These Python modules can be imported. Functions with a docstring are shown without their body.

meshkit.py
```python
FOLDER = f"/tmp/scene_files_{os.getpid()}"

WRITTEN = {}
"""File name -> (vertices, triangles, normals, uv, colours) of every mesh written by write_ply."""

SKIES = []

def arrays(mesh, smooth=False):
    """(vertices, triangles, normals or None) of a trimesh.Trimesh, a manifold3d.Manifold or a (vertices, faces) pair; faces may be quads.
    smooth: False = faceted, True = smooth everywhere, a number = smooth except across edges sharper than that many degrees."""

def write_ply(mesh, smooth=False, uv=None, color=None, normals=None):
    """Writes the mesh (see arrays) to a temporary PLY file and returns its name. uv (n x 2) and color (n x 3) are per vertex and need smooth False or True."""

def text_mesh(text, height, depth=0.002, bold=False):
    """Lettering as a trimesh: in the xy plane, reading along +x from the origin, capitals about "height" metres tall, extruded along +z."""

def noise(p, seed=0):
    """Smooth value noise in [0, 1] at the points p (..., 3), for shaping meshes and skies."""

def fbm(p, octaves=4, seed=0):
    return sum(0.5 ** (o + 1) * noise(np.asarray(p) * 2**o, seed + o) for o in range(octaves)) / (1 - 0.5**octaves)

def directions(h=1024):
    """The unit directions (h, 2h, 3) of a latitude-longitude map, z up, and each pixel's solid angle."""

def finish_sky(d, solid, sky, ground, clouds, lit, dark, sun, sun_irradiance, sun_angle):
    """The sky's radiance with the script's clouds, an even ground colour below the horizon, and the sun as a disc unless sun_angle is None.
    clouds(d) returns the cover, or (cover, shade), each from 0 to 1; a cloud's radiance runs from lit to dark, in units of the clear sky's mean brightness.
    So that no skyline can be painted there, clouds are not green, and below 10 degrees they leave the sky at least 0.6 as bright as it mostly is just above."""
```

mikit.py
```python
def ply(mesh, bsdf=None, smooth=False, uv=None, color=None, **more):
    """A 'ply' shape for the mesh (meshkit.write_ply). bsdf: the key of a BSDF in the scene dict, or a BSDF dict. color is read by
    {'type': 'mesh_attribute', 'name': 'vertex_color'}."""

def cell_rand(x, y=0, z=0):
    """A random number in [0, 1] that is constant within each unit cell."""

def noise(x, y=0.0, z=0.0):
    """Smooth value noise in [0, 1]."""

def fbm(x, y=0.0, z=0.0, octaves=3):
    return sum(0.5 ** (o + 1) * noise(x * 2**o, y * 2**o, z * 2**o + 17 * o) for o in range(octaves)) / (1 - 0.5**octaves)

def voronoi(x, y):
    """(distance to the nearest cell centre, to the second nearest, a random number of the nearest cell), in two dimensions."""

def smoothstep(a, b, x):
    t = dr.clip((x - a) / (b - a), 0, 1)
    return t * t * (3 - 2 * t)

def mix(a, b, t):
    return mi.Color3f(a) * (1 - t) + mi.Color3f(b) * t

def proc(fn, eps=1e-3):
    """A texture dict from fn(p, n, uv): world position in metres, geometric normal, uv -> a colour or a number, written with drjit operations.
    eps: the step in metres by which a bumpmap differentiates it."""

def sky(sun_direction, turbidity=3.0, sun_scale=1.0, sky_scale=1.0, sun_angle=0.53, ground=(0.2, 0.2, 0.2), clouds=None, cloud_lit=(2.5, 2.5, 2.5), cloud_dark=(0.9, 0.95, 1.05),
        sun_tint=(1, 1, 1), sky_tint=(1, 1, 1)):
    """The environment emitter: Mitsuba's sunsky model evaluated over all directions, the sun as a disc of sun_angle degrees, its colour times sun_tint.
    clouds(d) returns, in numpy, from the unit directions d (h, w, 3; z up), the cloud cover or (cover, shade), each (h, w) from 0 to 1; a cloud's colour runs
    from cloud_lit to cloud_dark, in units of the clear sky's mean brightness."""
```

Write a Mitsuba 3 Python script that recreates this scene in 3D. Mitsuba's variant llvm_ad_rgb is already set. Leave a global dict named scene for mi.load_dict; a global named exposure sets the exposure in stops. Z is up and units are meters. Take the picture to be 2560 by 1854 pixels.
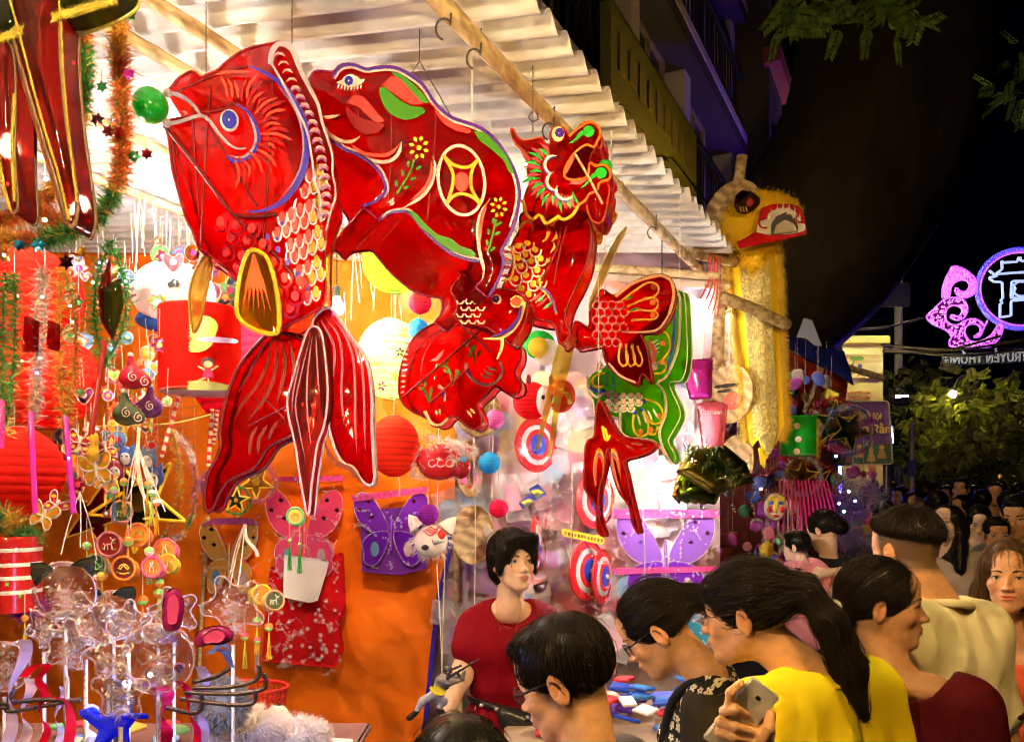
import math
import numpy as np
import trimesh
import mitsuba as mi
import mikit
import meshkit
import shapely
from shapely.geometry import Polygon, LineString
from scipy.spatial import Delaunay, cKDTree

T = mi.ScalarTransform4f
scene, labels = {}, {}
A = np.array

# ------------------------------------------------------------------ camera, sky, exposure
F, CX, HY, CZ = 2000.0, 1280.0, 1240.0, 1.7          # focal length in photo pixels, vanishing height of the horizon, eye height
scene['camera'] = {'type': 'perspective', 'fov_axis': 'x', 'fov': 2 * math.degrees(math.atan(1280 / F)),
                   'principal_point_offset_y': -(HY - 927) / 1854.0, 'near_clip': 0.05, 'far_clip': 900.0,
                   'to_world': T().look_at(origin=[0, 0, CZ], target=[0, 10, CZ], up=[0, 0, 1])}
scene['sky'] = mikit.sky([0.3, -0.6, 0.35], turbidity=3, sun_scale=0.0, sky_scale=0.003, ground=(0.02, 0.02, 0.02), sky_tint=(0.12, 0.16, 1.0))
scene['sky']['sampling_weight'] = 0.05          # the night sky gives next to no light
labels['sky'] = {'kind': 'structure'}
exposure = 0.85

# ------------------------------------------------------------------ materials
def paint_of(p, n, uv):          # a mesh's own constant colour, carried by its uv so that meshes of one material can be joined
    g = mikit.dr.floor(uv[1]); return mi.Color3f(uv[0], g / 255.0, uv[1] - g)
VC, VCOL = mikit.proc(paint_of), {'type': 'mesh_attribute', 'name': 'vertex_color'}
def encoded(c): c = np.clip(A(c, float), 0, 1); return np.stack([c[:, 0], np.round(c[:, 1] * 255) + np.clip(c[:, 2], .002, .998)], 1)
def two(d): return {'type': 'twosided', 'bsdf': d}
def princ(rough, spec=0.4, **k): return two({'type': 'principled', 'base_color': VC, 'roughness': rough, 'specular': spec, **k})
fbm, noise, smoothstep, mix = mikit.fbm, mikit.noise, mikit.smoothstep, mikit.mix
def bumped(b, fn, eps=2e-3): return {'type': 'bumpmap', 'arbitrary': mikit.proc(fn, eps), 'scale': 1.0, 'bsdf': b}
scene['matte'] = princ(0.8, 0.25)
scene['paint'] = princ(0.45, 0.4)
scene['gloss'] = princ(0.16, 0.5, clearcoat=0.5, clearcoat_gloss=0.9)
scene['foil'] = princ(0.2, 0.5, metallic=1.0)
scene['steel'] = princ(0.35, 0.5, metallic=0.9)
scene['film'] = {'type': 'bumpmap', 'arbitrary': mikit.proc(lambda p, n, uv: 0.0035 * fbm(p[0] * 22, p[1] * 22, p[2] * 15, 3), 2e-3), 'scale': 1.0, 'bsdf': {'type': 'principledthin', 'base_color': VC, 'roughness': 0.06, 'spec_trans': 0.93, 'diff_trans': 1.2, 'eta': 1.3}}
scene['paper'] = {'type': 'principledthin', 'base_color': VC, 'roughness': 0.7, 'spec_trans': 0.0, 'diff_trans': 1.0, 'eta': 1.3}
scene['leafy'] = {'type': 'principledthin', 'base_color': VC, 'roughness': 0.45, 'spec_trans': 0.0, 'diff_trans': 0.7, 'eta': 1.4}
scene['clear'] = {'type': 'thindielectric', 'int_ior': 1.45}
def wrinkle(p, n, uv): return 0.004 * fbm(p[0] * 16, p[1] * 16, p[2] * 13, 3) + 0.0022 * fbm(p[0] * 55, p[1] * 55, p[2] * 45, 2)
def hazy(lo, hi): return mikit.proc(lambda p, n, uv: mi.Float(lo) + (hi - lo) * smoothstep(0.35, 0.75, fbm(p[0] * 13, p[1] * 13, p[2] * 10, 4)))
scene['poly'] = {'type': 'mask', 'opacity': hazy(0.10, 0.36), 'bsdf': bumped(two({'type': 'principled', 'base_color': {'type': 'rgb', 'value': [0.86, 0.78, 0.80]}, 'roughness': 0.28, 'specular': 0.7}), wrinkle)}
scene['bag'] = {'type': 'mask', 'opacity': 0.22, 'bsdf': two({'type': 'principled', 'base_color': {'type': 'rgb', 'value': [0.8, 0.76, 0.78]}, 'roughness': 0.12, 'specular': 1.0})}
scene['tinsel'] = princ(0.3, 0.6, metallic=0.45)
scene['tarp'] = bumped(princ(0.38, 0.4), lambda p, n, uv: 0.016 * fbm(p[0] * 6, p[1] * 6, p[2] * 5, 4) - 0.03 * mikit.dr.abs(fbm(p[0] * 3.3 + 7, p[1] * 3.3, p[2] * 2.8, 3) - 0.5) - 0.012 * mikit.dr.abs(fbm(p[0] * 11, p[1] * 11 + 3, p[2] * 8, 2) - 0.5) + 0.0012 * fbm(p[0] * 60, p[1] * 60, p[2] * 60, 2), 3e-3)
scene['skin'] = bumped(two({'type': 'principled', 'base_color': VCOL, 'roughness': 0.5, 'specular': 0.35, 'flatness': 0.4}), lambda p, n, uv: 0.0007 * fbm(p[0] * 230, p[1] * 230, p[2] * 230, 2), 8e-4)
scene['shade_paper'] = {**scene['paper'], 'base_color': VCOL}
scene['hair'] = princ(0.36, 0.12)
scene['balloon'] = {'type': 'thindielectric', 'int_ior': 1.9}
scene['cloth'] = bumped(princ(0.85, 0.15, sheen=0.4), lambda p, n, uv: 0.006 * fbm(p[0] * 15, p[1] * 15, p[2] * 9, 3) + 0.0003 * noise(p[0] * 700, p[1] * 700, p[2] * 700), 2e-3)
def bamboo_c(p, n, uv):
    g = fbm(p[0] * 40, p[1] * 7, p[2] * 40, 3)
    return mix((0.30, 0.20, 0.10), (0.62, 0.49, 0.28), smoothstep(0.25, 0.7, g)) * mix((0.75, 0.72, 0.65), (1, 1, 1), noise(p[0] * 9, p[1] * 9, p[2] * 9))
scene['bamboo'] = two({'type': 'principled', 'base_color': mikit.proc(bamboo_c), 'roughness': 0.5, 'specular': 0.4})
def roof_c(p, n, uv):
    g = fbm(p[0] * 1.7, p[1] * 1.7, p[2] * 1.7, 4)
    return mix((0.72, 0.75, 0.80), (0.56, 0.48, 0.38), smoothstep(0.45, 0.8, g) * 0.7) * mix((0.8, 0.78, 0.74), (1, 1, 1), smoothstep(0.2, 0.6, fbm(p[0] * 14, p[1] * 14, p[2] * 14, 3)))
scene['roofing'] = {'type': 'principledthin', 'base_color': mikit.proc(roof_c), 'roughness': 0.4, 'spec_trans': 0.0, 'diff_trans': 0.25, 'eta': 1.4}
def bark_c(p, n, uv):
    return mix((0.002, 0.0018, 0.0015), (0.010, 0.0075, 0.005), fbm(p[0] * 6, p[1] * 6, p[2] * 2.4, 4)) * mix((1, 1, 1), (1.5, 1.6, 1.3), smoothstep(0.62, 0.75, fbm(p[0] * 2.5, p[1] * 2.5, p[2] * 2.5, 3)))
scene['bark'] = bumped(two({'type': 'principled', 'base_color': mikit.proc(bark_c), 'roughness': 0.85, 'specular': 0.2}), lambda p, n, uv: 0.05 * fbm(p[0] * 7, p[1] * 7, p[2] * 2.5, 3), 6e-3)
scene['asphalt'] = two({'type': 'principled', 'base_color': mikit.proc(lambda p, n, uv: mix((0.035, 0.034, 0.033), (0.07, 0.068, 0.062), fbm(p[0] * 9, p[1] * 9, 0.0, 3))), 'roughness': 0.7, 'specular': 0.4})
def weave_c(p, n, uv):
    a = (p[0] * 0.945 - p[1] * 0.327) * 90; b = p[2] * 90
    w = mi.Float(0.5) + 0.5 * mikit.dr.sin(a + b) * mikit.dr.sign(mikit.dr.sin((a - b) * 0.25))
    return mix((0.42, 0.25, 0.09), (0.72, 0.52, 0.25), w) * mix((0.8, 0.8, 0.8), (1, 1, 1), noise(p[0] * 30, p[1] * 30, p[2] * 30))
scene['weave'] = two({'type': 'principled', 'base_color': mikit.proc(weave_c), 'roughness': 0.6, 'specular': 0.3})
def floral_c(p, n, uv):
    dr = mikit.dr; x, y = (p[0] * 0.8 - p[1] * 0.6) * 42, p[2] * 42; out = mi.Float(0)
    for a in (-1, 0, 1):
        for b in (-1, 0, 1):
            cx, cy = dr.floor(x) + a, dr.floor(y) + b
            dx, dy = x - cx - 0.2 - 0.6 * mikit.cell_rand(cx, cy, 1), y - cy - 0.2 - 0.6 * mikit.cell_rand(cx, cy, 2)
            r, th = dr.sqrt(dx * dx + dy * dy), dr.atan2(dy, dx) + 6 * mikit.cell_rand(cx, cy, 3)
            R = (0.30 + 0.22 * mikit.cell_rand(cx, cy, 4)) * (0.45 + 0.55 * dr.abs(dr.cos(2.5 * th)))
            out = dr.maximum(out, dr.select((r < R) & (r > 0.07), 1.0, 0.0))
    return mix((0.012, 0.010, 0.008), (0.75, 0.66, 0.42), out)
scene['floral'] = two({'type': 'principled', 'base_color': mikit.proc(floral_c), 'roughness': 0.8, 'specular': 0.2})
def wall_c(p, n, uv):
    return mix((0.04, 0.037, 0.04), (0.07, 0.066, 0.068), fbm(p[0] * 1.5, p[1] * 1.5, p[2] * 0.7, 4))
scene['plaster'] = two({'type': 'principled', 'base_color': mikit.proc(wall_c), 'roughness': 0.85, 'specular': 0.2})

# ------------------------------------------------------------------ scene bookkeeping
def free(name):
    if name not in scene and name not in labels: return name
    k = 1
    while f'{name}_{k:03d}' in scene or f'{name}_{k:03d}' in labels: k += 1
    return f'{name}_{k:03d}'
_next = {}
def numbered(name):
    k = _next.get(name, 0)
    while True:
        key = name if k == 0 else f'{name}_{k:03d}'
        k += 1
        if key not in scene and key not in labels:
            _next[name] = k
            return key
def put(key, mesh, bsdf, color=None, smooth=True, emit=None, weight=None):
    if isinstance(mesh, trimesh.Trimesh): mesh = (np.asarray(mesh.vertices), np.asarray(mesh.faces))
    v, f = mesh
    v, f = np.asarray(v, float), np.asarray(f, int)
    if f.shape[1] == 4: f = np.vstack([f[:, [0, 1, 2]], f[:, [0, 2, 3]]])
    if emit is not None: v, f = oriented((v, f))
    if smooth is not True and smooth is not False and smooth:
        m = trimesh.graph.smooth_shade(trimesh.Trimesh(v, f, process=False), angle=math.radians(smooth), facet_minarea=None)
        if color is not None and np.ndim(color) == 2: color = np.asarray(color)[cKDTree(v).query(m.vertices)[1]]
        v, f, smooth = np.asarray(m.vertices), np.asarray(m.faces), True
    if color is not None and np.ndim(color) == 1: color = np.tile(np.asarray(color, float), (len(v), 1))
    more = {}
    if emit is not None:
        more['emitter'] = {'type': 'area', 'radiance': {'type': 'rgb', 'value': [float(c) for c in emit]}}
        if weight: more['emitter']['sampling_weight'] = weight
        if color is None: color = np.full((len(v), 3), 0.5)
    if bsdf in ('skin', 'shade_paper'): more['color'] = color
    elif color is not None: more['uv'] = encoded(color)
    scene[key] = mikit.ply((v, f), bsdf, smooth=smooth, **more)
    return key
def thing(name, label, cat, group=None):
    key = numbered(name)
    labels[key] = {'label': label, 'category': cat}
    if group: labels[key]['group'] = group
    return key
def part(parent, name, mesh, bsdf, color=None, smooth=True, label=None, kind=None, **k):
    key = numbered(parent + '__' + name)
    put(key, mesh, bsdf, color, smooth, **k)
    if label or kind: labels[key] = {**({'label': label} if label else {}), **({'kind': kind} if kind else {})}
    return key
def solo(name, mesh, bsdf, color, label, cat, group=None, smooth=True, kind=None, **k):
    key = thing(name, label, cat, group)
    if kind: labels[key]['kind'] = kind
    put(key, mesh, bsdf, color, smooth, **k)
    return key
def struct(name, mesh, bsdf, color=None, smooth=False, label=None):
    key = numbered(name)
    labels[key] = {'kind': 'structure'}
    if label: labels[key]['label'] = label
    return put(key, mesh, bsdf, color, smooth)

# ------------------------------------------------------------------ meshes: (vertices, triangles)
def join(ms):
    vs, fs, n = [], [], 0
    for v, f in ms:
        f = np.asarray(f, int)
        if f.shape[1] == 4: f = np.vstack([f[:, [0, 1, 2]], f[:, [0, 2, 3]]])
        vs.append(np.asarray(v, float)); fs.append(f + n); n += len(v)
    return np.vstack(vs), np.vstack(fs)
def unit(a): a = A(a, float); return a / max(np.linalg.norm(a), 1e-12)
def rz(a): c, s = math.cos(a), math.sin(a); return A([[c, -s, 0], [s, c, 0], [0, 0, 1.0]])
def rx(a): c, s = math.cos(a), math.sin(a); return A([[1.0, 0, 0], [0, c, -s], [0, s, c]])
def ry(a): c, s = math.cos(a), math.sin(a); return A([[c, 0, s], [0, 1.0, 0], [-s, 0, c]])
def moved(m, R=None, t=(0, 0, 0)):
    v = m[0] if R is None else m[0] @ A(R).T
    return v + A(t, float), m[1]
def box(c, s, R=None):
    v = A([[x, y, z] for x in (-.5, .5) for y in (-.5, .5) for z in (-.5, .5)]) * A(s, float)
    f = A([[0, 1, 3], [0, 3, 2], [4, 6, 7], [4, 7, 5], [0, 4, 5], [0, 5, 1], [2, 3, 7], [2, 7, 6], [0, 2, 6], [0, 6, 4], [1, 5, 7], [1, 7, 3]])
    return moved((v, f), R, c)
def cbox(c, s, R=None, b=0.1):
    import manifold3d as m3
    s = A(s, float); r = b * s.min()
    pts = A([[x * (s[0] / 2 - r * a), y * (s[1] / 2 - r * bb), z * (s[2] / 2 - r * cc)] for x in (-1, 1) for y in (-1, 1) for z in (-1, 1) for a, bb, cc in ((0, 1, 1), (1, 0, 1), (1, 1, 0))])
    m = m3.Manifold.hull_points(pts).to_mesh()
    return moved((A(m.vert_properties[:, :3]), A(m.tri_verts)), R, c)
def sphere(c, r, nu=24, nv=14, R=None):
    th = np.linspace(0, np.pi, nv + 1)[1:-1]; ph = np.arange(nu) * 2 * np.pi / nu
    v = [[0, 0, 1]] + [[math.sin(t) * math.cos(p), math.sin(t) * math.sin(p), math.cos(t)] for t in th for p in ph] + [[0, 0, -1]]
    f, n = [], nv - 1
    for j in range(nu):
        k = (j + 1) % nu
        f.append([0, 1 + j, 1 + k]); f.append([len(v) - 1, 1 + (n - 1) * nu + k, 1 + (n - 1) * nu + j])
        for i in range(n - 1):
            a, b, c2, d = 1 + i * nu + j, 1 + i * nu + k, 1 + (i + 1) * nu + k, 1 + (i + 1) * nu + j
            f += [[a, d, c2], [a, c2, b]]
    return moved((A(v, float) * (A(r, float) if np.ndim(r) else r), A(f)), R, c)
def frames(p):
    t = np.gradient(p, axis=0); t /= np.linalg.norm(t, axis=1, keepdims=True) + 1e-12
    a = np.zeros_like(t); u = np.cross(t[0], [0, 0, 1.0] if abs(t[0, 2]) < 0.9 else [1.0, 0, 0]); u = unit(u)
    for i in range(len(t)):
        u = u - t[i] * (u @ t[i]); u = unit(u); a[i] = u
    return t, a, np.cross(t, a)
def tube(p, r, sides=8, cap=True, closed=False):
    p = A(p, float)
    r = np.broadcast_to(A(r, float), (len(p),))
    if closed: p = np.vstack([p, p[:1]]); r = np.append(r, r[0])
    t, a, b = frames(p); ang = np.arange(sides) * 2 * np.pi / sides
    v = (p[:, None] + r[:, None, None] * (np.cos(ang)[None, :, None] * a[:, None] + np.sin(ang)[None, :, None] * b[:, None])).reshape(-1, 3)
    i, j = np.meshgrid(np.arange(len(p) - 1), np.arange(sides), indexing='ij')
    q = np.stack([i * sides + j, i * sides + (j + 1) % sides, (i + 1) * sides + (j + 1) % sides, (i + 1) * sides + j], -1).reshape(-1, 4)
    f = np.vstack([q[:, [0, 1, 2]], q[:, [0, 2, 3]]])
    if cap and not closed:
        n = len(v); v = np.vstack([v, p[:1], p[-1:]]); e = (len(p) - 1) * sides; k = np.arange(sides)
        f = np.vstack([f, np.stack([k * 0 + n, (k + 1) % sides, k], 1), np.stack([k * 0 + n + 1, e + k, e + (k + 1) % sides], 1)])
    return v, f
def lathe(prof, n=32, cap=False):
    """rows (radius, z) round the z axis"""
    prof = A(prof, float); ang = np.arange(n) * 2 * np.pi / n
    v = np.stack([prof[:, :1] * np.cos(ang), prof[:, :1] * np.sin(ang), np.repeat(prof[:, 1:], n, 1)], -1).reshape(-1, 3)
    i, j = np.meshgrid(np.arange(len(prof) - 1), np.arange(n), indexing='ij')
    q = np.stack([i * n + j, i * n + (j + 1) % n, (i + 1) * n + (j + 1) % n, (i + 1) * n + j], -1).reshape(-1, 4)
    return v, np.vstack([q[:, [0, 1, 2]], q[:, [0, 2, 3]]])
def grid(P, nu, nv):
    """P(u, v) -> points for u, v in [0, 1]"""
    u, v = np.meshgrid(np.linspace(0, 1, nu), np.linspace(0, 1, nv), indexing='ij')
    i, j = np.meshgrid(np.arange(nu - 1), np.arange(nv - 1), indexing='ij')
    q = np.stack([i * nv + j, (i + 1) * nv + j, (i + 1) * nv + j + 1, i * nv + j + 1], -1).reshape(-1, 4)
    return P(u.ravel(), v.ravel()), np.vstack([q[:, [0, 1, 2]], q[:, [0, 2, 3]]])
def spline(p, n=8, closed=False):
    p = A(p, float)
    if len(p) < 3: return np.vstack([p[0] + (p[-1] - p[0]) * s for s in np.linspace(0, 1, n)])
    q = np.vstack([p[-1:], p, p[:2]]) if closed else np.vstack([2 * p[:1] - p[1:2], p, 2 * p[-1:] - p[-2:-1]])
    m, out = len(q) - 3, []
    for i in range(m):
        a, b, c, d = q[i:i + 4]
        s = np.linspace(0, 1, n, endpoint=False)[:, None]
        out.append(0.5 * (2 * b + (c - a) * s + (2 * a - 5 * b + 4 * c - d) * s ** 2 + (3 * b - a - 3 * c + d) * s ** 3))
    return np.vstack(out + ([] if closed else [p[-1:]]))
def resample(p, step, closed=False):
    p = A(p, float)
    if closed: p = np.vstack([p, p[:1]])
    L = np.r_[0, np.cumsum(np.linalg.norm(np.diff(p, axis=0), axis=1))]
    n = max(3, int(L[-1] / step))
    s = np.linspace(0, L[-1], n, endpoint=not closed)
    return np.stack([np.interp(s, L, p[:, k]) for k in range(p.shape[1])], 1)

# ------------------------------------------------------------------ placing: a photo pixel at a depth, or on a plane of the place
def at(px, py, Y): return A([(px - CX) / F * Y, Y, CZ + (HY - py) / F * Y])
class Plane:
    """A plane in the place; P lays photo coordinates on it, h metres proud of it towards the street side."""
    def __init__(s, point, yaw=0.0, tilt=0.0, n=None):
        s.p = A(point, float); s.hf = None
        s.n = unit(n) if n is not None else rz(yaw) @ rx(tilt) @ A([0, -1.0, 0])
        s.u = unit(np.cross(s.n, [0, 0, 1.0])) * -1; s.v = np.cross(s.u, s.n)
        if s.u[0] < 0: s.u = -s.u
        if s.v[2] < 0: s.v = -s.v
        s.m = s.p[1] / F        # metres per photo pixel there
    def base(s, q):
        q = A(q, float).reshape(-1, 2)
        d = np.stack([(q[:, 0] - CX) / F, np.ones(len(q)), (HY - q[:, 1]) / F], 1)
        o = A([0, 0, CZ]); return o + d * (((s.p - o) @ s.n) / (d @ s.n))[:, None]
    def lift(s, q, h):
        d = np.stack([(q[:, 0] - CX) / F, np.ones(len(q)), (HY - q[:, 1]) / F], 1); o = A([0, 0, CZ])
        return o + d * (((s.p - o) @ s.n + np.broadcast_to(h, (len(q),))) / (d @ s.n))[:, None]
    def P(s, q, h=0.0):
        q = A(q, float).reshape(-1, 2)
        return s.lift(q, h + (s.hf(q) if s.hf is not None else 0.0))
def plane_at(px, py, Y, yaw=0.0, tilt=0.0): return Plane(at(px, py, Y), yaw, tilt)
def crop(x0, y0, z): return lambda pts: A(pts, float).reshape(-1, 2) / z + A([x0, y0])

def fill2d(poly, res):
    """points and triangles filling a polygon given by its corner points"""
    P = poly if isinstance(poly, Polygon) else Polygon(A(poly))
    if not P.is_valid: P = P.buffer(0)
    if P.geom_type != 'Polygon': P = max(P.geoms, key=lambda g: g.area)
    b = resample(A(P.exterior.coords)[:-1], res, True)
    for r in P.interiors: b = np.vstack([b, resample(A(r.coords)[:-1], res, True)])
    x0, y0, x1, y1 = P.bounds
    gx, gy = np.meshgrid(np.arange(x0, x1, res), np.arange(y0, y1, res * 0.87), indexing='ij')
    gx = gx + (np.arange(gx.shape[1]) % 2)[None] * res * 0.5
    g = np.stack([gx.ravel(), gy.ravel()], 1)
    inner = P.buffer(-0.45 * res)
    if not inner.is_empty: g = g[shapely.contains_xy(inner, g[:, 0], g[:, 1])]
    else: g = g[:0]
    q = np.vstack([b, g])
    t = Delaunay(q).simplices
    c = q[t].mean(1)
    t = t[shapely.contains_xy(P, c[:, 0], c[:, 1])]
    return q, t
def fill(pl, poly, h=0.0, res=10):
    q, t = fill2d(poly, res); return pl.P(q, h), t
def stroke(pl, pts, w, h=0.0, taper=False, closed=False, n=6, step=None):
    p = spline(pts, n, closed)
    p = resample(p, step or max(4.0, (np.mean(w)) * 1.2), closed)
    if closed: p = np.vstack([p, p[:1]])
    t = np.gradient(p, axis=0)
    if closed: t[0] = t[-1] = p[1] - p[-2]
    t /= np.linalg.norm(t, axis=1, keepdims=True) + 1e-9
    nrm = np.stack([-t[:, 1], t[:, 0]], 1)
    s = np.linspace(0, 1, len(p))
    ww = np.interp(s, np.linspace(0, 1, np.size(w)), np.atleast_1d(A(w, float))) / 2
    if taper: ww = ww * np.clip(np.minimum(s, 1 - s) * 5, 0.12, 1) if taper == 'both' else ww * np.clip((1 - s) * 2.2, 0.1, 1)
    rows = [p + nrm * ww[:, None] * k for k in (-1, 0, 1)]
    v = pl.P(np.stack(rows, 1).reshape(-1, 2), h)
    i, j = np.meshgrid(np.arange(len(p) - 1), np.arange(2), indexing='ij')
    qd = np.stack([i * 3 + j, i * 3 + j + 1, (i + 1) * 3 + j + 1, (i + 1) * 3 + j], -1).reshape(-1, 4)
    return v, np.vstack([qd[:, [0, 1, 2]], qd[:, [0, 2, 3]]])
def wire(pl, pts, r, h=0.0, closed=False, n=6, sides=6, step=12):
    return tube(pl.P(resample(spline(pts, n, closed), step, closed), h), r, sides, closed=closed)
def slab(pl, poly, thick, h=0.0, res=12, bulge=0.0):
    """a flat piece with real thickness: front, back and rim"""
    q, t = fill2d(poly, res)
    P = Polygon(A(poly)) if not isinstance(poly, Polygon) else poly
    b = 0
    if bulge:
        d = shapely.distance(P.exterior, shapely.points(q)); D = d.max() + 1e-9
        b = bulge * np.sqrt(np.clip(1 - (1 - d / D) ** 2, 0, 1))
    fr, bk = pl.P(q, h + thick / 2 + b), pl.P(q, h - thick / 2 - b)
    n = len(q)
    e = np.sort(np.vstack([t[:, [0, 1]], t[:, [1, 2]], t[:, [2, 0]]]), 1)
    ue, cnt = np.unique(e, axis=0, return_counts=True); be = ue[cnt == 1]
    side = np.vstack([np.stack([be[:, 0], be[:, 1], be[:, 1] + n], 1), np.stack([be[:, 0], be[:, 1] + n, be[:, 0] + n], 1)])
    return np.vstack([fr, bk]), np.vstack([t, t[:, ::-1] + n, side])
def circle(cx, cy, r, n=24, ry=None, a=0.0):
    k = np.arange(n) * 2 * np.pi / n
    x, y = r * np.cos(k), (ry or r) * np.sin(k)
    c, s = math.cos(a), math.sin(a)
    return np.stack([cx + x * c - y * s, cy + x * s + y * c], 1)
def star2d(cx, cy, R, r=None, n=5, a=-np.pi / 2):
    r = r or R * 0.42; k = np.arange(2 * n)
    rr = np.where(k % 2 == 0, R, r); t = a + k * np.pi / n
    return np.stack([cx + rr * np.cos(t), cy + rr * np.sin(t)], 1)
def rect2d(x0, y0, x1, y1): return A([[x0, y0], [x1, y0], [x1, y1], [x0, y1]], float)
def oriented(m):
    """outward faces for a closed mesh"""
    v, f = m; a = v[f] - v.mean(0); vol = np.einsum('ij,ij->i', a[:, 0], np.cross(a[:, 1], a[:, 2])).sum()
    return (v, f[:, ::-1]) if vol < 0 else m
def cord(a, b, r=0.0015, sag=0.0):
    s = np.linspace(0, 1, 6 if sag else 2)[:, None]
    p = A(a) + (A(b) - A(a)) * s
    if sag: p[:, 2] -= sag * 4 * (s * (1 - s))[:, 0]
    return tube(p, r, 5)
rng = np.random.default_rng(20)
# ------------------------------------------------------------------ the street
struct('street', grid(lambda u, v: np.stack([-300 + 600 * u, -60 + 660 * v, 0 * u], 1), 2, 2), 'asphalt')
EAVE = A([-0.194, 1.94]); SU = unit([0.4556, 0.8902]); RH = unit([-0.945, 0.327])     # along the street, and away from it under the roof
def roofpt(s, t, dz=0.0):
    s, t = np.broadcast_arrays(A(s, float), A(t, float))
    xy = EAVE + s[..., None] * SU + t[..., None] * RH
    return np.concatenate([xy, (2.945 + 0.0997 * t + dz)[..., None]], -1)
def roof_st(px, py):
    """where a sight line meets the underside of the roof"""
    d = A([(px - CX) / F, 1, (HY - py) / F]); M = np.stack([A([*SU, 0]), A([*RH, 0.0997]), -d], 1)
    s, t, _ = np.linalg.solve(M, A([0, 0, CZ]) - A([*EAVE, 2.9])); return s, t
def along(px, py):
    """where a sight line meets the end wall"""
    return WALL.base([[px, py]])[0]
WALL = Plane([0.97, 4.2, 1.7], n=[-0.327, -0.945, 0])
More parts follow.
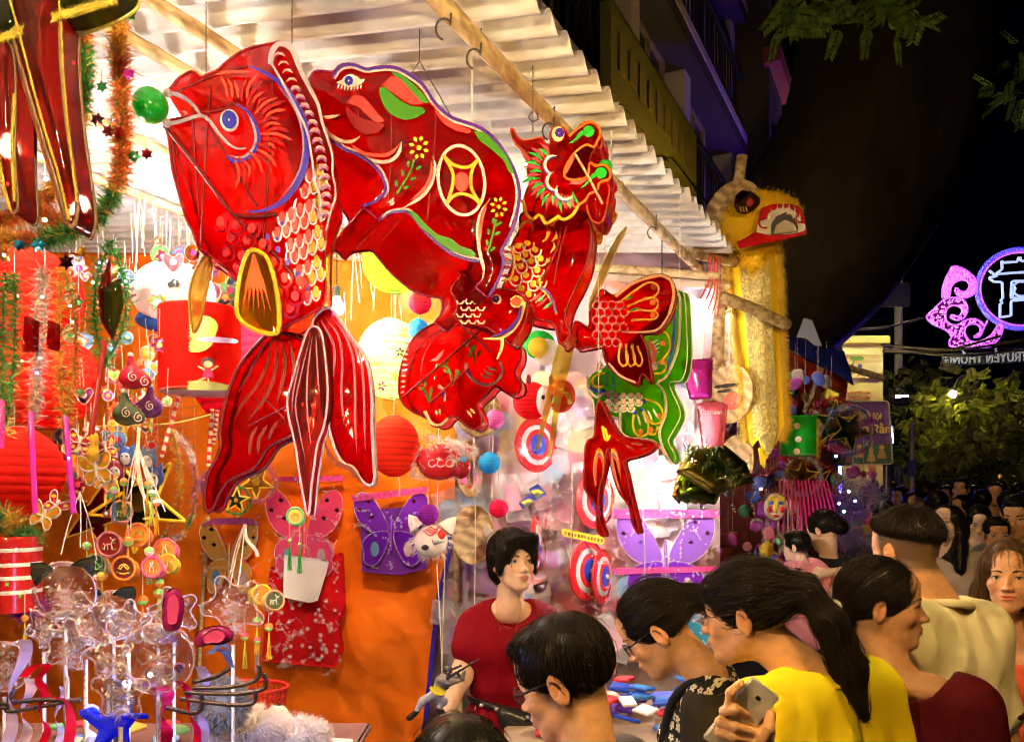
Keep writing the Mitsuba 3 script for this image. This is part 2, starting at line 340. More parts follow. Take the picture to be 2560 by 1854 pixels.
# corrugated sheets of the stall roof
roof = thing('stall_roof', 'pale corrugated roof sheets laid on bamboo above the lantern stall', 'roof')
edges = np.linspace(-2.6, 2.5, 7)
for k in range(6):
    s0, s1 = edges[k] - 0.06, edges[k + 1]
    over, lift = -0.19 + rng.uniform(-0.02, 0.02), 0.006 * (k % 2)
    ns = int((s1 - s0) / 0.11 * 14)
    def P(u, v, s0=s0, s1=s1, over=over, lift=lift):
        s = s0 + (s1 - s0) * u; t = over + (5.2 - over) * v
        w = 0.022 * np.sin(2 * np.pi * s / 0.112)
        return roofpt(s, t, 0.024 + lift + w + 0.006 * np.sin(t * 1.7 + k))
    part(roof, 'corrugated_sheet', grid(P, ns, 24), 'roofing')
def bamboo(a, b, r, label, group='bamboo poles of the stall frame', bend=0.01, name='bamboo_pole'):
    a, b = A(a), A(b); L = np.linalg.norm(b - a); n = max(8, int(L / 0.035))
    s = np.linspace(0, 1, n)[:, None]; p = a + (b - a) * s
    side = unit(np.cross(b - a, [0.2, 0.1, 1])); p = p + side * bend * np.sin(s * 5 + rng.uniform(0, 6))
    node = (np.arange(n) + int(rng.integers(8))) % 9 == 0
    key = thing(name, label, 'bamboo pole', None)
    part(key, 'culm', tube(p, np.where(node, r * 1.13, r * (1 + 0.03 * np.sin(s[:, 0] * 40))), 10), 'bamboo', label=None)
    return key
eave = bamboo(roofpt(-2.6, 0, -0.025), roofpt(2.66, 0, -0.03), 0.024, 'long bamboo pole under the scalloped roof edge with wire hooks')
for (px, py, lab) in ((430, 50, 'bamboo rafter under the roof above the big fish'), (400, 150, 'thinner bamboo rafter left of the big fish'), (240, 310, 'bamboo rafter low behind the tinsel garland'), (150, 420, 'lowest bamboo rafter near the white tube light')):
    s, t = roof_st(px, py); bamboo(roofpt(-2.6, t, -0.03), roofpt(2.4, t, -0.03), 0.02, lab)
for (q, lab) in ((((-40, 590), (1110, 655)), 'bamboo rail along the top of the orange tarp'), (((300, 540), (930, 600)), 'upper bamboo rail on the orange tarp with cut ends'), (((1440, 668), (1800, 688)), 'bamboo rail along the far end of the roof')):
    bamboo(WALL.P([q[0]], 0.07)[0], WALL.P([q[1]], 0.06)[0], 0.021, lab)
# wire hooks on the eave pole
for k, (px, py, Y, lab) in enumerate(((1045, 40, 1.95, 'wire hook holding the white string of the pig'), (1185, 110, 2.2, 'big wire hook on the eave pole nearest the roof corner'), (1335, 300, 2.7, 'wire hook above the dragon'), (1585, 560, 3.5, 'wire hook far along the eave pole'))):
    st = roof_st(px, py); c = roofpt(st[0], 0.0, -0.025)
    th = np.linspace(0.6, 4.6, 26)
    pts = np.stack([c[0] + 0.0 * th, c[1] + 0 * th, c[2] + 0 * th], 1) + A([*SU * 0, 0])
    pts = c + np.stack([0.020 * np.cos(th), 0 * th, -0.060 + 0.026 * np.sin(th)], 1)
    pts = np.vstack([c + A([0.018, 0, 0.02]), pts])
    solo('wire_hook', tube(spline(pts, 3), 0.0028, 6), 'steel', (0.12, 0.10, 0.08), lab, 'hook', 'hooks on the eave pole')
# ------------------------------------------------------------------ end wall of the stall: orange tarpaulin and milky plastic sheet
def wall_sheet(poly, h, amp, fold, res=14):
    q, t = fill2d(poly, res); P0 = WALL.base(q)
    d = amp * (meshkit.fbm(P0 * 2.2, 4, 3) - 0.5) * 2 + fold * np.abs(meshkit.noise(P0 * A([3.1, 3.1, 1.1]) + 9, 5) - 0.5)
    return P0 + WALL.n * (h + d)[:, None], t
tp = thing('orange_tarp', 'creased orange tarpaulin hung as the end wall of the stall', 'tarp')
part(tp, 'sheet', wall_sheet([(-260, 380), (1180, 620), (1150, 900), (1140, 1250), (1096, 1500), (1062, 1854), (1050, 2300), (-260, 2300)], 0, 0.06, 0.09), 'tarp', (0.9, 0.185, 0.008))
part(tp, 'hem', stroke(WALL, [(1128, 1300), (1118, 1400), (1096, 1500), (1074, 1700), (1058, 1880), (1050, 2100)], 12, 0.045), 'tarp', (0.03, 0.02, 0.35), label='dark blue hem')
solo('plastic_sheet', wall_sheet([(1040, 640), (1760, 700), (1750, 1200), (1745, 2300), (1010, 2300)], -0.03, 0.04, 0.03, 16), 'poly', None, 'milky plastic sheet hung behind the shields and woven trays', 'plastic sheet')
def back(px, py, h): return WALL.P([[px, py]], h)[0]
pk = [(0.75, 0.12, 0.2), (0.85, 0.3, 0.45), (0.25, 0.35, 0.75), (0.8, 0.75, 0.8), (0.7, 0.05, 0.1), (0.9, 0.5, 0.6), (0.4, 0.15, 0.5), (0.85, 0.7, 0.3), (0.3, 0.55, 0.8)]
for k in range(84):
    px, py = rng.uniform(1090, 1720), rng.uniform(860, 1700); w, hh = rng.uniform(30, 75), rng.uniform(35, 90)
    a = rng.uniform(-0.3, 0.3); pl = Plane(back(px, py, -0.07 - 0.16 * rng.random()), n=WALL.n)
    c = rect2d(-w, -hh, w, hh) @ A([[math.cos(a), math.sin(a)], [-math.sin(a), math.cos(a)]]) + A([px, py])
    solo('toy_packet', slab(pl, c, 0.02, res=40, bulge=0.02), 'gloss', pk[k % len(pk)], 'coloured toy packet blurred behind the milky plastic sheet', 'toy packet', 'toy packets behind the plastic sheet')
for k in range(64):
    px, py = rng.uniform(1110, 1700), rng.uniform(1000, 1640); w, hh = rng.uniform(16, 46), rng.uniform(20, 60); a = rng.uniform(-.4, .4); pl = Plane(back(px, py, .02 + .05 * rng.random()), n=WALL.n)
    q = rect2d(-w, -hh, w, hh) @ A([[math.cos(a), math.sin(a)], [-math.sin(a), math.cos(a)]]) + A([px, py]); key = thing('wrapped_toy', 'small clear wrapped toy pinned to the milky plastic sheet', 'wrapped toy', 'wrapped toys on the plastic sheet')
    part(key, 'wrap', slab(pl, q, .012, res=14, bulge=.012), 'bag'); part(key, 'toy', slab(pl, (q - q.mean(0)) * A([.6, .55]) + q.mean(0), .01, res=30, bulge=.008), 'gloss', pk[(k * 5) % 9])
solo('pallet_sheet', grid(lambda u, v: back(1000, 1240, -0.42) + np.outer(u, (back(1800, 1240, -0.42) - back(1000, 1240, -0.42))) + np.outer(v - 0.55, [0, 0, 3.4]), 2, 2), 'matte', (0.62, 0.42, 0.48), 'pale pinkish sheet far behind the milky plastic', 'cloth sheet', smooth=False)
for q, lab, r in ((((1140, 1290), (1150, 1860)), 'thin bamboo pole standing at the edge of the orange tarp', 0.018), (((520, 1290), (498, 1560)), 'dark thin bamboo stick beside the yellow wing bag', 0.012)):
    bamboo(WALL.P([q[0]], 0.07)[0], WALL.P([(q[1][0] + (q[1][0] - q[0][0]) * .4, q[1][1] + 260)], 0.07)[0], r, lab)

# ------------------------------------------------------------------ lamps of the stall, with a few unseen ones added
def bulb(px, py, Y, L, label, r=0.032, tint=(1, 0.80, 0.55), up=0.5):
    c = at(px, py, Y); key = thing('light_bulb', label, 'light bulb', 'bare bulbs lighting the stall')
    pr = [(0.001, -r), (r * .5, -r * .87), (r * .87, -r * .5), (r, 0), (r * .85, r * .55), (r * .5, r * 1.1), (r * .42, r * 1.5)]
    part(key, 'glass', moved(oriented(lathe(pr, 20)), t=c), 'matte', None, emit=A(tint) * L)
    part(key, 'socket', moved(lathe([(r * .5, r * 1.45), (r * .55, r * 2.6), (r * .2, r * 3.0), (.001, r * 3.0)], 14), t=c), 'gloss', (0.05, 0.05, 0.05))
    part(key, 'cord', cord(c + A([0, 0, r * 3]), c + A([0, 0, r * 3 + up]), 0.003), 'matte', (0.03, 0.03, 0.03))
    return c
WARM, NEUT = (1, 0.60, 0.20), (1, 0.83, 0.62)
bulb(842, 770, 3.4, 1300, 'glaring bulb beside the tail of the big fish', tint=NEUT, up=1.0)
bulb(205, 535, 2.35, 850, 'glaring bulb behind the tip of the fringed star', tint=NEUT, up=0.5)
bulb(1655, 1165, 3.75, 800, 'glaring white bulb under the tail of the green butterfly', tint=(1, 0.93, 0.85), up=1.3)
bulb(22, 372, 2.9, 450, 'bulb by the left edge behind the fringed star', tint=NEUT, up=0.4)
bulb(565, 560, 3.6, 900, 'bulb showing through the belly of the big fish', tint=NEUT, up=0.5)
def lamp_at(p, L, label, tint, up): q = A(p); bulb(CX + q[0] / q[1] * F, HY - (q[2] - CZ) / q[1] * F, q[1], L, label, tint=tint, up=up)
lamp_at((-1.15, 0.6, 2.0), 900, 'bulb hanging from a rafter at the near end of the stall', WARM, 0.95)
lamp_at((-0.42, 0.75, 2.62), 1500, 'bulb hanging from the eave pole over the shoppers', (1, .70, .34), 0.25)
lamp_at((0.92, 1.30, 2.5), 1500, 'added unseen bulb over the street to light the shoppers', WARM, 0.8)  # unseen bulb added to brighten the shoppers from above
lamp_at((1.86, 6.0, 3.72), 1200, 'added bulb hidden behind the lion head to light the poster', WARM, 0.3)  # unseen bulb added to light the poster and the goods around it
bulb(1750, 770, 4.6, 700, 'white bulb under the next orange awning', tint=(1, 0.9, 0.8), up=0.3)
for q, lab in ((((215, 342), (430, 425)), 'added white tube light standing in for a bright sheet above the garland'), (((20, 300), (130, 350)), 'white tube light at the left under the rafters')):
    a, b = at(*q[0], 4.0), at(*q[1], 4.3)  # the tube above the garland is added for a bright sheet in the gap
    key = thing('tube_light', lab, 'tube light'); part(key, 'tube', tube(np.linspace(a, b, 8), 0.016, 10), 'matte', None, emit=(26, 24, 32))
    part(key, 'batten', moved(tube(np.linspace(a, b, 3), 0.022, 6), t=(0, 0.0, 0.045)), 'matte', (0.7, 0.7, 0.7))
# ------------------------------------------------------------------ people: smooth distance fields turned into one skin
def smin(a, b, k):
    h = np.clip(0.5 + 0.5 * (b - a) / k, 0, 1); return b + (a - b) * h - k * h * (1 - h)
def ell(c, r, R=None):
    c, r = A(c, np.float32), A(r, np.float32)
    def f(p):
        q = p - c
        if R is not None: q = q @ A(R, np.float32)
        k0 = np.sqrt(((q / r) ** 2).sum(1)); k1 = np.sqrt(((q / r ** 2) ** 2).sum(1)) + 1e-9
        return k0 * (k0 - 1) / k1
    return f
def cap(a, b, ra, rb=None):
    a, b = A(a, np.float32), A(b, np.float32); rb = ra if rb is None else rb; d = b - a; L = max(float(d @ d), 1e-12)
    def f(p):
        t = np.clip(((p - a) @ d) / L, 0, 1)
        return np.linalg.norm(p - a - t[:, None] * d, axis=1) - (ra + (rb - ra) * t)
    return f
def half(n, o):
    n = unit(n).astype(np.float32); o = A(o, np.float32)
    return lambda p: (p - o) @ n            # negative on the side away from n
def fold(ops):
    def f(p):
        d = None
        for kind, g, k in ops:
            e = g(p)
            if d is None: d = e
            elif kind == 'u': d = smin(d, e, k)
            elif kind == 's': d = -smin(-d, e, k)
            elif kind == 'i': d = -smin(-d, -e, k)
        return d
    return f
def framed(f, c, R, s=1.0):
    c, R = A(c, np.float32), A(R, np.float32)
    return lambda p: f((p - c) @ R / np.float32(s)) * np.float32(s)
def isosurface(f, lo, hi, h):
    """surface nets in the cells near the surface"""
    lo, hi = A(lo, float), A(hi, float); C = 4
    n = (np.ceil((hi - lo) / (h * C)).astype(int) + 1)
    ax = [lo[i] + (np.arange(n[i]) + 0.5) * h * C - 0.5 * h for i in range(3)]
    g = np.stack(np.meshgrid(*ax, indexing='ij'), -1).reshape(-1, 3).astype(np.float32)
    co = f(g).reshape(n)
    near = np.abs(co) < h * C * 1.35
    V = np.repeat(np.repeat(np.repeat(co, C, 0), C, 1), C, 2)
    M = np.repeat(np.repeat(np.repeat(near, C, 0), C, 1), C, 2)
    I = np.stack(np.nonzero(M), 1)
    V[M] = f((lo + I * h).astype(np.float32))
    s = V < 0
    cnt = sum(s[a:s.shape[0] - 1 + a, b:s.shape[1] - 1 + b, c:s.shape[2] - 1 + c].astype(np.int8) for a in (0, 1) for b in (0, 1) for c in (0, 1))
    cells = np.stack(np.nonzero((cnt > 0) & (cnt < 8)), 1)
    idx = -np.ones(cnt.shape, int); idx[tuple(cells.T)] = np.arange(len(cells))
    acc, num = np.zeros((len(cells), 3)), np.zeros(len(cells))
    corners = [(a, b, c) for a in (0, 1) for b in (0, 1) for c in (0, 1)]
    for p in corners:
        for k in range(3):
            if p[k]: continue
            q = list(p); q[k] = 1
            a, b = V[tuple((cells + p).T)], V[tuple((cells + q).T)]
            m = (a < 0) != (b < 0); t = np.where(m, a / np.where(m, a - b, 1), 0)
            pos = np.tile(A(p, float), (len(cells), 1)); pos[:, k] += t
            acc[m] += pos[m]; num[m] += 1
    v = lo + (cells + acc / num[:, None]) * h
    faces = []
    for k in range(3):
        i, j = [(1, 2), (2, 0), (0, 1)][k]
        e = [slice(1, -1)] * 3; e[k] = slice(0, -1); e2 = list(e); e2[k] = slice(1, None)
        a, b = s[tuple(e)], s[tuple(e2)]
        P = np.stack(np.nonzero(a != b), 1); off = A([1, 1, 1]); off[k] = 0; P = P + off
        P = P[(P < A(idx.shape)).all(1)]
        sgn = s[tuple(P.T)]
        def at_(di, dj):
            Q = P.copy(); Q[:, i] -= di; Q[:, j] -= dj; return idx[tuple(Q.T)]
        q = np.stack([at_(1, 1), at_(0, 1), at_(0, 0), at_(1, 0)], 1)
        q[~sgn] = q[~sgn][:, ::-1]
        faces.append(q[(q >= 0).all(1)])
    return v, np.vstack(faces)

def head_ops(jaw=1.0, nose=1.0, brow=1.0, mouth=0.0, ear=1.0, chin=1.0):
    o = [('u', ell((0, -.012, .030), (.074, .092, .083)), 0), ('u', ell((0, .034, .042), (.058, .056, .054)), .02), ('u', ell((0, .030, -.042), (.054 * jaw, .058, .070)), .03)]
    for x in (-1, 1):
        o += [('u', cap((x * .052 * jaw, -.006, -.046), (x * .017, .064, -.094), .014, .013), .03), ('u', ell((x * .040, .056, -.026), (.021, .022, .022)), .02)]
    o += [('u', ell((0, .070, -.098), (.018, .016, .014 * chin)), .022), ('u', cap((-.030, .074 * brow, .017), (.030, .074 * brow, .017), .0105), .016)]
    for x in (-1, 1): o += [('s', ell((x * .031, .100, .0), (.019, .022, .0125)), .010)]
    o += [('u', cap((0, .081, .006), (0, .101 * nose, -.029), .0065, .0085), .012), ('u', ell((0, .1035 * nose, -.033), (.0105, .0105, .0090)), .006)]
    for x in (-1, 1): o += [('u', ell((x * .0125, .0935 * nose, -.036), (.0078, .0095, .0068)), .006), ('s', ell((x * .0065, .1005 * nose, -.0425), (.0034, .0045, .003)), .003)]
    o += [('u', ell((0, .080, -.062), (.027, .014, .018)), .014), ('u', ell((0, .0915, -.0585), (.021, .0075, .0052)), .005), ('u', ell((0, .0905, -.0690), (.0175, .0080, .0062)), .005)]
    o += [('s', ell((0, .1000, -.0635), (.024, .012, .0012 + mouth)), .0025)]
    for x in (-1, 1):
        e = A([x * .0315, 0, 0])
        o += [('u', cap(e + A([-.0150, .0690, -.0005]), e + A([0, .0795, .0078]), .0036, .0042), .005), ('u', cap(e + A([0, .0795, .0078]), e + A([.0150, .0690, .0]), .0042, .0036), .005)]
        o += [('u', cap(e + A([-.0135, .0690, -.003]), e + A([0, .0775, -.0092]), .003, .0036), .005), ('u', cap(e + A([0, .0775, -.0092]), e + A([.0135, .0690, -.003]), .0036, .003), .005)]
        Re = rz(-x * 0.35) @ rx(-0.12)
        o += [('u', ell((x * .0765, -.010, -.012), (.0075, .0175 * ear, .031 * ear), Re), .005), ('s', ell((x * .0855, -.004, -.008), (.0075, .0100, .0190), Re), .004), ('u', ell((x * .0790, -.003, -.012), (.004, .0045, .010), Re), .004)]
    return o
SKINS = {'tan': (0.56, 0.30, 0.14), 'fair': (0.66, 0.44, 0.31), 'deep': (0.38, 0.20, 0.10), 'pale': (0.72, 0.52, 0.40)}
def skin_colors(v, c, R, s, base, lips=(0.48, 0.13, 0.11), stubble=None):
    q = (v - c) @ R / s; base = A(base); col = np.tile(base, (len(v), 1))
    def blend(m, k): col[:] = col * (1 - m[:, None]) + A(k) * m[:, None]
    def blob(cx, cy, cz, r): return np.exp(-(((q - A([cx, cy, cz])) / A(r)) ** 2).sum(1))
    red = base * A([1.08, 0.78, 0.72])
    for x in (-1, 1): blend(0.55 * blob(x * .042, .06, -.030, (.022, .03, .020)), red); blend(0.6 * blob(x * .08, -.008, -.01, (.012, .022, .035)), red)
    blend(0.5 * blob(0, .105, -.033, (.014, .014, .012)), red)
    for x in (-1, 1): blend(0.45 * blob(x * .031, .075, .0, (.019, .02, .011)), base * 0.62)
    up = np.clip(1 - ((q[:, 0] / .0215) ** 2 + ((q[:, 2] + .0588) / .0058) ** 2), 0, 1) * (q[:, 1] > .080); lo = np.clip(1 - ((q[:, 0] / .0185) ** 2 + ((q[:, 2] + .0690) / .0068) ** 2), 0, 1) * (q[:, 1] > .078)
    blend(np.clip(np.maximum(up, lo) * 2.5, 0, 1) * .85, lips)
    blend(np.exp(-((q[:, 2] + .0637) / .0012) ** 2) * (np.abs(q[:, 0]) < .022) * (q[:, 1] > .080) * .8, base * .3)
    if stubble: blend(.86 * np.clip((q[:, 2] + .055 - q[:, 1] * .25) / .02, 0, 1) * np.clip((.045 - q[:, 1]) / .02, 0, 1) * (np.abs(q[:, 0]) < .0745), (.022, .016, .010))
    n = meshkit.fbm(v * 60, 3, 4)[:, None]; n2 = meshkit.noise(v * 420, 2)[:, None]
    return np.clip(col * (0.80 + 0.32 * n + .12 * n2), 0, 1)

HAIRC, STRC = (0.0035, 0.003, 0.0026), (0.011, 0.008, 0.006)
def hair_ops(kind, o):
    z = o.get('z', 1.0)
    H = [('u', ell((0, -.016, .034), (.083 * o.get('w', 1), .103, .090 * z)), 0)]
    if kind == 'short':
        H += [('s', ell((0, .150, -.055), (.105, .092, .128)), .012), ('s', half((0, -.30, 1), (0, 0, o.get('cut', -.030))), .028)]
        H += [('u', ell((0, .040, .088), (.052, .046, .022)), .02)]
    elif kind == 'tied':
        H += [('s', ell((0, .140, o.get('line', -.045)), (.098, .078, .124)), .008), ('s', half((0, .35, 1), (0, 0, o.get('cut', -.050))), .012)]
        if o.get('fringe'): H += [('u', ell((0, .062, .055), (.060, .034, .040)), .012)]
    elif kind == 'bob':
        H = [('u', ell((0, -.012, .036), (.094, .110, .100)), 0), ('u', ell((0, -.045, -.030), (.080, .065, .075)), .03), ('s', ell((.008, .150, -.045), (.074, .100, .118)), .012), ('u', cap((-.055, .070, .088), (.050, .074, .080), .022, .016), .018), ('u', cap((.066, .050, .045), (.074, .030, -.030), .018, .010), .02), ('u', cap((-.062, .050, .045), (-.076, .030, -.030), .016, .009), .02)]
    elif kind == 'long':
        L = o.get('len', .2)
        H += [('s', ell((o.get('part', 0), .142, -.050), (.070, .090, .125)), .010)]
        for x in (-1, 1): H += [('u', cap((x * .062, .040, .045), (x * .080, .000, -.06), .020, .026), .03), ('u', cap((x * .080, -.005, -.06), (x * .090, -.020, -L), .032, .028), .03)]
        H += [('u', ell((0, -.060, -.5 * L), (.102, .050, .62 * L)), .04)]
    if kind in ('short', 'tied') and not o.get('over_ear'):
        for x in (-1, 1): H += [('s', ell((x * .086, -.004, -.014), (.024, .024 + o.get('side', 0), .036)), .008)]
    for a, b, ra, rb in o.get('tail', ()): H += [('u', cap(a, b, ra, rb), o.get('k', .02))]
    return H
def strands(f, mesh, flow, n, steps, step, r, colors, key, seed, name='hair_strands', out=0.001):
    rg = np.random.default_rng(seed); v = mesh[0]
    p = v[rg.integers(0, len(v), n)].astype(np.float32) + rg.normal(0, .001, (n, 3)).astype(np.float32)
    P = [p]; off = (rg.random(n) * 0.0035 + out + (rg.random(n) < .07) * rg.random(n) * .012).astype(np.float32); e = np.float32(.002); I = np.eye(3, dtype=np.float32) * e
    for k in range(steps):
        d = flow(p); d = d / (np.linalg.norm(d, axis=1, keepdims=True) + 1e-9)
        g = np.stack([f(p + I[i]) - f(p - I[i]) for i in range(3)], 1); g /= np.linalg.norm(g, axis=1, keepdims=True) + 1e-9
        d = d - g * (d * g).sum(1, keepdims=True) + rg.normal(0, .10, (n, 3)).astype(np.float32)
        d /= np.linalg.norm(d, axis=1, keepdims=True) + 1e-9
        p = (p + d * step).astype(np.float32)
        p = p - g * (np.clip(f(p) - off, -.006, .006))[:, None]
        P.append(p)
    P = np.stack(P, 1); m = P.shape[1]
    t = np.gradient(P, axis=1); t /= np.linalg.norm(t, axis=2, keepdims=True) + 1e-9
    a = np.cross(t, rg.normal(size=(n, 1, 3))); a /= np.linalg.norm(a, axis=2, keepdims=True) + 1e-9; b = np.cross(t, a)
    rr = r * np.clip(np.minimum(np.linspace(.5, 4, m), np.linspace(3, .15, m)), .15, 1)
    ring = np.stack([P + rr[None, :, None] * (math.cos(w) * a + math.sin(w) * b) for w in (0, 2.1, 4.2)], 2)
    vv = ring.reshape(-1, 3); i, j, k = np.meshgrid(np.arange(n), np.arange(m - 1), np.arange(3), indexing='ij')
    B = (i * m + j) * 3; q = np.stack([B + k, B + (k + 1) % 3, B + 3 + (k + 1) % 3, B + 3 + k], -1).reshape(-1, 4)
    c = A(colors) * (0.5 + rg.random((n, 1)) * 1.2)
    part(key, name, (vv, q), 'hair', np.repeat(c, m * 3, 0), True, kind='stuff')

def person(label, c, yaw, pitch=0.0, roll=0.0, s=1.0, skin='tan', head=None, hair='short', ho=None, body=(), cloth=(), res=0.0032, cres=0.006, nstr=1400, group=None, cloth_name='shirt', cloth_color=(0.5, 0.5, 0.5), cloth_paint=None, eyes=True, lips=(0.45, 0.13, 0.10), lo=None, hair_color=HAIRC, strand_color=STRC, neck=(0, -.03, -.17), neck_r=.050, low=None, bsdf='cloth', face=True):
    """c: head centre; yaw 0 looks away down the street, pi looks back; body and cloth: lists of capsules (a, b, ra, rb) in metres in the place"""
    c = A(c, float); R = rz(yaw - math.atan2(c[0], c[1])) @ rx(pitch) @ ry(roll); ho = ho or {}
    key = thing('person', label, 'person', group)
    hf = framed(fold(head_ops(**(head or {}))), c, R, s)
    nb = c + A(neck) * s
    ops = [('u', hf, 0), ('u', cap(c + R @ A([0, -.022, -.055]) * s, nb, neck_r * s, neck_r * 1.12 * s), .022)] + [('u', cap(*b[:4]), b[4] if len(b) > 4 else .03) for b in body]
    pts = np.vstack([c[None] - .14 * s, c[None] + .14 * s, nb[None]] + [A(b[:2]) for b in body]); r = max([.05] + [max(b[2:4]) for b in body])
    L, H_ = pts.min(0) - r - .02, pts.max(0) + r + .02
    if low is not None: L[2] = max(L[2], low)
    f = fold(ops)
    m = isosurface(f, L, H_, res * s if s < 1 else res)
    part(key, 'body', m, 'skin', skin_colors(m[0], c, R, s, SKINS[skin] if isinstance(skin, str) else skin, lips, hair == 'short'))
    W = lambda q: c + (A(q, float) * s) @ R.T
    if eyes:
        for x in (-1, 1):
            e = part(key, 'eye', sphere(W([x * .0315, .0705, -.0005]), .0122 * s, 16, 10), 'gloss', (0.40, 0.36, 0.33))
            part(e, 'iris', sphere(W([x * .0315, .0778, -.0003]), .0064 * s, 12, 8), 'gloss', (0.02, 0.012, 0.008))
            part(key, 'eyebrow', tube(W(spline([(x * .011, .0868, .0160), (x * .026, .0880, .0220), (x * .040, .0790, .0210), (x * .049, .068, .015)], 3)), A([.0026, .0032, .0034, .0032, .003, .0026, .0022, .0018, .0014, .001])[:10] * s, 5), 'hair', (0.02, 0.014, 0.01))
            part(key, 'eyelash', tube(W(spline([(x * .0165, .0755, .0005), (x * .0315, .0842, .0050), (x * .0475, .0725, .0010)], 4)), .0013 * s, 4), 'hair', (0.01, 0.008, 0.006))
    if hair:
        h = framed(fold(hair_ops(hair, ho)), c, R, s)
        ext = [A(t[0]) for t in ho.get('tail', ())] + [A(t[1]) for t in ho.get('tail', ())]
        E = np.vstack([W(q)[None] for q in [(a, b, d) for a in (-.12, .12) for b in (-.15, .13) for d in (-.12 if hair != 'long' else -ho.get('len', .2) - .06, .14)] + ext]); 
        hm = isosurface(h, E.min(0) - .03, E.max(0) + .03, max(res, .0035) * (s if s < 1 else 1))
        part(key, 'hair', hm, 'hair', hair_color)
        if nstr:
            tie = A(W(ho['tie']), np.float32) if 'tie' in ho else None
            down = A(W((0, 0, -1)) - c, np.float32); down /= np.linalg.norm(down)
            crown = A(W(ho.get('crown', (0, -.03, .12))), np.float32); tl = [(A(W(a), np.float32), A(W(b), np.float32)) for a, b, _, _ in ho.get('tail', ())]
            def flow(p):
                if tie is None: return (p - crown) * 4 + (A([0, 0, -.5], np.float32) if hair == 'long' else down * .12)
                d = (tie - p); near = np.linalg.norm(d, axis=1) < .03 * s; best = np.full(len(p), 9.0)
                d = d.copy()
                for a, b in tl:
                    ab = b - a; t = np.clip(((p - a) @ ab) / (ab @ ab), 0, 1); dd = np.linalg.norm(p - a - t[:, None] * ab, axis=1)
                    w = (dd < best) & (dd < .045 * s) ; best = np.where(w, dd, best); d[w] = ab
                return d
            strands(h, hm, flow, int(nstr * .72), 8, (.0155 if hair != 'short' else .006) * s, .0007 * s, strand_color, key, len(labels))
    if cloth:
        ops = [('u', cap(*b[:4]), b[4] if len(b) > 4 else .05) for b in cloth['add']]
        ops += [('s', g, .006) for g in cloth.get('cut', ())]
        pts = np.vstack([A(b[:2]) for b in cloth['add']]); r = max(max(b[2:4]) for b in cloth['add'])
        wr = cloth.get('wrinkle', .006); g0 = fold(ops)
        def g(p):
            q = p.astype(float)
            return (g0(p) + wr * (meshkit.fbm(q * A([14, 14, 6.0]), 2, 7) - .5) + wr * 1.7 * np.abs(meshkit.noise(q * A([11, 11, 6.0]), 3) - .5) - wr * .4).astype(np.float32)
        L = pts.min(0) - r - .03
        if low is not None: L[2] = max(L[2], low)
        cm = isosurface(g, L, pts.max(0) + r + .03, cres)
        col = cloth_paint(cm[0]) if cloth_paint else cloth_color
        part(key, cloth_name, cm, bsdf, col)
    return key, W, R, c, nb
def torso(nb, byaw, w=.17, h=.5, d=.10, drop=.055, lean=(0, 0, 0), chest=1.0):
    """trunk capsules from the neck base, and the two shoulder points"""
    R = rz(byaw); nb = A(nb); le = A(lean, float)
    P = lambda x, y, z: nb + R @ A([x, y, z]) + le * (-z / .5)
    sl, sr = P(-w, -.01, -drop), P(w, -.01, -drop)
    cap_ = [(P(-w * .55, -.01, -.03), P(w * .55, -.01, -.03), .042, .042), (P(-w * .9, -.01, -drop - .01), P(w * .9, -.01, -drop - .01), .052, .052), (P(-w * .5, .012, -.16), P(w * .5, .012, -.16), d * chest, d * chest), (P(-w * .42, .0, -.30), P(w * .42, .0, -.30), d * .92, d * .92), (P(-w * .45, -.005, -h), P(w * .45, -.005, -h), d * 1.05, d * 1.05)]
    return cap_, sl, sr, P
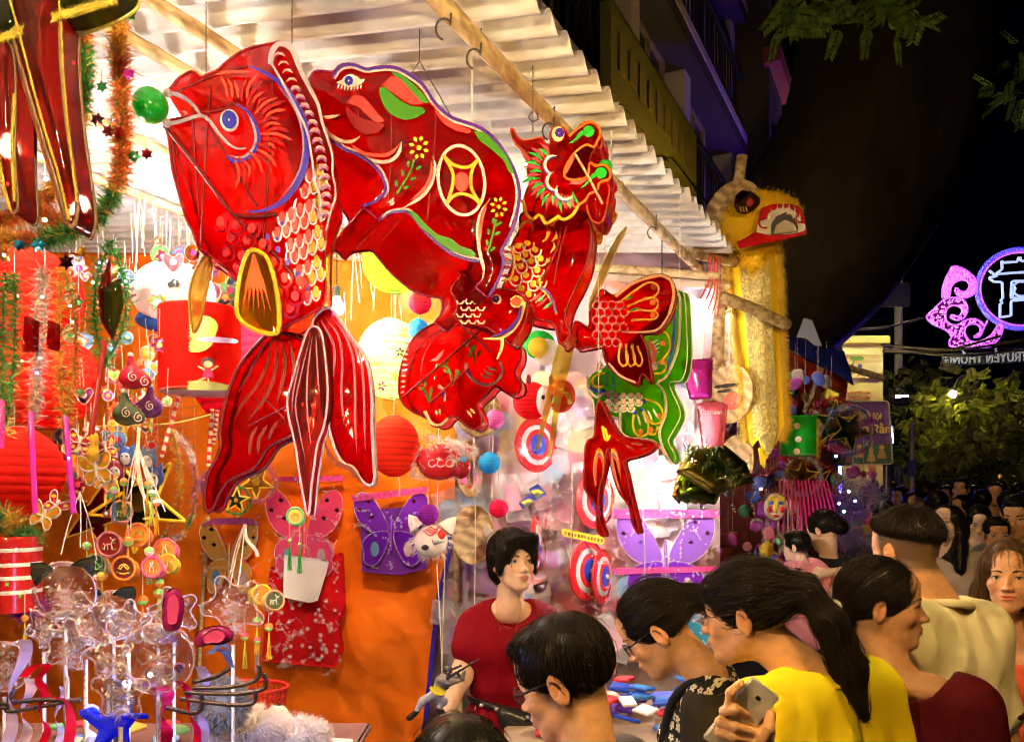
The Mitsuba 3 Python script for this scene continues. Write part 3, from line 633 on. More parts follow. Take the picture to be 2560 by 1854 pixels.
# ------------------------------------------------------------------ film lanterns: two painted panels on a wire frame
RED, DRED, LAV, BLUE, WHT, YEL, GRN, ORG, PNK, CRM = (0.88, 0.004, 0.005), (0.22, 0.0, 0.004), (0.55, 0.44, 0.56), (0.035, 0.02, 0.42), (0.85, 0.82, 0.78), (0.85, 0.52, 0.02), (0.03, 0.27, 0.015), (0.9, 0.22, 0.02), (0.85, 0.10, 0.16), (0.9, 0.72, 0.42)
class Lantern:
    def __init__(s, name, label, pl, group=None, cat='lantern'):
        s.key = thing(name, label, cat, group); s.pl = pl; s.layer = 0.0045
    def body(s, poly, w=(0, 0.12, 0), bulge=0.03, color=RED, res=13, rim=DRED, r=0.004, name='film', bs='film'):
        """front and back film, the band between them and the wire rims"""
        pl = s.pl; poly = resample(spline(poly, 6, True), res * 0.8, True)
        Pg = Polygon(poly)
        if not Pg.is_valid: Pg = max(getattr(Pg.buffer(0), 'geoms', [Pg.buffer(0)]), key=lambda g: g.area)
        ext = Pg.exterior; D = max(Pg.bounds[2] - Pg.bounds[0], 1) * 0.3
        s.poly = Pg
        def hf(q):
            d = np.clip(shapely.distance(ext, shapely.points(q)) / D, 0, 1) * shapely.contains_xy(Pg, q[:, 0], q[:, 1])
            return bulge * np.sin(d * np.pi / 2)
        q, t = fill2d(Pg, res); w = A(w, float)
        pl.hf = None; base = pl.P(q); b = hf(q)
        part(s.key, 'front_' + name, (pl.lift(q, b), t), bs, color)
        part(s.key, 'back_' + name, (base + w - pl.n * b[:, None] * 0.8, t), bs, color)
        e = A(ext.coords)[:-1]; eb = pl.P(e); n = len(e); i = np.arange(n); j = (i + 1) % n
        part(s.key, 'side_' + name, (np.vstack([eb, eb + w]), np.stack([i, j, j + n, i + n], 1)), bs, color)
        part(s.key, 'wire_frame', join([tube(eb, r, 6, closed=True), tube(eb + w, r, 6, closed=True)]), 'paint', rim)
        pl.hf = hf
        return s
    def marks(s, name, lines, w, color, taper=False, closed=False, lift=None, bsdf='paint', step=None):
        s.layer += 0.0012; s.each(name, [stroke(s.pl, p, w, lift or s.layer, taper, closed, step=step) for p in lines], bsdf, color)
    def spots(s, name, polys, color, lift=None, bsdf='paint', res=9):
        s.layer += 0.0012; s.each(name, [fill(s.pl, p, lift or s.layer, res) for p in polys], bsdf, color)
    def each(s, name, ms, bsdf, color):          # a few marks are parts of their own, many are one print
        for m in (ms if len(ms) <= 6 else [join(ms)]): part(s.key, name, m, bsdf, color)
    def sticks(s, lines, r=0.004, h=0.0, color=DRED, name='frame_rod'):
        for p in lines: part(s.key, name, wire(s.pl, p, r, h), 'paint', color)
    def hang(s, px, py, top, color=(0.8, 0.78, 0.72), r=0.0016):
        a = s.pl.P([[px, py]])[0]; part(s.key, 'string', tube([a, a + A([0, 0, top])], r, 5), 'matte', color)
def arcs(cx, cy, r, a0, a1, n=8, ry=None):
    k = np.radians(np.linspace(a0, a1, n)); return np.stack([cx + r * np.cos(k), cy + (ry or r) * np.sin(k)], 1)

# --- the big carp
c5, c6 = crop(320, 80, 2.416), crop(440, 600, 2.346)
fish = Lantern('fish_lantern', 'giant red carp lantern with blue gill stripe and long forked tail', plane_at(720, 520, 2.1, yaw=-0.12))
tailL = c6([(600, 540), (540, 552), (470, 620), (380, 730), (330, 830), (290, 960), (265, 1080), (258, 1150), (265, 1200), (240, 1280), (190, 1370), (170, 1480), (170, 1560), (185, 1595), (220, 1570), (250, 1500), (300, 1420), (370, 1380), (440, 1350), (490, 1300), (540, 1220), (600, 1180), (670, 1150), (705, 1100), (730, 1000), (750, 850), (760, 700), (745, 590)])
fish.pl.p = fish.pl.p + A([0, 0.06, 0])
fish.body(tailL, (0.02, 0.02, 0), 0.006, (0.92, 0.005, 0.02), rim=(0.12, 0, 0), r=0.0055, name='left_tail_film')
fish.marks('tail_stripe', [c6(p) for p in ([(530, 580), (480, 680), (420, 800), (360, 900)], [(560, 580), (530, 740), (470, 860), (390, 960), (340, 1060)], [(585, 590), (590, 720), (560, 850), (500, 960), (420, 1060)], [(620, 590), (640, 720), (620, 850), (590, 960)], [(660, 590), (690, 720), (685, 860)], [(480, 1090), (440, 1160), (430, 1260)], [(540, 1080), (490, 1160), (480, 1260)], [(600, 1060), (560, 1120), (540, 1180)])], 9, (0.16, 0, 0.005), 'both')
fish.sticks([c6([(430, 1090), (580, 1010), (720, 940)]), c6([(530, 940), (600, 1010), (640, 1050)])], 0.004)
tailM = c6([(780, 520), (735, 640), (690, 800), (655, 930), (663, 1040), (700, 1200), (730, 1400), (770, 1610), (785, 1560), (795, 1430), (810, 1330), (830, 1200), (870, 1080), (890, 900), (870, 640), (840, 520)])
fish.pl.p = fish.pl.p + A([0, -0.05, 0]); fish.pl.hf = None
fish.body(tailM, (0.01, 0.02, 0), 0.006, (0.93, 0.18, 0.17), rim=LAV, r=0.0035, name='middle_tail_film')
fish.marks('tail_stripe', [c6(p) for p in ([(790, 560), (730, 800), (700, 960), (720, 1100), (760, 1300)], [(800, 560), (770, 800), (770, 1000), (790, 1200)], [(820, 560), (830, 760), (840, 900)], [(730, 700), (690, 880), (680, 1000)])], 4, (0.42, 0.16, 0.22), 'both')
tailR = c6([(800, 480), (890, 395), (950, 450), (1020, 560), (1080, 640), (1120, 720), (1140, 820), (1150, 950), (1150, 1100), (1160, 1300), (1165, 1400), (1140, 1440), (1090, 1410), (1040, 1330), (985, 1310), (940, 1240), (910, 1150), (885, 1060), (860, 1000), (850, 850), (820, 640)])
fish.pl.p = fish.pl.p + A([0, 0.02, 0]); fish.pl.hf = None
fish.body(tailR, (0.0, 0.03, 0), 0.008, (0.92, 0.010, 0.035), rim=LAV, r=0.0045, name='right_tail_film')
fish.marks('tail_stripe', [c6(p) for p in ([(850, 470), (900, 560), (930, 640), (925, 800)], [(880, 460), (950, 560), (975, 700), (970, 900), (985, 1080)], [(900, 440), (980, 540), (1035, 680), (1050, 860), (1050, 1050), (1060, 1250)], [(920, 430), (1010, 560), (1080, 700), (1100, 860), (1105, 1050), (1110, 1230)], [(830, 480), (860, 600), (870, 780)])], 6, (0.26, 0.08, 0.16), 'both')
fish.marks('tail_stripe', [c6([(870, 1170), (900, 1260), (960, 1320), (1010, 1330), (1050, 1380), (1100, 1430)])], 12, (0.16, 0, 0), 'both')
body = c5([(235, 370), (270, 330), (300, 290), (340, 262), (392, 240), (440, 275), (490, 255), (545, 232), (600, 180), (700, 115), (800, 85), (870, 74), (920, 62), (980, 85), (1010, 130), (1040, 220), (1100, 340), (1150, 440), (1175, 540), (1222, 680), (1240, 760), (1236, 850), (1256, 930), (1258, 1000), (1230, 1080), (1200, 1200), (1190, 1300), (1188, 1450), (1192, 1560), (1180, 1640), (1120, 1690), (980, 1760), (880, 1800), (800, 1770), (740, 1640), (660, 1490), (560, 1400), (470, 1330), (430, 1310), (390, 1200), (345, 1110), (300, 950), (270, 830), (255, 700), (235, 590), (215, 560), (330, 520), (440, 500), (400, 445), (330, 395)])
fish.pl.p = fish.pl.p + A([0, -0.03, 0]); fish.pl.hf = None
fish.body(body, (-0.03, 0.2, 0.01), 0.06, RED, res=12, rim=(0.3, 0.0, 0.01), r=0.004)
fish.marks('lip_stripe', [c5([(235, 375), (290, 375), (350, 405), (400, 450), (440, 500)]), c5([(225, 556), (300, 545), (380, 520), (440, 505), (490, 535), (530, 590), (570, 640), (610, 680), (660, 705), (710, 700)])], [11, 10, 9, 8, 4], (0.36, 0.31, 0.42))
fish.marks('cheek_curl_stripe', [c5([(655, 435), (715, 475), (760, 540), (786, 620), (778, 690), (740, 745), (690, 778), (630, 778), (600, 752)])], [3, 9, 13, 12, 8], BLUE)
fish.marks('cheek_curl_highlight', [c5([(720, 490), (755, 560), (772, 630), (762, 690), (728, 735), (680, 760), (610, 745)])], 7, (0.5, 0.42, 0.6), 'both')
fish.spots('eye_white', [c5(circle(612, 535, 58, ry=70, a=-0.2))], (0.8, 0.66, 0.7)); fish.spots('iris', [c5(circle(612, 530, 45, ry=56, a=-0.2))], (0.03, 0.03, 0.5)); fish.spots('pupil_highlight', [c5(circle(610, 532, 9, ry=12))], WHT)
sp = []
for k, a in enumerate(np.linspace(-75, 88, 22)):
    r0, r1 = 175 + 25 * math.sin(k * 2.1), 320 + 40 * math.sin(k * 1.3)
    c, s_ = math.cos(math.radians(a)), math.sin(math.radians(a))
    sp.append(c5([(640 + r0 * c, 590 + r0 * s_), (640 + (r0 + r1) / 2 * c + 20 * s_, 590 + (r0 + r1) / 2 * s_ - 20 * c), (640 + r1 * c, 590 + r1 * s_)]))
fish.marks('cheek_print', sp[::2], 9, (0.40, 0.0, 0.0), 'both'); fish.marks('cheek_print', sp[1::2], 8, (0.75, 0.05, 0.02), 'both')
fish.marks('brow_print', [c5(p) for p in ([(560, 270), (590, 330), (600, 400)], [(600, 280), (625, 340), (632, 405)], [(640, 290), (660, 350), (668, 410)], [(520, 260), (620, 240), (740, 245)])], 8, (0.85, 0.06, 0.02), 'both')
ya, wa, ra, bl = [], [], [], []
for r in range(9):
    for k in range(6):
        x = 1205 - k * 54 - (r % 2) * 27 - r * 2; y = 800 + r * 92 + k * 26
        if x < np.interp(y, [700, 820, 920, 1010, 1065, 1085], [1100, 1085, 1040, 975, 890, 800]) + 14: continue
        if not (x > 850 + max(0, (y - 1100)) * 0.42 and x < 1185 - max(0, y - 1000) * 0.03): continue
        wa.append(c5(arcs(x, y, 26, 0, 180, ry=62)))
        (ya if k < 2 else ra).append(c5(circle(x, y + 8, 19, 12, ry=44)))
        if k == 5: bl.append(c5(circle(x, y + 42, 16, 10, ry=16)))
fish.spots('scale_print', ya, (0.60, 0.36, 0.04)); fish.spots('scale_print', ra, (0.70, 0.06, 0.07)); fish.marks('scale_print', wa, 5.5, LAV)
for r in range(5):
    bl.append(c5(circle(845 + r * 60, 1240 + r * 75, 16, 10, ry=26)))
fish.spots('scale_print', bl, (0.08, 0.04, 0.5))
wa, ra = [], []
for r in range(7):
    for k in range(5):
        x, y = 560 + k * 95 + (r % 2) * 47 + r * 18, 1150 + r * 92 + k * 20
        if shapely.contains_xy(fish.poly.buffer(-16), *c5([(x, y)])[0]) and x < 600 + (y - 1000) * 0.9:
            wa.append(c5(arcs(x, y, 46, -40, 150, ry=56))); ra.append(c5(circle(x - 4, y - 4, 26, 12, ry=34)))
fish.spots('belly_scale_print', ra, (0.85, 0.05, 0.06)); fish.marks('belly_scale_print', wa, 7, (0.38, 0.0, 0.01))
fish.marks('gill_stripe', [c5([(735, 205), (830, 250), (920, 310), (1000, 410), (1050, 500), (1078, 600), (1082, 700), (1065, 820), (1020, 920), (950, 1010), (860, 1065), (780, 1085), (720, 1085)])], [4, 13, 16, 16, 14, 4], BLUE)
fish.marks('gill_highlight', [c5([(900, 320), (980, 420), (1030, 520), (1055, 620), (1058, 720), (1040, 820), (995, 915), (930, 990)])], 5, (0.25, 0.22, 0.45), 'both')
# fin band along the back
fish.marks('back_fin_edge', [c5([(860, 195), (870, 120), (910, 72), (970, 88), (1005, 135), (1040, 225), (1100, 345), (1150, 445), (1172, 545), (1218, 685), (1236, 765), (1234, 850), (1250, 930), (1252, 1000), (1225, 1080), (1196, 1200)])], [14, 14, 9, 6, 5, 5], LAV)
fish.marks('back_fin_edge', [c5([(862, 185), (930, 300), (1010, 450), (1080, 600), (1110, 760), (1130, 900), (1160, 1000), (1165, 1150)])], 6, LAV)
sp = []
for k, s_ in enumerate(np.linspace(0.03, 0.95, 19)):
    a = resample(c5([(905, 110), (1010, 330), (1110, 520), (1160, 700), (1190, 850), (1200, 1000), (1190, 1150)]), 2)
    i = int(s_ * (len(a) - 1)); x, y = a[i]; w_ = 15
    sp.append([(x - w_, y + 6), (x - 2, y - 5), (x + w_ * .9, y + 5)])
fish.marks('back_fin_print', sp, 7, (0.85, 0.32, 0.36), 'both'); fish.marks('back_fin_print', [[(a[0], a[1] + 7) for a in p] for p in sp[4:]], 4, (0.28, 0.12, 0.5), 'both')
fish.sticks([c5([(240, 588), (430, 830), (620, 1090)]), c5([(620, 1090), (800, 1260), (1090, 1560)]), c5([(640, 1105), (760, 1120), (900, 1100)])], 0.0055, 0.01, (0.10, 0.0, 0.0))
fish.sticks([c5([(500, 330), (470, 700), (440, 1300)]), c5([(388, 420), (400, 700), (430, 1100)]), c5([(240, 535), (420, 500), (590, 470)]), c5([(270, 380), (500, 270), (720, 210)]), c5([(275, 640), (330, 860), (390, 1010)]), c5([(260, 600), (300, 900), (350, 1110)]), c5([(500, 580), (640, 820), (780, 1050)]), c5([(875, 300), (850, 800), (820, 1250)])], 0.0030, 0.003, (0.16, 0, 0.002))
fish.pl.hf = None
pf = fish.pl.p.copy()
fish.pl.p = pf + A([0, -0.10, 0])
fish.body(c6([(440, 60), (480, 65), (530, 100), (560, 170), (585, 270), (600, 370), (605, 450), (600, 530), (570, 550), (500, 540), (430, 510), (380, 470), (358, 420), (360, 340), (370, 250), (390, 160), (415, 90)]), (0, 0.004, 0), 0.004, (0.85, 0.58, 0.01), rim=(0.62, 0.42, 0.01), r=0.0062, name='yellow_fin_film')
fish.marks('fin_stripe', [c6([(455, 80), (455 + d * 0.5, 250), (455 + d, 430)]) for d in (-70, -35, 0, 35, 70, 105)], [4, 9, 3], (0.75, 0.09, 0.02), 'end')
fish.pl.hf = None; fish.pl.p = pf + A([0, 0.05, 0])
fish.body(c6([(185, 80), (203, 120), (200, 180), (180, 280), (160, 380), (140, 480), (105, 545), (90, 500), (78, 400), (80, 300), (100, 210), (140, 130)]), (0, 0.004, 0), 0.01, (0.95, 0.75, 0.25), rim=(0.6, 0.3, 0.03), r=0.003, name='pale_fin_film')
fish.pl.p = pf; fish.pl.hf = None
for px, py, top in ((730, 110, 0.14), (515, 195, 0.24)): fish.hang(px, py, top, (0.12, 0.1, 0.08))
key = part(fish.key, 'green_nose_ball', sphere(at(376, 264, 2.08), 0.0445, 32, 20), 'gloss', (0.0, 0.20, 0.012))
part(fish.key, 'lip_knot_bolt', join([sphere(at(419, 233, 2.1), 0.011), sphere(at(417, 308, 2.1), 0.011)]), 'paint', (0.3, 0.27, 0.33))

# --- the pig with the coin
c7 = crop(760, 120, 2.567)
pig = Lantern('pig_lantern', 'red pig lantern painted with a round coin and yellow flowers', plane_at(1080, 420, 2.24, yaw=-0.1))
outline = [(30, 215), (60, 160), (110, 150), (190, 155), (230, 115), (310, 105), (400, 137), (440, 130), (520, 120), (600, 130), (680, 170), (750, 220), (790, 270), (840, 350), (900, 410), (960, 450), (1050, 480), (1130, 510), (1200, 560), (1270, 640), (1330, 740), (1370, 840), (1385, 940), (1370, 1050), (1340, 1160), (1290, 1260), (1262, 1310), (1280, 1345), (1275, 1420), (1240, 1500), (1190, 1600), (1130, 1560), (1100, 1540), (1140, 1490), (1155, 1430), (1140, 1370), (1050, 1355), (950, 1320), (880, 1270), (800, 1200), (730, 1120), (680, 1060), (650, 1045), (550, 1055), (500, 1080), (480, 1110), (430, 1060), (370, 1020), (400, 1005), (450, 990), (500, 950), (525, 910), (510, 850), (470, 780), (400, 720), (330, 680), (260, 650), (190, 610), (140, 550), (110, 450), (80, 330), (40, 250)]
pig.body(c7(outline), (-0.13, 0.17, -0.06), 0.02, (0.75, 0.003, 0.004), res=13, rim=(0.2, 0.0, 0.06))
pig.marks('outline_stripe', [c7([(185, 190), (232, 120), (310, 108), (400, 140), (440, 133), (520, 123), (600, 133), (680, 173), (750, 223), (790, 273), (840, 353), (900, 413), (960, 453), (1050, 483), (1130, 513), (1200, 563), (1270, 643), (1330, 743), (1368, 840), (1382, 940), (1367, 1050), (1337, 1160), (1287, 1260), (1262, 1310), (1278, 1345), (1272, 1420), (1238, 1500), (1190, 1590)]), c7([(120, 480), (145, 550), (195, 612), (262, 652), (332, 682), (402, 722), (472, 782), (512, 850), (524, 910), (500, 950), (450, 990), (375, 1015)]), c7([(490, 1100), (550, 1058), (650, 1048), (680, 1062), (730, 1122), (800, 1202), (880, 1272), (950, 1322), (1050, 1357), (1140, 1372)])], 7, (0.06, 0.02, 0.30))
pig.marks('outline_highlight', [c7([(195, 200), (240, 140), (312, 126), (395, 155), (445, 150), (520, 142), (595, 150), (672, 190), (738, 238), (778, 288), (828, 366), (890, 428), (955, 470), (1045, 500), (1122, 530), (1190, 580), (1255, 658), (1313, 755), (1352, 850), (1364, 940), (1350, 1045), (1320, 1150)]), c7([(140, 510), (165, 560), (210, 600), (275, 640), (345, 668), (415, 708), (488, 770), (528, 845), (540, 912), (515, 960)]), c7([(500, 1085), (555, 1045), (650, 1033), (690, 1050), (742, 1110), (812, 1188), (890, 1256), (960, 1306), (1055, 1340), (1140, 1356)])], 5.5, (0.62, 0.52, 0.56))
pig.spots('green_patch_print', [c7(p) for p in ([(480, 260), (490, 320), (520, 390), (560, 430), (640, 465), (720, 450), (785, 410), (760, 380), (690, 375), (620, 340), (560, 290), (520, 245)], [(555, 155), (620, 165), (700, 230), (760, 290), (810, 355), (770, 355), (720, 320), (650, 240), (600, 195)], [(1085, 530), (1160, 545), (1220, 600), (1300, 690), (1340, 780), (1345, 815), (1315, 800), (1280, 720), (1200, 650), (1130, 600)], [(660, 1035), (720, 1060), (790, 1140), (860, 1200), (940, 1220), (1000, 1270), (1080, 1295), (1120, 1345), (1020, 1330), (920, 1290), (830, 1220), (740, 1140)])], (0.04, 0.20, 0.01))
pig.spots('red_patch_print', [c7(p) for p in ([(500, 240), (560, 180), (620, 200), (700, 290), (770, 360), (690, 365), (620, 325), (560, 280)], [(270, 350), (320, 300), (380, 310), (440, 380), (520, 475), (460, 480), (400, 430), (350, 380)], [(820, 350), (880, 430), (960, 480), (1080, 530), (1060, 550), (980, 535), (900, 490), (850, 430)])], (0.75, 0.05, 0.05))
pig.spots('dark_patch_print', [c7([(265, 370), (300, 400), (350, 440), (420, 470), (525, 490), (480, 540), (400, 560), (330, 520), (280, 450)])], (0.22, 0.0, 0.005))
pig.spots('eye_white', [c7([(200, 225), (245, 205), (262, 180), (300, 168), (345, 185), (365, 205), (398, 195), (375, 228), (330, 250), (280, 252), (240, 235)])], WHT); pig.spots('iris', [c7(circle(288, 210, 29, ry=33))], (0.03, 0.02, 0.4)); pig.spots('pupil_highlight', [c7(circle(286, 212, 9))], WHT)
pig.marks('eyelash_print', [c7([(225 + k * 20, 236 + 14 * math.sin(k * .42)), (215 + k * 21, 262 + 18 * math.sin(k * .42))]) for k in range(8)], 4.5, WHT, 'end')
pig.marks('white_curl_stripe', [c7(p) for p in ([(108, 435), (150, 445), (232, 432)], [(130, 520), (200, 580), (280, 605), (330, 590), (362, 565)], [(400, 700), (480, 732), (560, 722), (610, 670), (626, 600)], [(825, 690), (842, 760), (822, 860), (772, 940), (702, 990), (632, 1030)], [(1195, 965), (1140, 1050), (1115, 1150), (1120, 1260), (1140, 1360), (1155, 1430), (1140, 1500)], [(530, 995), (560, 985), (578, 960)], [(550, 1010), (570, 1000), (585, 985)])], 9, (0.66, 0.55, 0.52), 'both')
pig.marks('red_curl_stripe', [c7(p) for p in ([(290, 610), (370, 670), (460, 690), (550, 680), (620, 610)], [(815, 720), (820, 790), (800, 860), (750, 930), (680, 980)], [(1180, 980), (1150, 1060), (1130, 1160), (1132, 1260)])], 9, (0.85, 0.07, 0.05), 'both')
ring = lambda cx, cy, rx_, ry_, a: arcs(0, 0, rx_, 0, 345, 24, ry_) @ A([[math.cos(a), math.sin(a)], [-math.sin(a), math.cos(a)]]) + A([cx, cy])
pig.marks('coin_ring', [c7(ring(1010, 850, 148, 224, -0.14))], 8.5, (0.68, 0.56, 0.56), closed=True)
pig.marks('coin_square_print', [c7(p) for p in ([(895, 690), (950, 745), (1010, 765), (1070, 760), (1115, 720)], [(1110, 720), (1075, 800), (1075, 900), (1135, 1005)], [(1135, 1005), (1080, 955), (1010, 935), (960, 950), (915, 1000)], [(915, 1000), (950, 900), (955, 800), (895, 690)])], 8.5, (0.72, 0.42, 0.02))
pig.spots('coin_centre', [c7(circle(1012, 860, 46, ry=66))], (0.85, 0.06, 0.05))
for cx, cy, R in ((737, 640, 48), (1250, 1020, 42)):
    pig.spots('flower_petal_print', [c7(circle(cx + R * math.cos(a), cy + R * 1.25 * math.sin(a), R * .3, 10, ry=R * .45, a=a + np.pi / 2)) for a in np.arange(8) * np.pi / 4 + .3] + [c7(circle(cx, cy, R * .4))], YEL)
pig.marks('flower_stem_print', [c7([(708, 715), (680, 800), (630, 880), (595, 935)]), c7([(1235, 1100), (1215, 1180), (1195, 1260), (1175, 1310)])], 4.5, GRN)
pig.spots('leaf_print', [c7(circle(x, y, 11, 10, ry=28, a=a)) for x, y, a in ((735, 770, 1.0), (670, 745, .1), (635, 805, -.2), (700, 840, 1.2), (592, 870, -.1), (655, 895, 1.2), (1250, 1130, 1.0), (1215, 1110, .2), (1240, 1190, 1.1), (1185, 1180, -.1), (1175, 1250, -.2), (1210, 1290, .9))], (0.03, 0.17, 0.01))
pig.sticks([c7([(850, 360), (840, 600), (800, 1000), (790, 1110)]), c7([(350, 280), (350, 520)]), c7([(540, 980), (560, 700), (560, 420)])], 0.0035, 0.003, (0.2, 0, 0))
pig.pl.hf = None
m = pig.pl.P(c7([(742, 85)]))[0]
part(pig.key, 'hanging_wire', join([tube([m, m + A([0, 0, .25])], 0.0013, 5), tube([m, pig.pl.P(c7([(690, 165)]))[0]], 0.0013, 5), tube([m, pig.pl.P(c7([(945, 440)]))[0]], 0.0013, 5)]), 'matte', (0.05, 0.05, 0.05))
pig.hang(1180, 330, 0.30)

# --- the dragon
c8 = crop(1220, 260, 3.16)
dr_ = Lantern('dragon_lantern', 'red dragon lantern with open jaws green nostrils and yellow scales', plane_at(1400, 560, 2.45, yaw=-0.1))
dr_.body([(1309, 532), (1397, 545), (1440, 529), (1473, 545), (1476, 592), (1467, 655), (1448, 703), (1422, 754), (1412, 800), (1425, 835), (1400, 860), (1385, 810), (1350, 800), (1310, 790), (1275, 765), (1255, 730), (1270, 690), (1283, 655), (1280, 614), (1299, 576)], (0.03, 0.13, 0.0), 0.03, (0.9, 0.004, 0.005), res=11)
pts = [(240, 1120), (310, 1100), (370, 1150), (295, 1185), (235, 1215), (340, 1240), (260, 1280), (415, 1220), (390, 1310), (300, 1350), (215, 1380), (355, 1420), (265, 1455), (320, 1500), (410, 1400)]
dr_.marks('scale_arc_print', [c8(arcs(x + 6, y + 6, 46, -10, 190, ry=52)) for x, y in pts], 4.5, WHT); dr_.spots('scale_print', [c8(circle(x, y, 27, 9, ry=32, a=x)) for x, y in pts], (0.9, 0.6, 0.03))
dr_.marks('flame_print', [c8(p) for p in ([(250, 990), (290, 930), (350, 940), (350, 1010)], [(390, 990), (420, 940), (480, 960), (470, 1050), (430, 1090)], [(520, 1000), (550, 960), (545, 920)], [(500, 1090), (550, 1040), (540, 1000)], [(490, 1180), (530, 1130), (520, 1090)], [(440, 1240), (480, 1250), (490, 1210)])], 9, (0.95, 0.36, 0.03), 'both')
dr_.marks('belly_stripe', [c8([(110, 1400), (180, 1370), (205, 1280), (200, 1180), (165, 1120)]), c8([(400, 1350), (420, 1460), (470, 1500), (520, 1600), (540, 1660)])], 6, (0.9, 0.6, 0.15)); dr_.marks('claw_stripe', [c8([(415, 1450), (470, 1480), (510, 1560), (540, 1650)])], 6, (0.1, 0.04, 0.45))
dr_.marks('mane_print', [c8(p) for p in ([(90, 1160), (190, 1170)], [(95, 1220), (180, 1230)], [(100, 1290), (190, 1290)], [(100, 1360), (170, 1350)], [(340, 1560), (400, 1520), (430, 1480)], [(380, 1600), (440, 1560), (470, 1530)])], 10, PNK, 'both'); dr_.marks('mane_print', [c8(p) for p in ([(370, 1570), (430, 1530), (455, 1500)], [(430, 1620), (480, 1590), (505, 1560)])], 9, (0.1, 0.6, 0.3), 'both')
dr_.sticks([c8([(570, 900), (560, 1100), (430, 1400)]), c8([(635, 910), (560, 1200), (520, 1420)]), c8([(770, 880), (815, 1000), (800, 1200), (690, 1450), (600, 1640)])], 0.004, 0.012, (0.2, 0, 0))
dr_.pl.p = dr_.pl.p + A([0, -0.08, 0]); dr_.pl.hf = None
dr_.body(c8([(180, 195), (200, 200), (230, 260), (290, 292), (420, 265), (450, 310), (490, 320), (490, 240), (520, 190), (560, 178), (610, 200), (640, 255), (700, 200), (740, 160), (800, 140), (850, 160), (888, 220), (900, 290), (893, 345), (870, 345), (840, 330), (835, 370), (810, 400), (800, 440), (850, 485), (920, 480), (965, 520), (970, 580), (945, 620), (960, 680), (940, 790), (930, 860), (890, 940), (820, 920), (790, 850), (770, 770), (710, 800), (690, 850), (640, 910), (570, 900), (540, 930), (480, 960), (420, 880), (360, 910), (290, 860), (280, 780), (300, 700), (330, 620), (310, 530), (330, 450), (300, 380), (230, 330), (190, 260)]), (0.03, 0.10, 0.0), 0.03, (0.9, 0.006, 0.006), res=10, rim=(0.6, 0.06, 0.01), r=0.003, name='head_film')
dr_.spots('mouth_print', [c8([(690, 390), (780, 325), (830, 345), (800, 430), (795, 540), (740, 585), (630, 585), (605, 540), (640, 470)])], (0.30, 0.0, 0.0), bsdf='film')
mane = [(a, 175 + 12 * math.sin(a)) for a in np.linspace(62, 232, 24)]
gl, pk_ = [], []
for k, (a, r0) in enumerate(mane):
    c, s_ = math.cos(math.radians(a)), math.sin(math.radians(a)); r1 = r0 + 125 + 25 * math.sin(k * 1.9)
    (gl if k % 2 == 0 else pk_).append(c8([(590 + r0 * c, 540 + r0 * s_), (590 + (r0 + r1) / 2 * c - 18 * s_, 540 + (r0 + r1) / 2 * s_ + 18 * c), (590 + r1 * c, 540 + r1 * s_)]))
dr_.marks('mane_print', gl, 11, (0.02, 0.42, 0.05), 'both'); dr_.marks('mane_print', pk_, 11, (0.85, 0.07, 0.12), 'both')
dr_.marks('whisker_print', [c8([(590 + k * 9, 580 - k * 26), (640 + k * 6, 500 - k * 20), (705, 370 + 0 * k)]) for k in range(6)] + [c8([(640 + k * 20, 640), (690 + k * 18, 600), (760 + k * 14, 590)]) for k in range(5)], 6, (0.9, 0.12, 0.14), 'both')
ar = [arcs(520, 480, 72, 100, 290), arcs(540, 608, 75, 75, 255), arcs(612, 680, 75, 30, 210)]
dr_.marks('curl_shadow_print', [c8(a + A([-6, 8])) for a in ar], 9, (0.05, 0.03, 0.45), 'both'); dr_.marks('curl_print', [c8(a) for a in ar], 7.5, WHT, 'both')
dr_.marks('jaw_outline', [c8([(640, 258), (700, 203), (800, 143), (860, 172), (888, 230), (860, 300), (832, 342), (780, 322), (700, 372), (640, 450), (602, 540), (622, 590), (720, 600), (790, 560), (800, 470), (850, 490), (920, 482), (962, 530), (958, 590), (880, 622), (868, 680), (800, 712), (770, 762), (710, 800)])], 6, (0.9, 0.16, 0.015))
dr_.marks('nostril_print', [c8([(640, 312), (690, 285), (720, 250), (750, 225)]), c8([(735, 665), (790, 620), (820, 580), (850, 555)])], [3, 7, 12], (0.02, 0.42, 0.04)); dr_.spots('nostril_print', [c8(circle(795, 217, 48)), c8(circle(893, 546, 48))], (0.02, 0.42, 0.04))
dr_.marks('collar_print', [c8([(250, 760), (290, 790), (300, 860), (350, 912), (410, 872), (450, 942), (540, 900), (550, 880), (590, 915), (650, 890), (690, 850), (710, 800)])], 8, (0.85, 0.45, 0.03))
dr_.spots('eye_white', [c8(circle(553, 238, 52, ry=62))], CRM); dr_.spots('iris', [c8(circle(566, 228, 38))], (0.06, 0.02, 0.4)); dr_.spots('pupil_highlight', [c8(circle(560, 230, 8))], WHT)
part(dr_.key, 'jaw_stick', wire(dr_.pl, c8([(688, 395), (790, 570), (905, 790)]), 0.004, 0.03), 'paint', (0.85, 0.5, 0.25))
part(dr_.key, 'green_ball', sphere(dr_.pl.P(c8([(925, 500)]), -0.06)[0], 0.022), 'gloss', (0.02, 0.42, 0.04))
dr_.pl.hf = None; dr_.hang(1332, 330, 0.2, (0.1, 0.09, 0.08)); part(dr_.key, 'hook', wire(dr_.pl, arcs(1334, 293, 13, -50, 250, 12), 0.002), 'steel', (0.12, 0.1, 0.08))
gs = Lantern('gold_star_ornament', 'golden film ornament with ragged edge hanging behind the dragon jaw', plane_at(1500, 560, 2.62, yaw=-0.4))
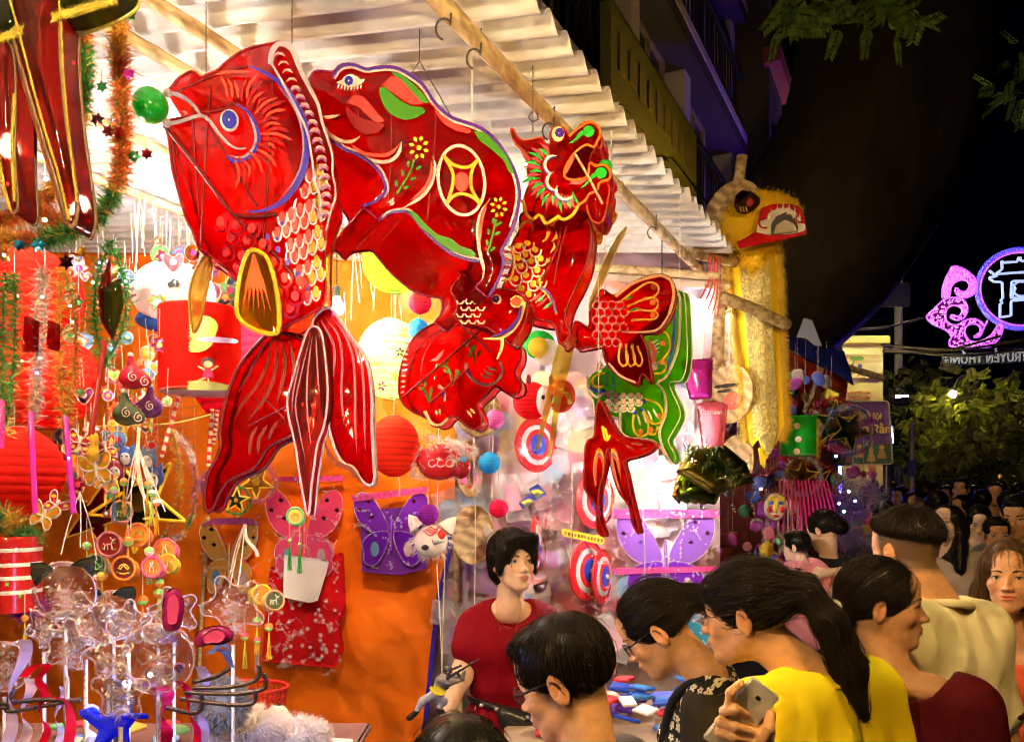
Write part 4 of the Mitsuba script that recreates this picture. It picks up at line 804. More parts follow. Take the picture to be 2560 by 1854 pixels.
gs.body(c8([(960, 795), (990, 840), (1020, 870), (1000, 920), (960, 950), (945, 1010), (900, 1000), (905, 1080), (860, 1085), (830, 1200), (808, 1195), (815, 1080), (815, 940), (900, 900), (930, 830)]), (0, 0.03, 0), 0.01, (0.8, 0.36, 0.03), rim=(0.7, 0.3, 0.02), r=0.003); gs.hang(1528, 520, 0.25)

# --- the toad, two butterflies, prawn kite and streamers
c9 = crop(980, 560, 2.933)
td = Lantern('toad_lantern', 'red humpbacked toad lantern with green leaf sprigs and four paws', plane_at(1150, 880, 2.9, yaw=0.1))
td.body(c9([(62, 1280), (50, 1150), (80, 1000), (150, 850), (250, 760), (380, 712), (470, 702), (620, 740), (740, 800), (850, 860), (930, 880), (945, 980), (900, 1090), (945, 1170), (930, 1235), (860, 1250), (760, 1190), (700, 1250), (620, 1330), (655, 1420), (650, 1480), (600, 1505), (520, 1460), (470, 1410), (415, 1420), (370, 1478), (300, 1480), (250, 1420), (140, 1370)]), (0.02, 0.10, 0.0), 0.05, (0.92, 0.010, 0.006), res=12)
td.sticks([c9([(80, 1270), (450, 950), (800, 650)]), c9([(460, 690), (600, 820), (720, 940)]), c9([(280, 1310), (500, 1110), (560, 1060)])], 0.0045, 0.03, (0.25, 0, 0))
td.marks('shell_edge_print', [c9([(210, 1080), (240, 950), (320, 830), (430, 760), (560, 735)])], 4, (0.4, 0.0, 0.0)); td.marks('shell_edge_print', [c9([(60 + k * 3 - 8 * math.sin(k * .3), 1240 - k * 42), (95 + k * 4, 1225 - k * 38)]) for k in range(10)], 7, (0.85, 0.3, 0.28), 'both')
td.marks('sprig_print', [c9(p) for p in ([(610, 1030), (600, 960), (590, 900)], [(440, 1190), (430, 1100), (390, 1040), (330, 1040)], [(440, 1190), (470, 1110), (470, 1060)], [(270, 1310), (250, 1240), (200, 1200)], [(270, 1310), (285, 1210)])], 5, GRN, 'both')
td.spots('leaf_print', [c9(circle(x, y, 14, 10, ry=34, a=a)) for x, y, a in ((570, 960, -.5), (635, 950, .4), (580, 920, -.3), (600, 910, 0), (350, 1040, -1.2), (400, 1010, 0), (400, 1080, -1), (480, 1090, .3), (220, 1210, -1.2), (240, 1170, 0), (285, 1220, .1))], (0.12, 0.18, 0.01))
td.marks('paw_print', [c9(p) for p in ([(540, 1020), (560, 1100), (620, 1160), (700, 1180), (770, 1150), (810, 1080), (790, 1010)], [(340, 1185), (380, 1220), (385, 1300)], [(240, 1370), (290, 1460), (360, 1470), (410, 1420)])], [9, 7, 7], (0.85, 0.6, 0.3)); td.marks('paw_print', [c9(p) for p in ([(545, 1040), (560, 1090), (590, 1130)], [(345, 1190), (375, 1240), (378, 1290)])], 8, (0.1, 0.02, 0.35), 'both')
td.marks('claw_print', [c9(p) for p in ([(650, 1090), (680, 1120), (720, 1130)], [(670, 1060), (710, 1100), (750, 1100)], [(690, 1040), (740, 1070), (770, 1070)], [(320, 1360), (330, 1400)], [(345, 1350), (355, 1400)], [(545, 1360), (590, 1420)], [(570, 1350), (610, 1390)])], 8, (0.9, 0.6, 0.3), 'both')
td.marks('flower_print', [c9([(280, 1000), (330, 990), (380, 920)]), c9([(175, 1160), (200, 1180), (230, 1130)]), c9([(510, 860), (550, 890), (575, 850)])], 9, (0.8, 0.25, 0.28), 'both')
cp = Lantern('carp_lantern', 'small red carp lantern with round dark eye above the toad', plane_at(1250, 760, 2.3, yaw=0.1))
cp.body(c9([(430, 480), (470, 560), (480, 620), (460, 690), (620, 740), (700, 760), (800, 830), (870, 885), (900, 850), (960, 760), (990, 650), (985, 560), (920, 500), (820, 478), (720, 490), (640, 530), (600, 440), (520, 340), (490, 400)]), (0.02, 0.08, 0), 0.03, (0.9, 0.006, 0.006), res=11)
cp.spots('eye_white', [c9(circle(767, 553, 38))], (0.75, 0.35, 0.33)); cp.spots('iris', [c9(circle(760, 550, 28))], (0.03, 0.01, 0.12)); cp.spots('pupil_highlight', [c9(circle(762, 546, 7))], WHT)
cp.marks('beak_print', [c9([(975, 570), (955, 660), (900, 765), (800, 835), (670, 840)]), c9([(870, 560), (910, 530), (960, 560), (940, 600), (890, 605), (868, 570)])], [6, 8, 4], (0.88, 0.55, 0.2)); cp.marks('beak_print', [c9([(945, 600), (925, 690), (855, 775), (720, 833)])], [5, 12, 3], (0.06, 0.02, 0.3)); cp.spots('cheek_print', [c9(circle(912, 567, 36))], (0.85, 0.1, 0.07))
cp.marks('scale_print', [c9(arcs(500 + 62 * k + 30 * (r % 2), 560 + r * 48, 28, 0, 180)) for r in range(4) for k in range(3)], 5, (0.9, 0.55, 0.45))
cp.marks('fin_edge', [c9([(805, 840), (808, 900), (770, 990)])], [9, 8, 4], (0.9, 0.62, 0.35)); cp.hang(1225, 735, 0.5)
c10 = crop(980, 660, 2.347)
rb = Lantern('butterfly_lantern', 'red butterfly lantern with orange ringed wings', plane_at(1580, 830, 3.0, yaw=0.15))
rb.body(c10([(1160, 270), (1190, 190), (1240, 150), (1300, 185), (1390, 120), (1480, 80), (1580, 62), (1645, 100), (1660, 190), (1630, 300), (1560, 385), (1460, 400), (1490, 480), (1510, 580), (1522, 690), (1465, 640), (1440, 705), (1370, 670), (1290, 620), (1250, 560), (1230, 480), (1190, 480), (1130, 490), (1080, 490), (1060, 400), (1080, 335), (1150, 370), (1160, 320)]), (0.02, 0.07, 0), 0.035, (0.9, 0.005, 0.006), res=11)
rb.marks('wing_edge', [c10([(1310, 190), (1400, 120), (1485, 85), (1580, 68), (1640, 105), (1653, 190), (1625, 295)])], 8, (0.95, 0.5, 0.25)); rb.marks('wing_edge', [c10([(1625, 300), (1560, 382), (1460, 400), (1340, 395)]), c10([(1270, 580), (1340, 655), (1430, 695)])], 6, (0.8, 0.35, 0.33))
rb.marks('wing_loop_print', [c10(p) for p in ([(1330, 230), (1420, 160), (1500, 110), (1550, 120), (1565, 160), (1530, 195), (1480, 200)], [(1380, 250), (1470, 210), (1540, 200), (1565, 235), (1530, 275), (1460, 270), (1380, 280)], [(1400, 330), (1480, 325), (1540, 325), (1560, 295), (1530, 270)])] + [c10([(1340 + 35 * k, 470), (1330 + 45 * k, 560), (1360 + 45 * k, 600), (1385 + 42 * k, 560), (1370 + 34 * k, 480)]) for k in range(3)], 5.5, (0.9, 0.4, 0.05)); rb.spots('wing_dot', [c10(circle(1535, 135, 20)), c10(circle(1530, 225, 20)), c10(circle(1530, 300, 19))], (0.85, 0.2, 0.03))
rb.marks('scale_print', [c10(arcs(1200 + k * 46 + 23 * (r % 2), 240 + r * 44, 24, 0, 340)) for r in range(6) for k in range(4) if r < 4 or k < 3], 3.5, (0.72, 0.22, 0.22)); rb.marks('leaf_print', [c10([(1370, 215), (1420, 185)]), c10([(1395, 275), (1450, 255)])], 7, (0.05, 0.2, 0.02), 'both')
rb.marks('wing_dark_print', [c10([(1500, 440), (1540, 520), (1520, 600)]), c10([(1560, 180), (1640, 160)]), c10([(1560, 230), (1640, 215)])], 12, (0.25, 0, 0), 'both'); rb.hang(1512, 735, 0.45)
gb = Lantern('butterfly_lantern', 'green butterfly lantern with yellow loops and blue striped edges', plane_at(1600, 880, 3.25, yaw=0.25))
gb.body(c10([(1670, 160), (1715, 180), (1728, 400), (1732, 560), (1700, 680), (1625, 700), (1680, 830), (1690, 900), (1650, 980), (1620, 1040), (1660, 1120), (1650, 1170), (1610, 1150), (1580, 1080), (1520, 1030), (1420, 1020), (1340, 990), (1320, 900), (1200, 900), (1180, 800), (1150, 740), (1165, 650), (1250, 600), (1450, 400), (1560, 300), (1630, 230)]), (0.03, 0.05, 0), 0.015, (0.20, 0.55, 0.015), res=11, rim=(0.85, 0.85, 0.75), r=0.0035)
gb.marks('wing_edge', [c10([(1670, 165), (1690, 200), (1690, 320), (1680, 480), (1640, 600), (1600, 670), (1560, 690)]), c10([(1150, 660), (1155, 740), (1200, 780), (1240, 760), (1300, 745)]), c10([(1555, 700), (1600, 760), (1605, 880), (1570, 980), (1590, 1080), (1640, 1170)]), c10([(1340, 850), (1340, 980), (1380, 1015)])], 7, WHT)
gb.marks('wing_edge', [c10([(1660, 230), (1655, 400), (1640, 520), (1610, 620)]), c10([(1160, 720), (1200, 750), (1250, 740)]), c10([(1330, 760), (1325, 860)])], 8, (0.05, 0.1, 0.65))
gb.marks('wing_loop_print', [c10(p) for p in ([(1500, 420), (1570, 390), (1620, 420), (1630, 500), (1590, 560), (1610, 600), (1580, 640), (1520, 640)], [(1640, 250), (1630, 340), (1560, 400)], [(1420, 870), (1415, 960), (1450, 1010), (1500, 990), (1500, 920), (1470, 850)], [(1470, 850), (1520, 930), (1570, 930), (1590, 880), (1560, 820), (1480, 790)], [(1500, 990), (1540, 1000), (1560, 950)], [(1250, 640), (1200, 650), (1175, 680), (1195, 720), (1260, 710)])], 5.5, (0.92, 0.62, 0.04)); gb.spots('wing_dot', [c10(circle(*p, 20, 14)) for p in ((1592, 465), (1585, 575), (1455, 985), (1520, 970), (1565, 890))], (0.9, 0.28, 0.08))
gb.spots('wing_dot', [c10(circle(*p, 15, 12)) for p in ((1425, 870), (1465, 855), (1480, 805))], (0.02, 0.06, 0.6)); gb.marks('wing_ray_print', [c10([(1440 + 30 * k, 880 - 12 * k), (1460 + 34 * k, 950 - 14 * k)]) for k in range(4)] + [c10([(1510, 470 + 22 * k), (1570, 440 + 24 * k)]) for k in range(4)] + [c10([(1510, 590 + 18 * k), (1565, 575 + 16 * k)]) for k in range(3)], 5, (0.85, 0.8, 0.85), 'both')
gb.spots('scale_print', [c10(circle(1260 + 40 * (k % 2), 640 + 34 * (k // 2), 15, 10, ry=20)) for k in range(6)], (0.1, 0.7, 0.35)); gb.spots('scale_print', [c10(circle(1270 + 44 * (k % 5), 770 + 36 * (k // 5), 16, 10, ry=19)) for k in range(14)], (0.9, 0.65, 0.5)); gb.marks('scale_arc_print', [c10(arcs(1270 + 44 * (k % 5), 772 + 36 * (k // 5), 22, -10, 190, ry=24)) for k in range(14)], 4, WHT)
gb.hang(1700, 725, 0.4)
pk2 = Lantern('bird_kite_lantern', 'red pointed kite lantern with rainbow striped hanging lobes', plane_at(1540, 1130, 2.9, yaw=0.1))
pk2.body(c10([(1215, 800), (1265, 890), (1330, 1000), (1420, 1025), (1540, 1050), (1520, 1095), (1440, 1130), (1360, 1155), (1375, 1230), (1395, 1330), (1430, 1480), (1455, 1585), (1415, 1530), (1390, 1420), (1330, 1330), (1290, 1200), (1268, 1075), (1245, 1200), (1215, 1330), (1210, 1450), (1225, 1530), (1250, 1600), (1205, 1560), (1195, 1420), (1130, 1310), (1130, 1180), (1140, 1050), (1185, 1010), (1195, 900)]), (0.02, 0.05, 0), 0.007, (0.92, 0.03, 0.015), res=10)
for d, col in ((0, (0.9, 0.3, 0.04)), (14, (0.92, 0.55, 0.1)), (28, (0.35, 0.1, 0.3)), (40, (0.9, 0.15, 0.05))):
    pk2.marks('rainbow_stripe', [c10([(1190 + d * .3, 1300), (1185 + d * .2, 1180 + d), (1210, 1085 + d), (1240, 1130 + d), (1235, 1260)]), c10([(1330 + d * .4, 1330), (1300, 1180 + d), (1290, 1085 + d), (1320, 1120 + d), (1345, 1260)])], 4.5, col, 'both')
pk2.marks('yellow_print', [c10([(1235, 950), (1245, 1010), (1260, 1040), (1280, 1000)]), c10([(1250, 960), (1265, 1020)])], 6, (0.95, 0.75, 0.02)); pk2.marks('dark_print', [c10([(1370, 1060), (1420, 1090)]), c10([(1400, 1050), (1480, 1060)]), c10([(1450, 1090), (1500, 1075)])], 5, (0.25, 0.02, 0.0), 'both'); pk2.hang(1497, 1000, 0.6)
for lab, ps, w, col, Y in (('yellow film streamer trailing below the dragon claws', ([(1030, 420), (980, 560), (930, 760), (890, 930), (852, 1085)], [(1045, 430), (1015, 600), (975, 780), (950, 960), (918, 1130)]), (30, 8), (0.85, 0.6, 0.1), 2.8), ('pale pointed fin of film standing up right of the dragon', ([(1095, 40), (1090, 60)],), (8, 8), (0.8, 0.66, 0.35), 2.9)):
    S = Lantern('film_streamer', lab, plane_at(1400, 900, Y), cat='streamer')
    if Y == 2.8:
        for p in ps: part(S.key, 'strip', stroke(S.pl, c10(p), w, 0), 'film', col)
    else:
        S.body(c8([(1090, 968), (1097, 985), (1075, 1040), (1010, 1170), (950, 1330), (890, 1450), (820, 1610), (800, 1620), (800, 1560), (850, 1420), (900, 1270), (960, 1150), (1020, 1050)]), (0, 0.01, 0), 0.004, col, rim=(0.75, 0.6, 0.3), r=0.0025)
# ------------------------------------------------------------------ round paper lanterns
def sphere_plane(px, py, Y, r, yr=1.0):
    c = at(px, py, Y); pl = Plane(c, 0); m = Y / F; rp = r / m
    pl.hf = lambda q: r * np.sqrt(np.clip(1 - ((q[:, 0] - px) / rp) ** 2 - ((q[:, 1] - py) / (rp * yr)) ** 2, 0, 1)); return pl, m
def paper(px, py, Y, rpx, color, label, yr=1.0, ribs=13, lit=0, up=0.3, group='round paper lanterns', tint=(1, .9, .6)):
    m = Y / F; r = rpx * m; c = at(px, py, Y); key = thing('paper_lantern', label, 'paper lantern', group)
    th = np.linspace(.22, np.pi - .22, ribs * 5 + 1)
    rip = 1 + .03 * np.abs(np.sin(np.linspace(0, ribs * np.pi, len(th)))) ** .7
    part(key, 'shade', moved(lathe(np.stack([r * np.sin(th) * rip, r * yr * np.cos(th)], 1), 36), t=c), 'shade_paper', np.repeat(A(color)[None] * np.clip(.62 + .42 * np.abs(np.sin(np.linspace(0, ribs * np.pi, len(th)))) ** .5, 0, 1)[:, None], 36, 0))  # rib valleys darkened: shade of the ribs put into the vertex colour
    for z, nm in ((1, 'top_ring'), (-1, 'bottom_ring')):
        k = np.arange(24) * 2 * np.pi / 24; rr = r * math.sin(.22)
        part(key, nm, tube(c + np.stack([rr * np.cos(k), rr * np.sin(k), 0 * k + z * r * yr * math.cos(.22)], 1), max(.0018, r * .03), 6, closed=True), 'paint', A(color) * .6)
    part(key, 'string', cord(c + A([0, 0, r * yr * .97]), c + A([0, 0, r * yr + up]), .0016), 'matte', (.75, .72, .66))
    if lit: part(key, 'lit_bulb', sphere(c + A([0, 0, r * .1]), .022, 14, 10), 'matte', None, emit=A(tint) * lit)
    return key, c, r
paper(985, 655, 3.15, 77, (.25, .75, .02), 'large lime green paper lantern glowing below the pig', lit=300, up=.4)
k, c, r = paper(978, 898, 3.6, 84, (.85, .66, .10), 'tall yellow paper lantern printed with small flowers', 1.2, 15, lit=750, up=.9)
pl, m = sphere_plane(978, 898, 3.6, 84 * 3.6 / F, 1.2)
for (x, y, col) in ((965, 850, (.45, .3, .02)), (1008, 835, (.8, .6, .02)), (1000, 880, (.03, .03, .08)), (940, 905, (.45, .1, .02)), (985, 940, (.7, .5, .02)), (1020, 920, (.4, .25, .02)), (955, 965, (.3, .1, .3))):
    part(k, 'flower_print', join([fill(pl, circle(x + 7 * math.cos(a), y + 8 * math.sin(a), 6.5, 8, ry=3, a=a), .004, 6) for a in np.arange(5) * 1.257 + x]), 'paint', col)
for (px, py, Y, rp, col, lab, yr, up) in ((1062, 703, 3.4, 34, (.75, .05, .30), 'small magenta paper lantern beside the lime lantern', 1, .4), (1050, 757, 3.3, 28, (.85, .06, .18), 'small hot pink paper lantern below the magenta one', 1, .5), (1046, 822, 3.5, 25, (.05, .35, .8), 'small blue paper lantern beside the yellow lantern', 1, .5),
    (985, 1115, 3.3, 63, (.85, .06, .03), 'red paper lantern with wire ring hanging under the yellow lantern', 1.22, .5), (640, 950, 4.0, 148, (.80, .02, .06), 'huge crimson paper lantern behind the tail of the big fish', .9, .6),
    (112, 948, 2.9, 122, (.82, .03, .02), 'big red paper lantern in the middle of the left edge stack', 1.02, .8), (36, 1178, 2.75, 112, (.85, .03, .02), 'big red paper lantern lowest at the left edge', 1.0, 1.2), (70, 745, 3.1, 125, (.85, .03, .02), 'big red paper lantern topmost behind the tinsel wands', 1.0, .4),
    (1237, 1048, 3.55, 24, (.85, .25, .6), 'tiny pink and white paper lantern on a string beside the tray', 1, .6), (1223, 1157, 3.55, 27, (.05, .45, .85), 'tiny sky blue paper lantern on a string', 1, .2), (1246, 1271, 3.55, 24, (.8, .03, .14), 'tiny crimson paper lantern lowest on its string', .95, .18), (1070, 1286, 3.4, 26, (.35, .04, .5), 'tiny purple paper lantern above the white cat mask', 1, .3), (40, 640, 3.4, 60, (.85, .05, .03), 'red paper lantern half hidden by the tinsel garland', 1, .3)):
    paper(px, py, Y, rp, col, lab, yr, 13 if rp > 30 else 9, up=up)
def pleated(px, py, Y, rpx, color, label, yr=1.0, n=26, yaw=0.0):
    r = rpx * Y / F; key = thing('pleated_lantern', label, 'paper lantern')
    ph = np.linspace(0, 2 * np.pi, n * 4, endpoint=False); th = np.linspace(.05, np.pi - .05, 24)
    def P(u, v):
        a, t = u * 2 * np.pi, .05 + v * (np.pi - .1); w = 1 + .035 * np.cos(a * n)
        return at(px, py, Y) + np.stack([r * yr * np.cos(t), r * w * np.sin(t) * np.cos(a), r * w * np.sin(t) * np.sin(a)], 1) @ rz(yaw).T
    part(key, 'pleated_shade', grid(P, n * 6, 24), 'paper', color); return key, r
k, r = pleated(1328, 1002, 3.3, 46, (.8, .03, .05), 'pleated red lantern with a white rabbit face at its side', yaw=-.35)
c = at(1362, 1002, 3.22); part(k, 'face_disc', sphere(c, (r * .45, r * .5, r * .85), 20, 12), 'paper', (.85, .72, .72)); part(k, 'nose', sphere(c + A([.03, -.035, -.02]), .008, 10, 8), 'paint', (.8, .05, .05))
for s_ in (-1, 1): part(k, 'eye', sphere(c + A([.008 + .016 * s_, -.037, .010]), (.007, .004, .010), 10, 8), 'gloss', (.01, .01, .01)); part(k, 'ear', sphere(c + A([-.02 + .045 * s_, .0, .085]), (.010, .004, .022), 12, 8), 'paint', (.25, .02, .05))
k, r = pleated(1348, 862, 3.5, 34, (.05, .5, .1), 'pleated green lantern with a pale yellow moon shape', 1.2)
part(k, 'moon_shape', slab(plane_at(1350, 870, 3.4), circle(1345, 868, 26, 20), .012, bulge=.008), 'paper', (.9, .75, .12)); part(k, 'white_shape', slab(plane_at(1350, 870, 3.42), circle(1368, 880, 34, 20), .012, bulge=.008), 'paper', (.85, .82, .75))
k, r = pleated(1402, 990, 3.5, 40, (.55, .10, .03), 'pleated brown and yellow lantern beside the rabbit face lantern', .9, yaw=.2)
pl, m = sphere_plane(1402, 990, 3.5, r); part(k, 'yellow_band', stroke(pl, [(1385, 960), (1420, 985), (1425, 1010)], 12, .006), 'paint', (.85, .6, .03)); part(k, 'green_eye', fill(pl, circle(1390, 1000, 9), .006, 5), 'paint', (.1, .35, .1))

# ------------------------------------------------------------------ goods on the end wall
def wplane(px, py, h=.1): return Plane(WALL.P([[px, py]], h)[0], n=WALL.n)
def shield(px, py, rx_, ry_, label, h=.14, side=1, silver=(.6, .58, .56), spin=0):
    c = WALL.P([[px, py]], h)[0]; m = c[1] / F; R0 = ry_ * m; yaw = side * math.acos(min(1, rx_ / ry_)); R = rz(yaw) @ rx(math.pi / 2)
    key = thing('toy_shield', label, 'toy shield', 'round toy shields on the plastic sheet')
    z = lambda q: .18 * R0 * (1 - q * q)
    for nm, a, b, col in (('outer_ring', .76, 1.0, (.75, .02, .025)), ('silver_ring', .58, .76, silver), ('inner_ring', .40, .58, (.75, .02, .025)), ('centre_disc', .001, .40, (.02, .05, .45))):
        q = np.linspace(b, a, 6); part(key, nm, moved(lathe(np.stack([q * R0, z(q)], 1), 40), R, c), 'gloss', col)
    part(key, 'rim', moved(tube(np.stack([R0 * np.cos(np.arange(40) * .15708), R0 * np.sin(np.arange(40) * .15708), 0 * np.arange(40)], 1), .006, 6, closed=True), R, c), 'gloss', (.6, .02, .02))
    part(key, 'boss', moved(sphere((0, 0, z(0) + .004), (.10 * R0, .10 * R0, .012), 14, 8), R, c), 'gloss', (.7, .66, .6))
    for k in range(7): a = rng.uniform(0, 6.3); b = R0 * rng.uniform(.3, 1.05); part(key, 'wrap_crease', moved(tube([(b * math.cos(a), b * math.sin(a), .035), (b * .8 * math.cos(a + .4), b * .8 * math.sin(a + .4), .045)], .0022, 4), R, c), 'bag', None)
shield(1340, 1112, 52, 66, 'round toy shield with a white ring hanging under the rabbit lantern', side=1, silver=(.8, .78, .76)); shield(1488, 1250, 52, 70, 'round toy shield half covered by the hanging kite lobes'); shield(1468, 1425, 48, 74, 'lowest round toy shield under the yellow measuring strip', .18); shield(1505, 1440, 30, 66, 'toy shield turned edgewise behind the lowest shield', .10); shield(1340, 1362, 14, 72, 'toy shield seen edge on right above the stall keeper', .14, silver=(.8, .78, .76))
def tray(px, py, rx_, ry_, label, h=.12, side=1, face=None, Y=None, group='woven bamboo trays'):
    c = at(px, py, Y) if Y else WALL.P([[px, py]], h)[0]; m = c[1] / F; R0 = ry_ * m; R = rz(side * math.acos(min(1, rx_ / ry_))) @ rx(math.pi / 2)
    key = thing('woven_tray', label, 'woven tray', group); q = np.linspace(1, .001, 8)
    part(key, 'woven_base', moved(lathe(np.stack([q * R0, -.012 * (1 - q ** 4)], 1), 40), R, c), 'weave')
    k = np.arange(72) * 2 * np.pi / 72
    part(key, 'rim', moved(tube(np.stack([R0 * np.cos(k), R0 * np.sin(k), .004 + 0 * k], 1), .0062 + .0016 * np.sin(k * 36), 6, closed=True), R, c), 'weave')
    part(key, 'string', cord(c + A([0, -.01, R0]), c + A([0, 0, R0 + .5]), .0018), 'matte', (.8, .78, .7))
    for nm, x, y, rr, r2, col in face or ():
        part(key, nm, moved(sphere((x * R0, y * R0, .002), (rr * R0, r2 * R0, .004), 18, 8), R, c), 'paint', col)
tray(1183, 1336, 48, 72, 'plain oval woven tray nearest the stall keeper', .14); tray(1175, 1172, 30, 70, 'woven tray painted with pink cheeks and a purple moustache', .12, 1, [('cheek_print', -.5, -.35, .35, .22, (.75, .12, .25)), ('cheek_print', .5, -.35, .35, .22, (.75, .12, .25)), ('moustache_print', -.25, -.1, .12, .4, (.1, .02, .12)), ('moustache_print', .25, -.1, .12, .4, (.1, .02, .12)), ('lip_print', 0, -.62, .12, .08, (.7, .03, .05)), ('brow_print', -.3, .7, .3, .12, (.75, .1, .2))]); tray(1195, 1028, 55, 62, 'plain round woven tray behind the toad lantern', .12)
tray(1822, 985, 44, 72, 'woven tray painted with a dark smile left of the lion cloth', Y=4.35, side=-1, face=[('brow_print', -.1, .3, .55, .06, (.02, .015, .01)), ('cheek_print', .15, -.25, .40, .30, (.7, .10, .06)), ('eye_print', -.2, .12, .3, .05, (.02, .015, .01))], group='woven trays by the lion'); tray(1832, 850, 32, 78, 'chevron woven tray half hidden behind the lion cloth', Y=4.5, side=-1, group='woven trays by the lion'); tray(1842, 1150, 26, 60, 'plain woven tray lowest behind the lion cloth', Y=4.4, side=-1, group='woven trays by the lion'); tray(1500, 985, 22, 78, 'dark red edged tray behind the green butterfly', .1)

UP = A([(8, 0), (30, -55), (62, -98), (92, -112), (114, -95), (116, -62), (98, -22), (60, 6)]); LOW = A([(8, 5), (58, 8), (84, 26), (92, 48), (84, 66), (88, 86), (70, 104), (44, 98), (16, 52)])
def wings(key, pl, cx, cy, sx, sy, color, low=None, star=(.05, .02, .08), edge=(.9, .85, .9), h=0.0):
    for sgn in (-1, 1):
        for nm, W_, col, dh in (('upper_wing', UP, color, 0), ('lower_wing', LOW, low or color, .006)):
            q = W_ * A([sgn * sx, sy]) + A([cx, cy]); q = resample(spline(q, 5, True), 6, True)
            part(key, nm, slab(pl, q, .003, h + dh, 12), 'paper', col); part(key, 'wing_rim', wire(pl, q, .0014, h + dh + .002, True), 'gloss', edge)
        for (x, y) in ((70, -85), (100, -60), (60, -40)): part(key, 'star_print', fill(pl, star2d(cx + sgn * sx * x, cy + sy * y, 8), h + .004, 6), 'foil', star)
        part(key, 'picture_print', fill(pl, circle(cx + sgn * sx * 52, cy + sy * 55, 11, 12, ry=20), h + .011, 6), 'paint', (.12, .25, .42) if sgn < 0 else (.45, .32, .38))
    part(key, 'clasp', wire(pl, [(cx, cy - 45 * sy), (cx, cy + 60 * sy)], .008, h + .004), 'gloss', A(color) * .9)
def creased(q, t):
    """the creases of a clear film that catch light; between them it is too clear to see"""
    c = q[t].mean(1); z = np.stack([c[:, 0] * .022, c[:, 1] * .016, 0 * c[:, 0] + c[0, 0]], 1); n = meshkit.fbm(z, 3, 5)
    return t[np.abs(n - .5) < .010]
def wing_bag(label, poly, head, wingspec, head_col=(.85, .12, .45), h=.12, backs=None):
    x, y = A(poly).mean(0); pl = wplane(x, y, h); key = thing('wing_bag', label, 'costume wings', 'costume wings packed in clear bags')
    if backs: part(key, 'spare_wings', slab(pl, backs[0], .006, -.02, 16), 'paper', backs[1])
    wings(key, pl, *wingspec)
    def skin(d):
        q, t = fill2d(poly, 7); p = pl.P(q, 0); nz = meshkit.fbm(p * 16, 3, 6)
        return p + pl.n * (d + .018 * (nz - .5))[:, None], creased(q, t)
    part(key, 'clear_front', skin(.022), 'bag')
    part(key, 'header', slab(pl, head, .004, .012, 12), 'paper', head_col)
    hx0, hy0, hx1, hy1 = *A(head).min(0), *A(head).max(0)
    part(key, 'header_dot_print', join([fill(pl, circle(x_, np.interp(x_, [hx0, hx1], [(head[0][1] + head[3][1]) / 2, (head[1][1] + head[2][1]) / 2]) + 4 * math.sin(x_), 4.2, 8), .0155, 4) for x_ in np.arange(hx0 + 8, hx1 - 4, 15)]), 'paint', A(head_col) * .7)
    return key, pl
wing_bag('purple costume wings in a clear bag on the orange tarp', [(885, 1232), (1068, 1218), (1082, 1330), (1080, 1430), (890, 1415)], [(878, 1238), (1070, 1215), (1070, 1232), (882, 1254)], (978, 1325, .80, .85, (.28, .04, .62), (.20, .02, .58), (.7, .1, .2)), backs=([(900, 1280), (1060, 1260), (1070, 1420), (1000, 1437), (905, 1430)], (.25, .05, .5)))
wing_bag('pink costume wings hanging above the red snowflake bag', [(668, 1195), (858, 1195), (850, 1460), (672, 1460)], [(690, 1192), (858, 1188), (858, 1202), (690, 1204)], (760, 1335, .82, 1.0, (.85, .10, .26), (.85, .12, .30), (.2, .01, .03)))
wing_bag('yellow costume wings in a bag left of the pink ones', [(505, 1305), (655, 1300), (650, 1490), (505, 1490)], [(503, 1310), (540, 1294), (620, 1294), (655, 1312)], (572, 1395, .62, .85, (.80, .55, .12), (.80, .52, .10), (.12, .02, .08)), head_col=(.6, .15, .5))
wing_bag('purple costume wings in a clear bag on the plastic sheet', [(1535, 1280), (1798, 1278), (1790, 1425), (1535, 1425)], [(1533, 1272), (1800, 1274), (1798, 1294), (1534, 1296)], (1664, 1400, 1.05, 1.12, (.40, .16, .72), (.28, .04, .66), (.15, .03, .12)), h=.10)
wing_bag('pale blue costume wings below the purple bag on the plastic sheet', [(1535, 1432), (1798, 1425), (1800, 1640), (1535, 1640)], [(1533, 1420), (1798, 1414), (1798, 1428), (1534, 1436)], (1672, 1545, 1.10, 1.0, (.35, .55, .75), (.08, .40, .55), (.5, .03, .05)), h=.10)
# red bag with snowflakes under the pink wings
rb_ = thing('gift_bag', 'shiny red bag printed with white snowflakes below the pink wings', 'gift bag'); pl = wplane(765, 1540, .08)
part(rb_, 'bag', slab(pl, [(675, 1418), (860, 1380), (866, 1520), (850, 1560), (862, 1620), (838, 1670), (655, 1652), (662, 1560)], .03, 0, 14, .02), 'gloss', (.62, .008, .012))
for k in range(46):
    x, y = rng.uniform(672, 842), rng.uniform(1500, 1655) if k % 3 else rng.uniform(1440, 1650)
    part(rb_, 'snowflake_print', join([stroke(pl, [(x - 6 * math.cos(a), y - 6 * math.sin(a)), (x + 6 * math.cos(a), y + 6 * math.sin(a))], 1.6, .040) for a in (0, 1.05, 2.1)]), 'paint', (.9, .75, .75))
def crinkle(label, poly, h, name='clear_bag'):
    x, y = A(poly).mean(0); pl = wplane(x, y, h); q, t = fill2d(poly, 7); p = pl.P(q, 0); t = creased(q, t)
    return solo(name, (p + pl.n * (.05 * (meshkit.fbm(p * 22, 3, 5) - .5))[:, None], t), 'bag', None, label, 'clear plastic bag')
crinkle('crinkled clear wrap over the red snowflake bag', [(668, 1420), (872, 1400), (868, 1665), (830, 1690), (660, 1665)], .15)
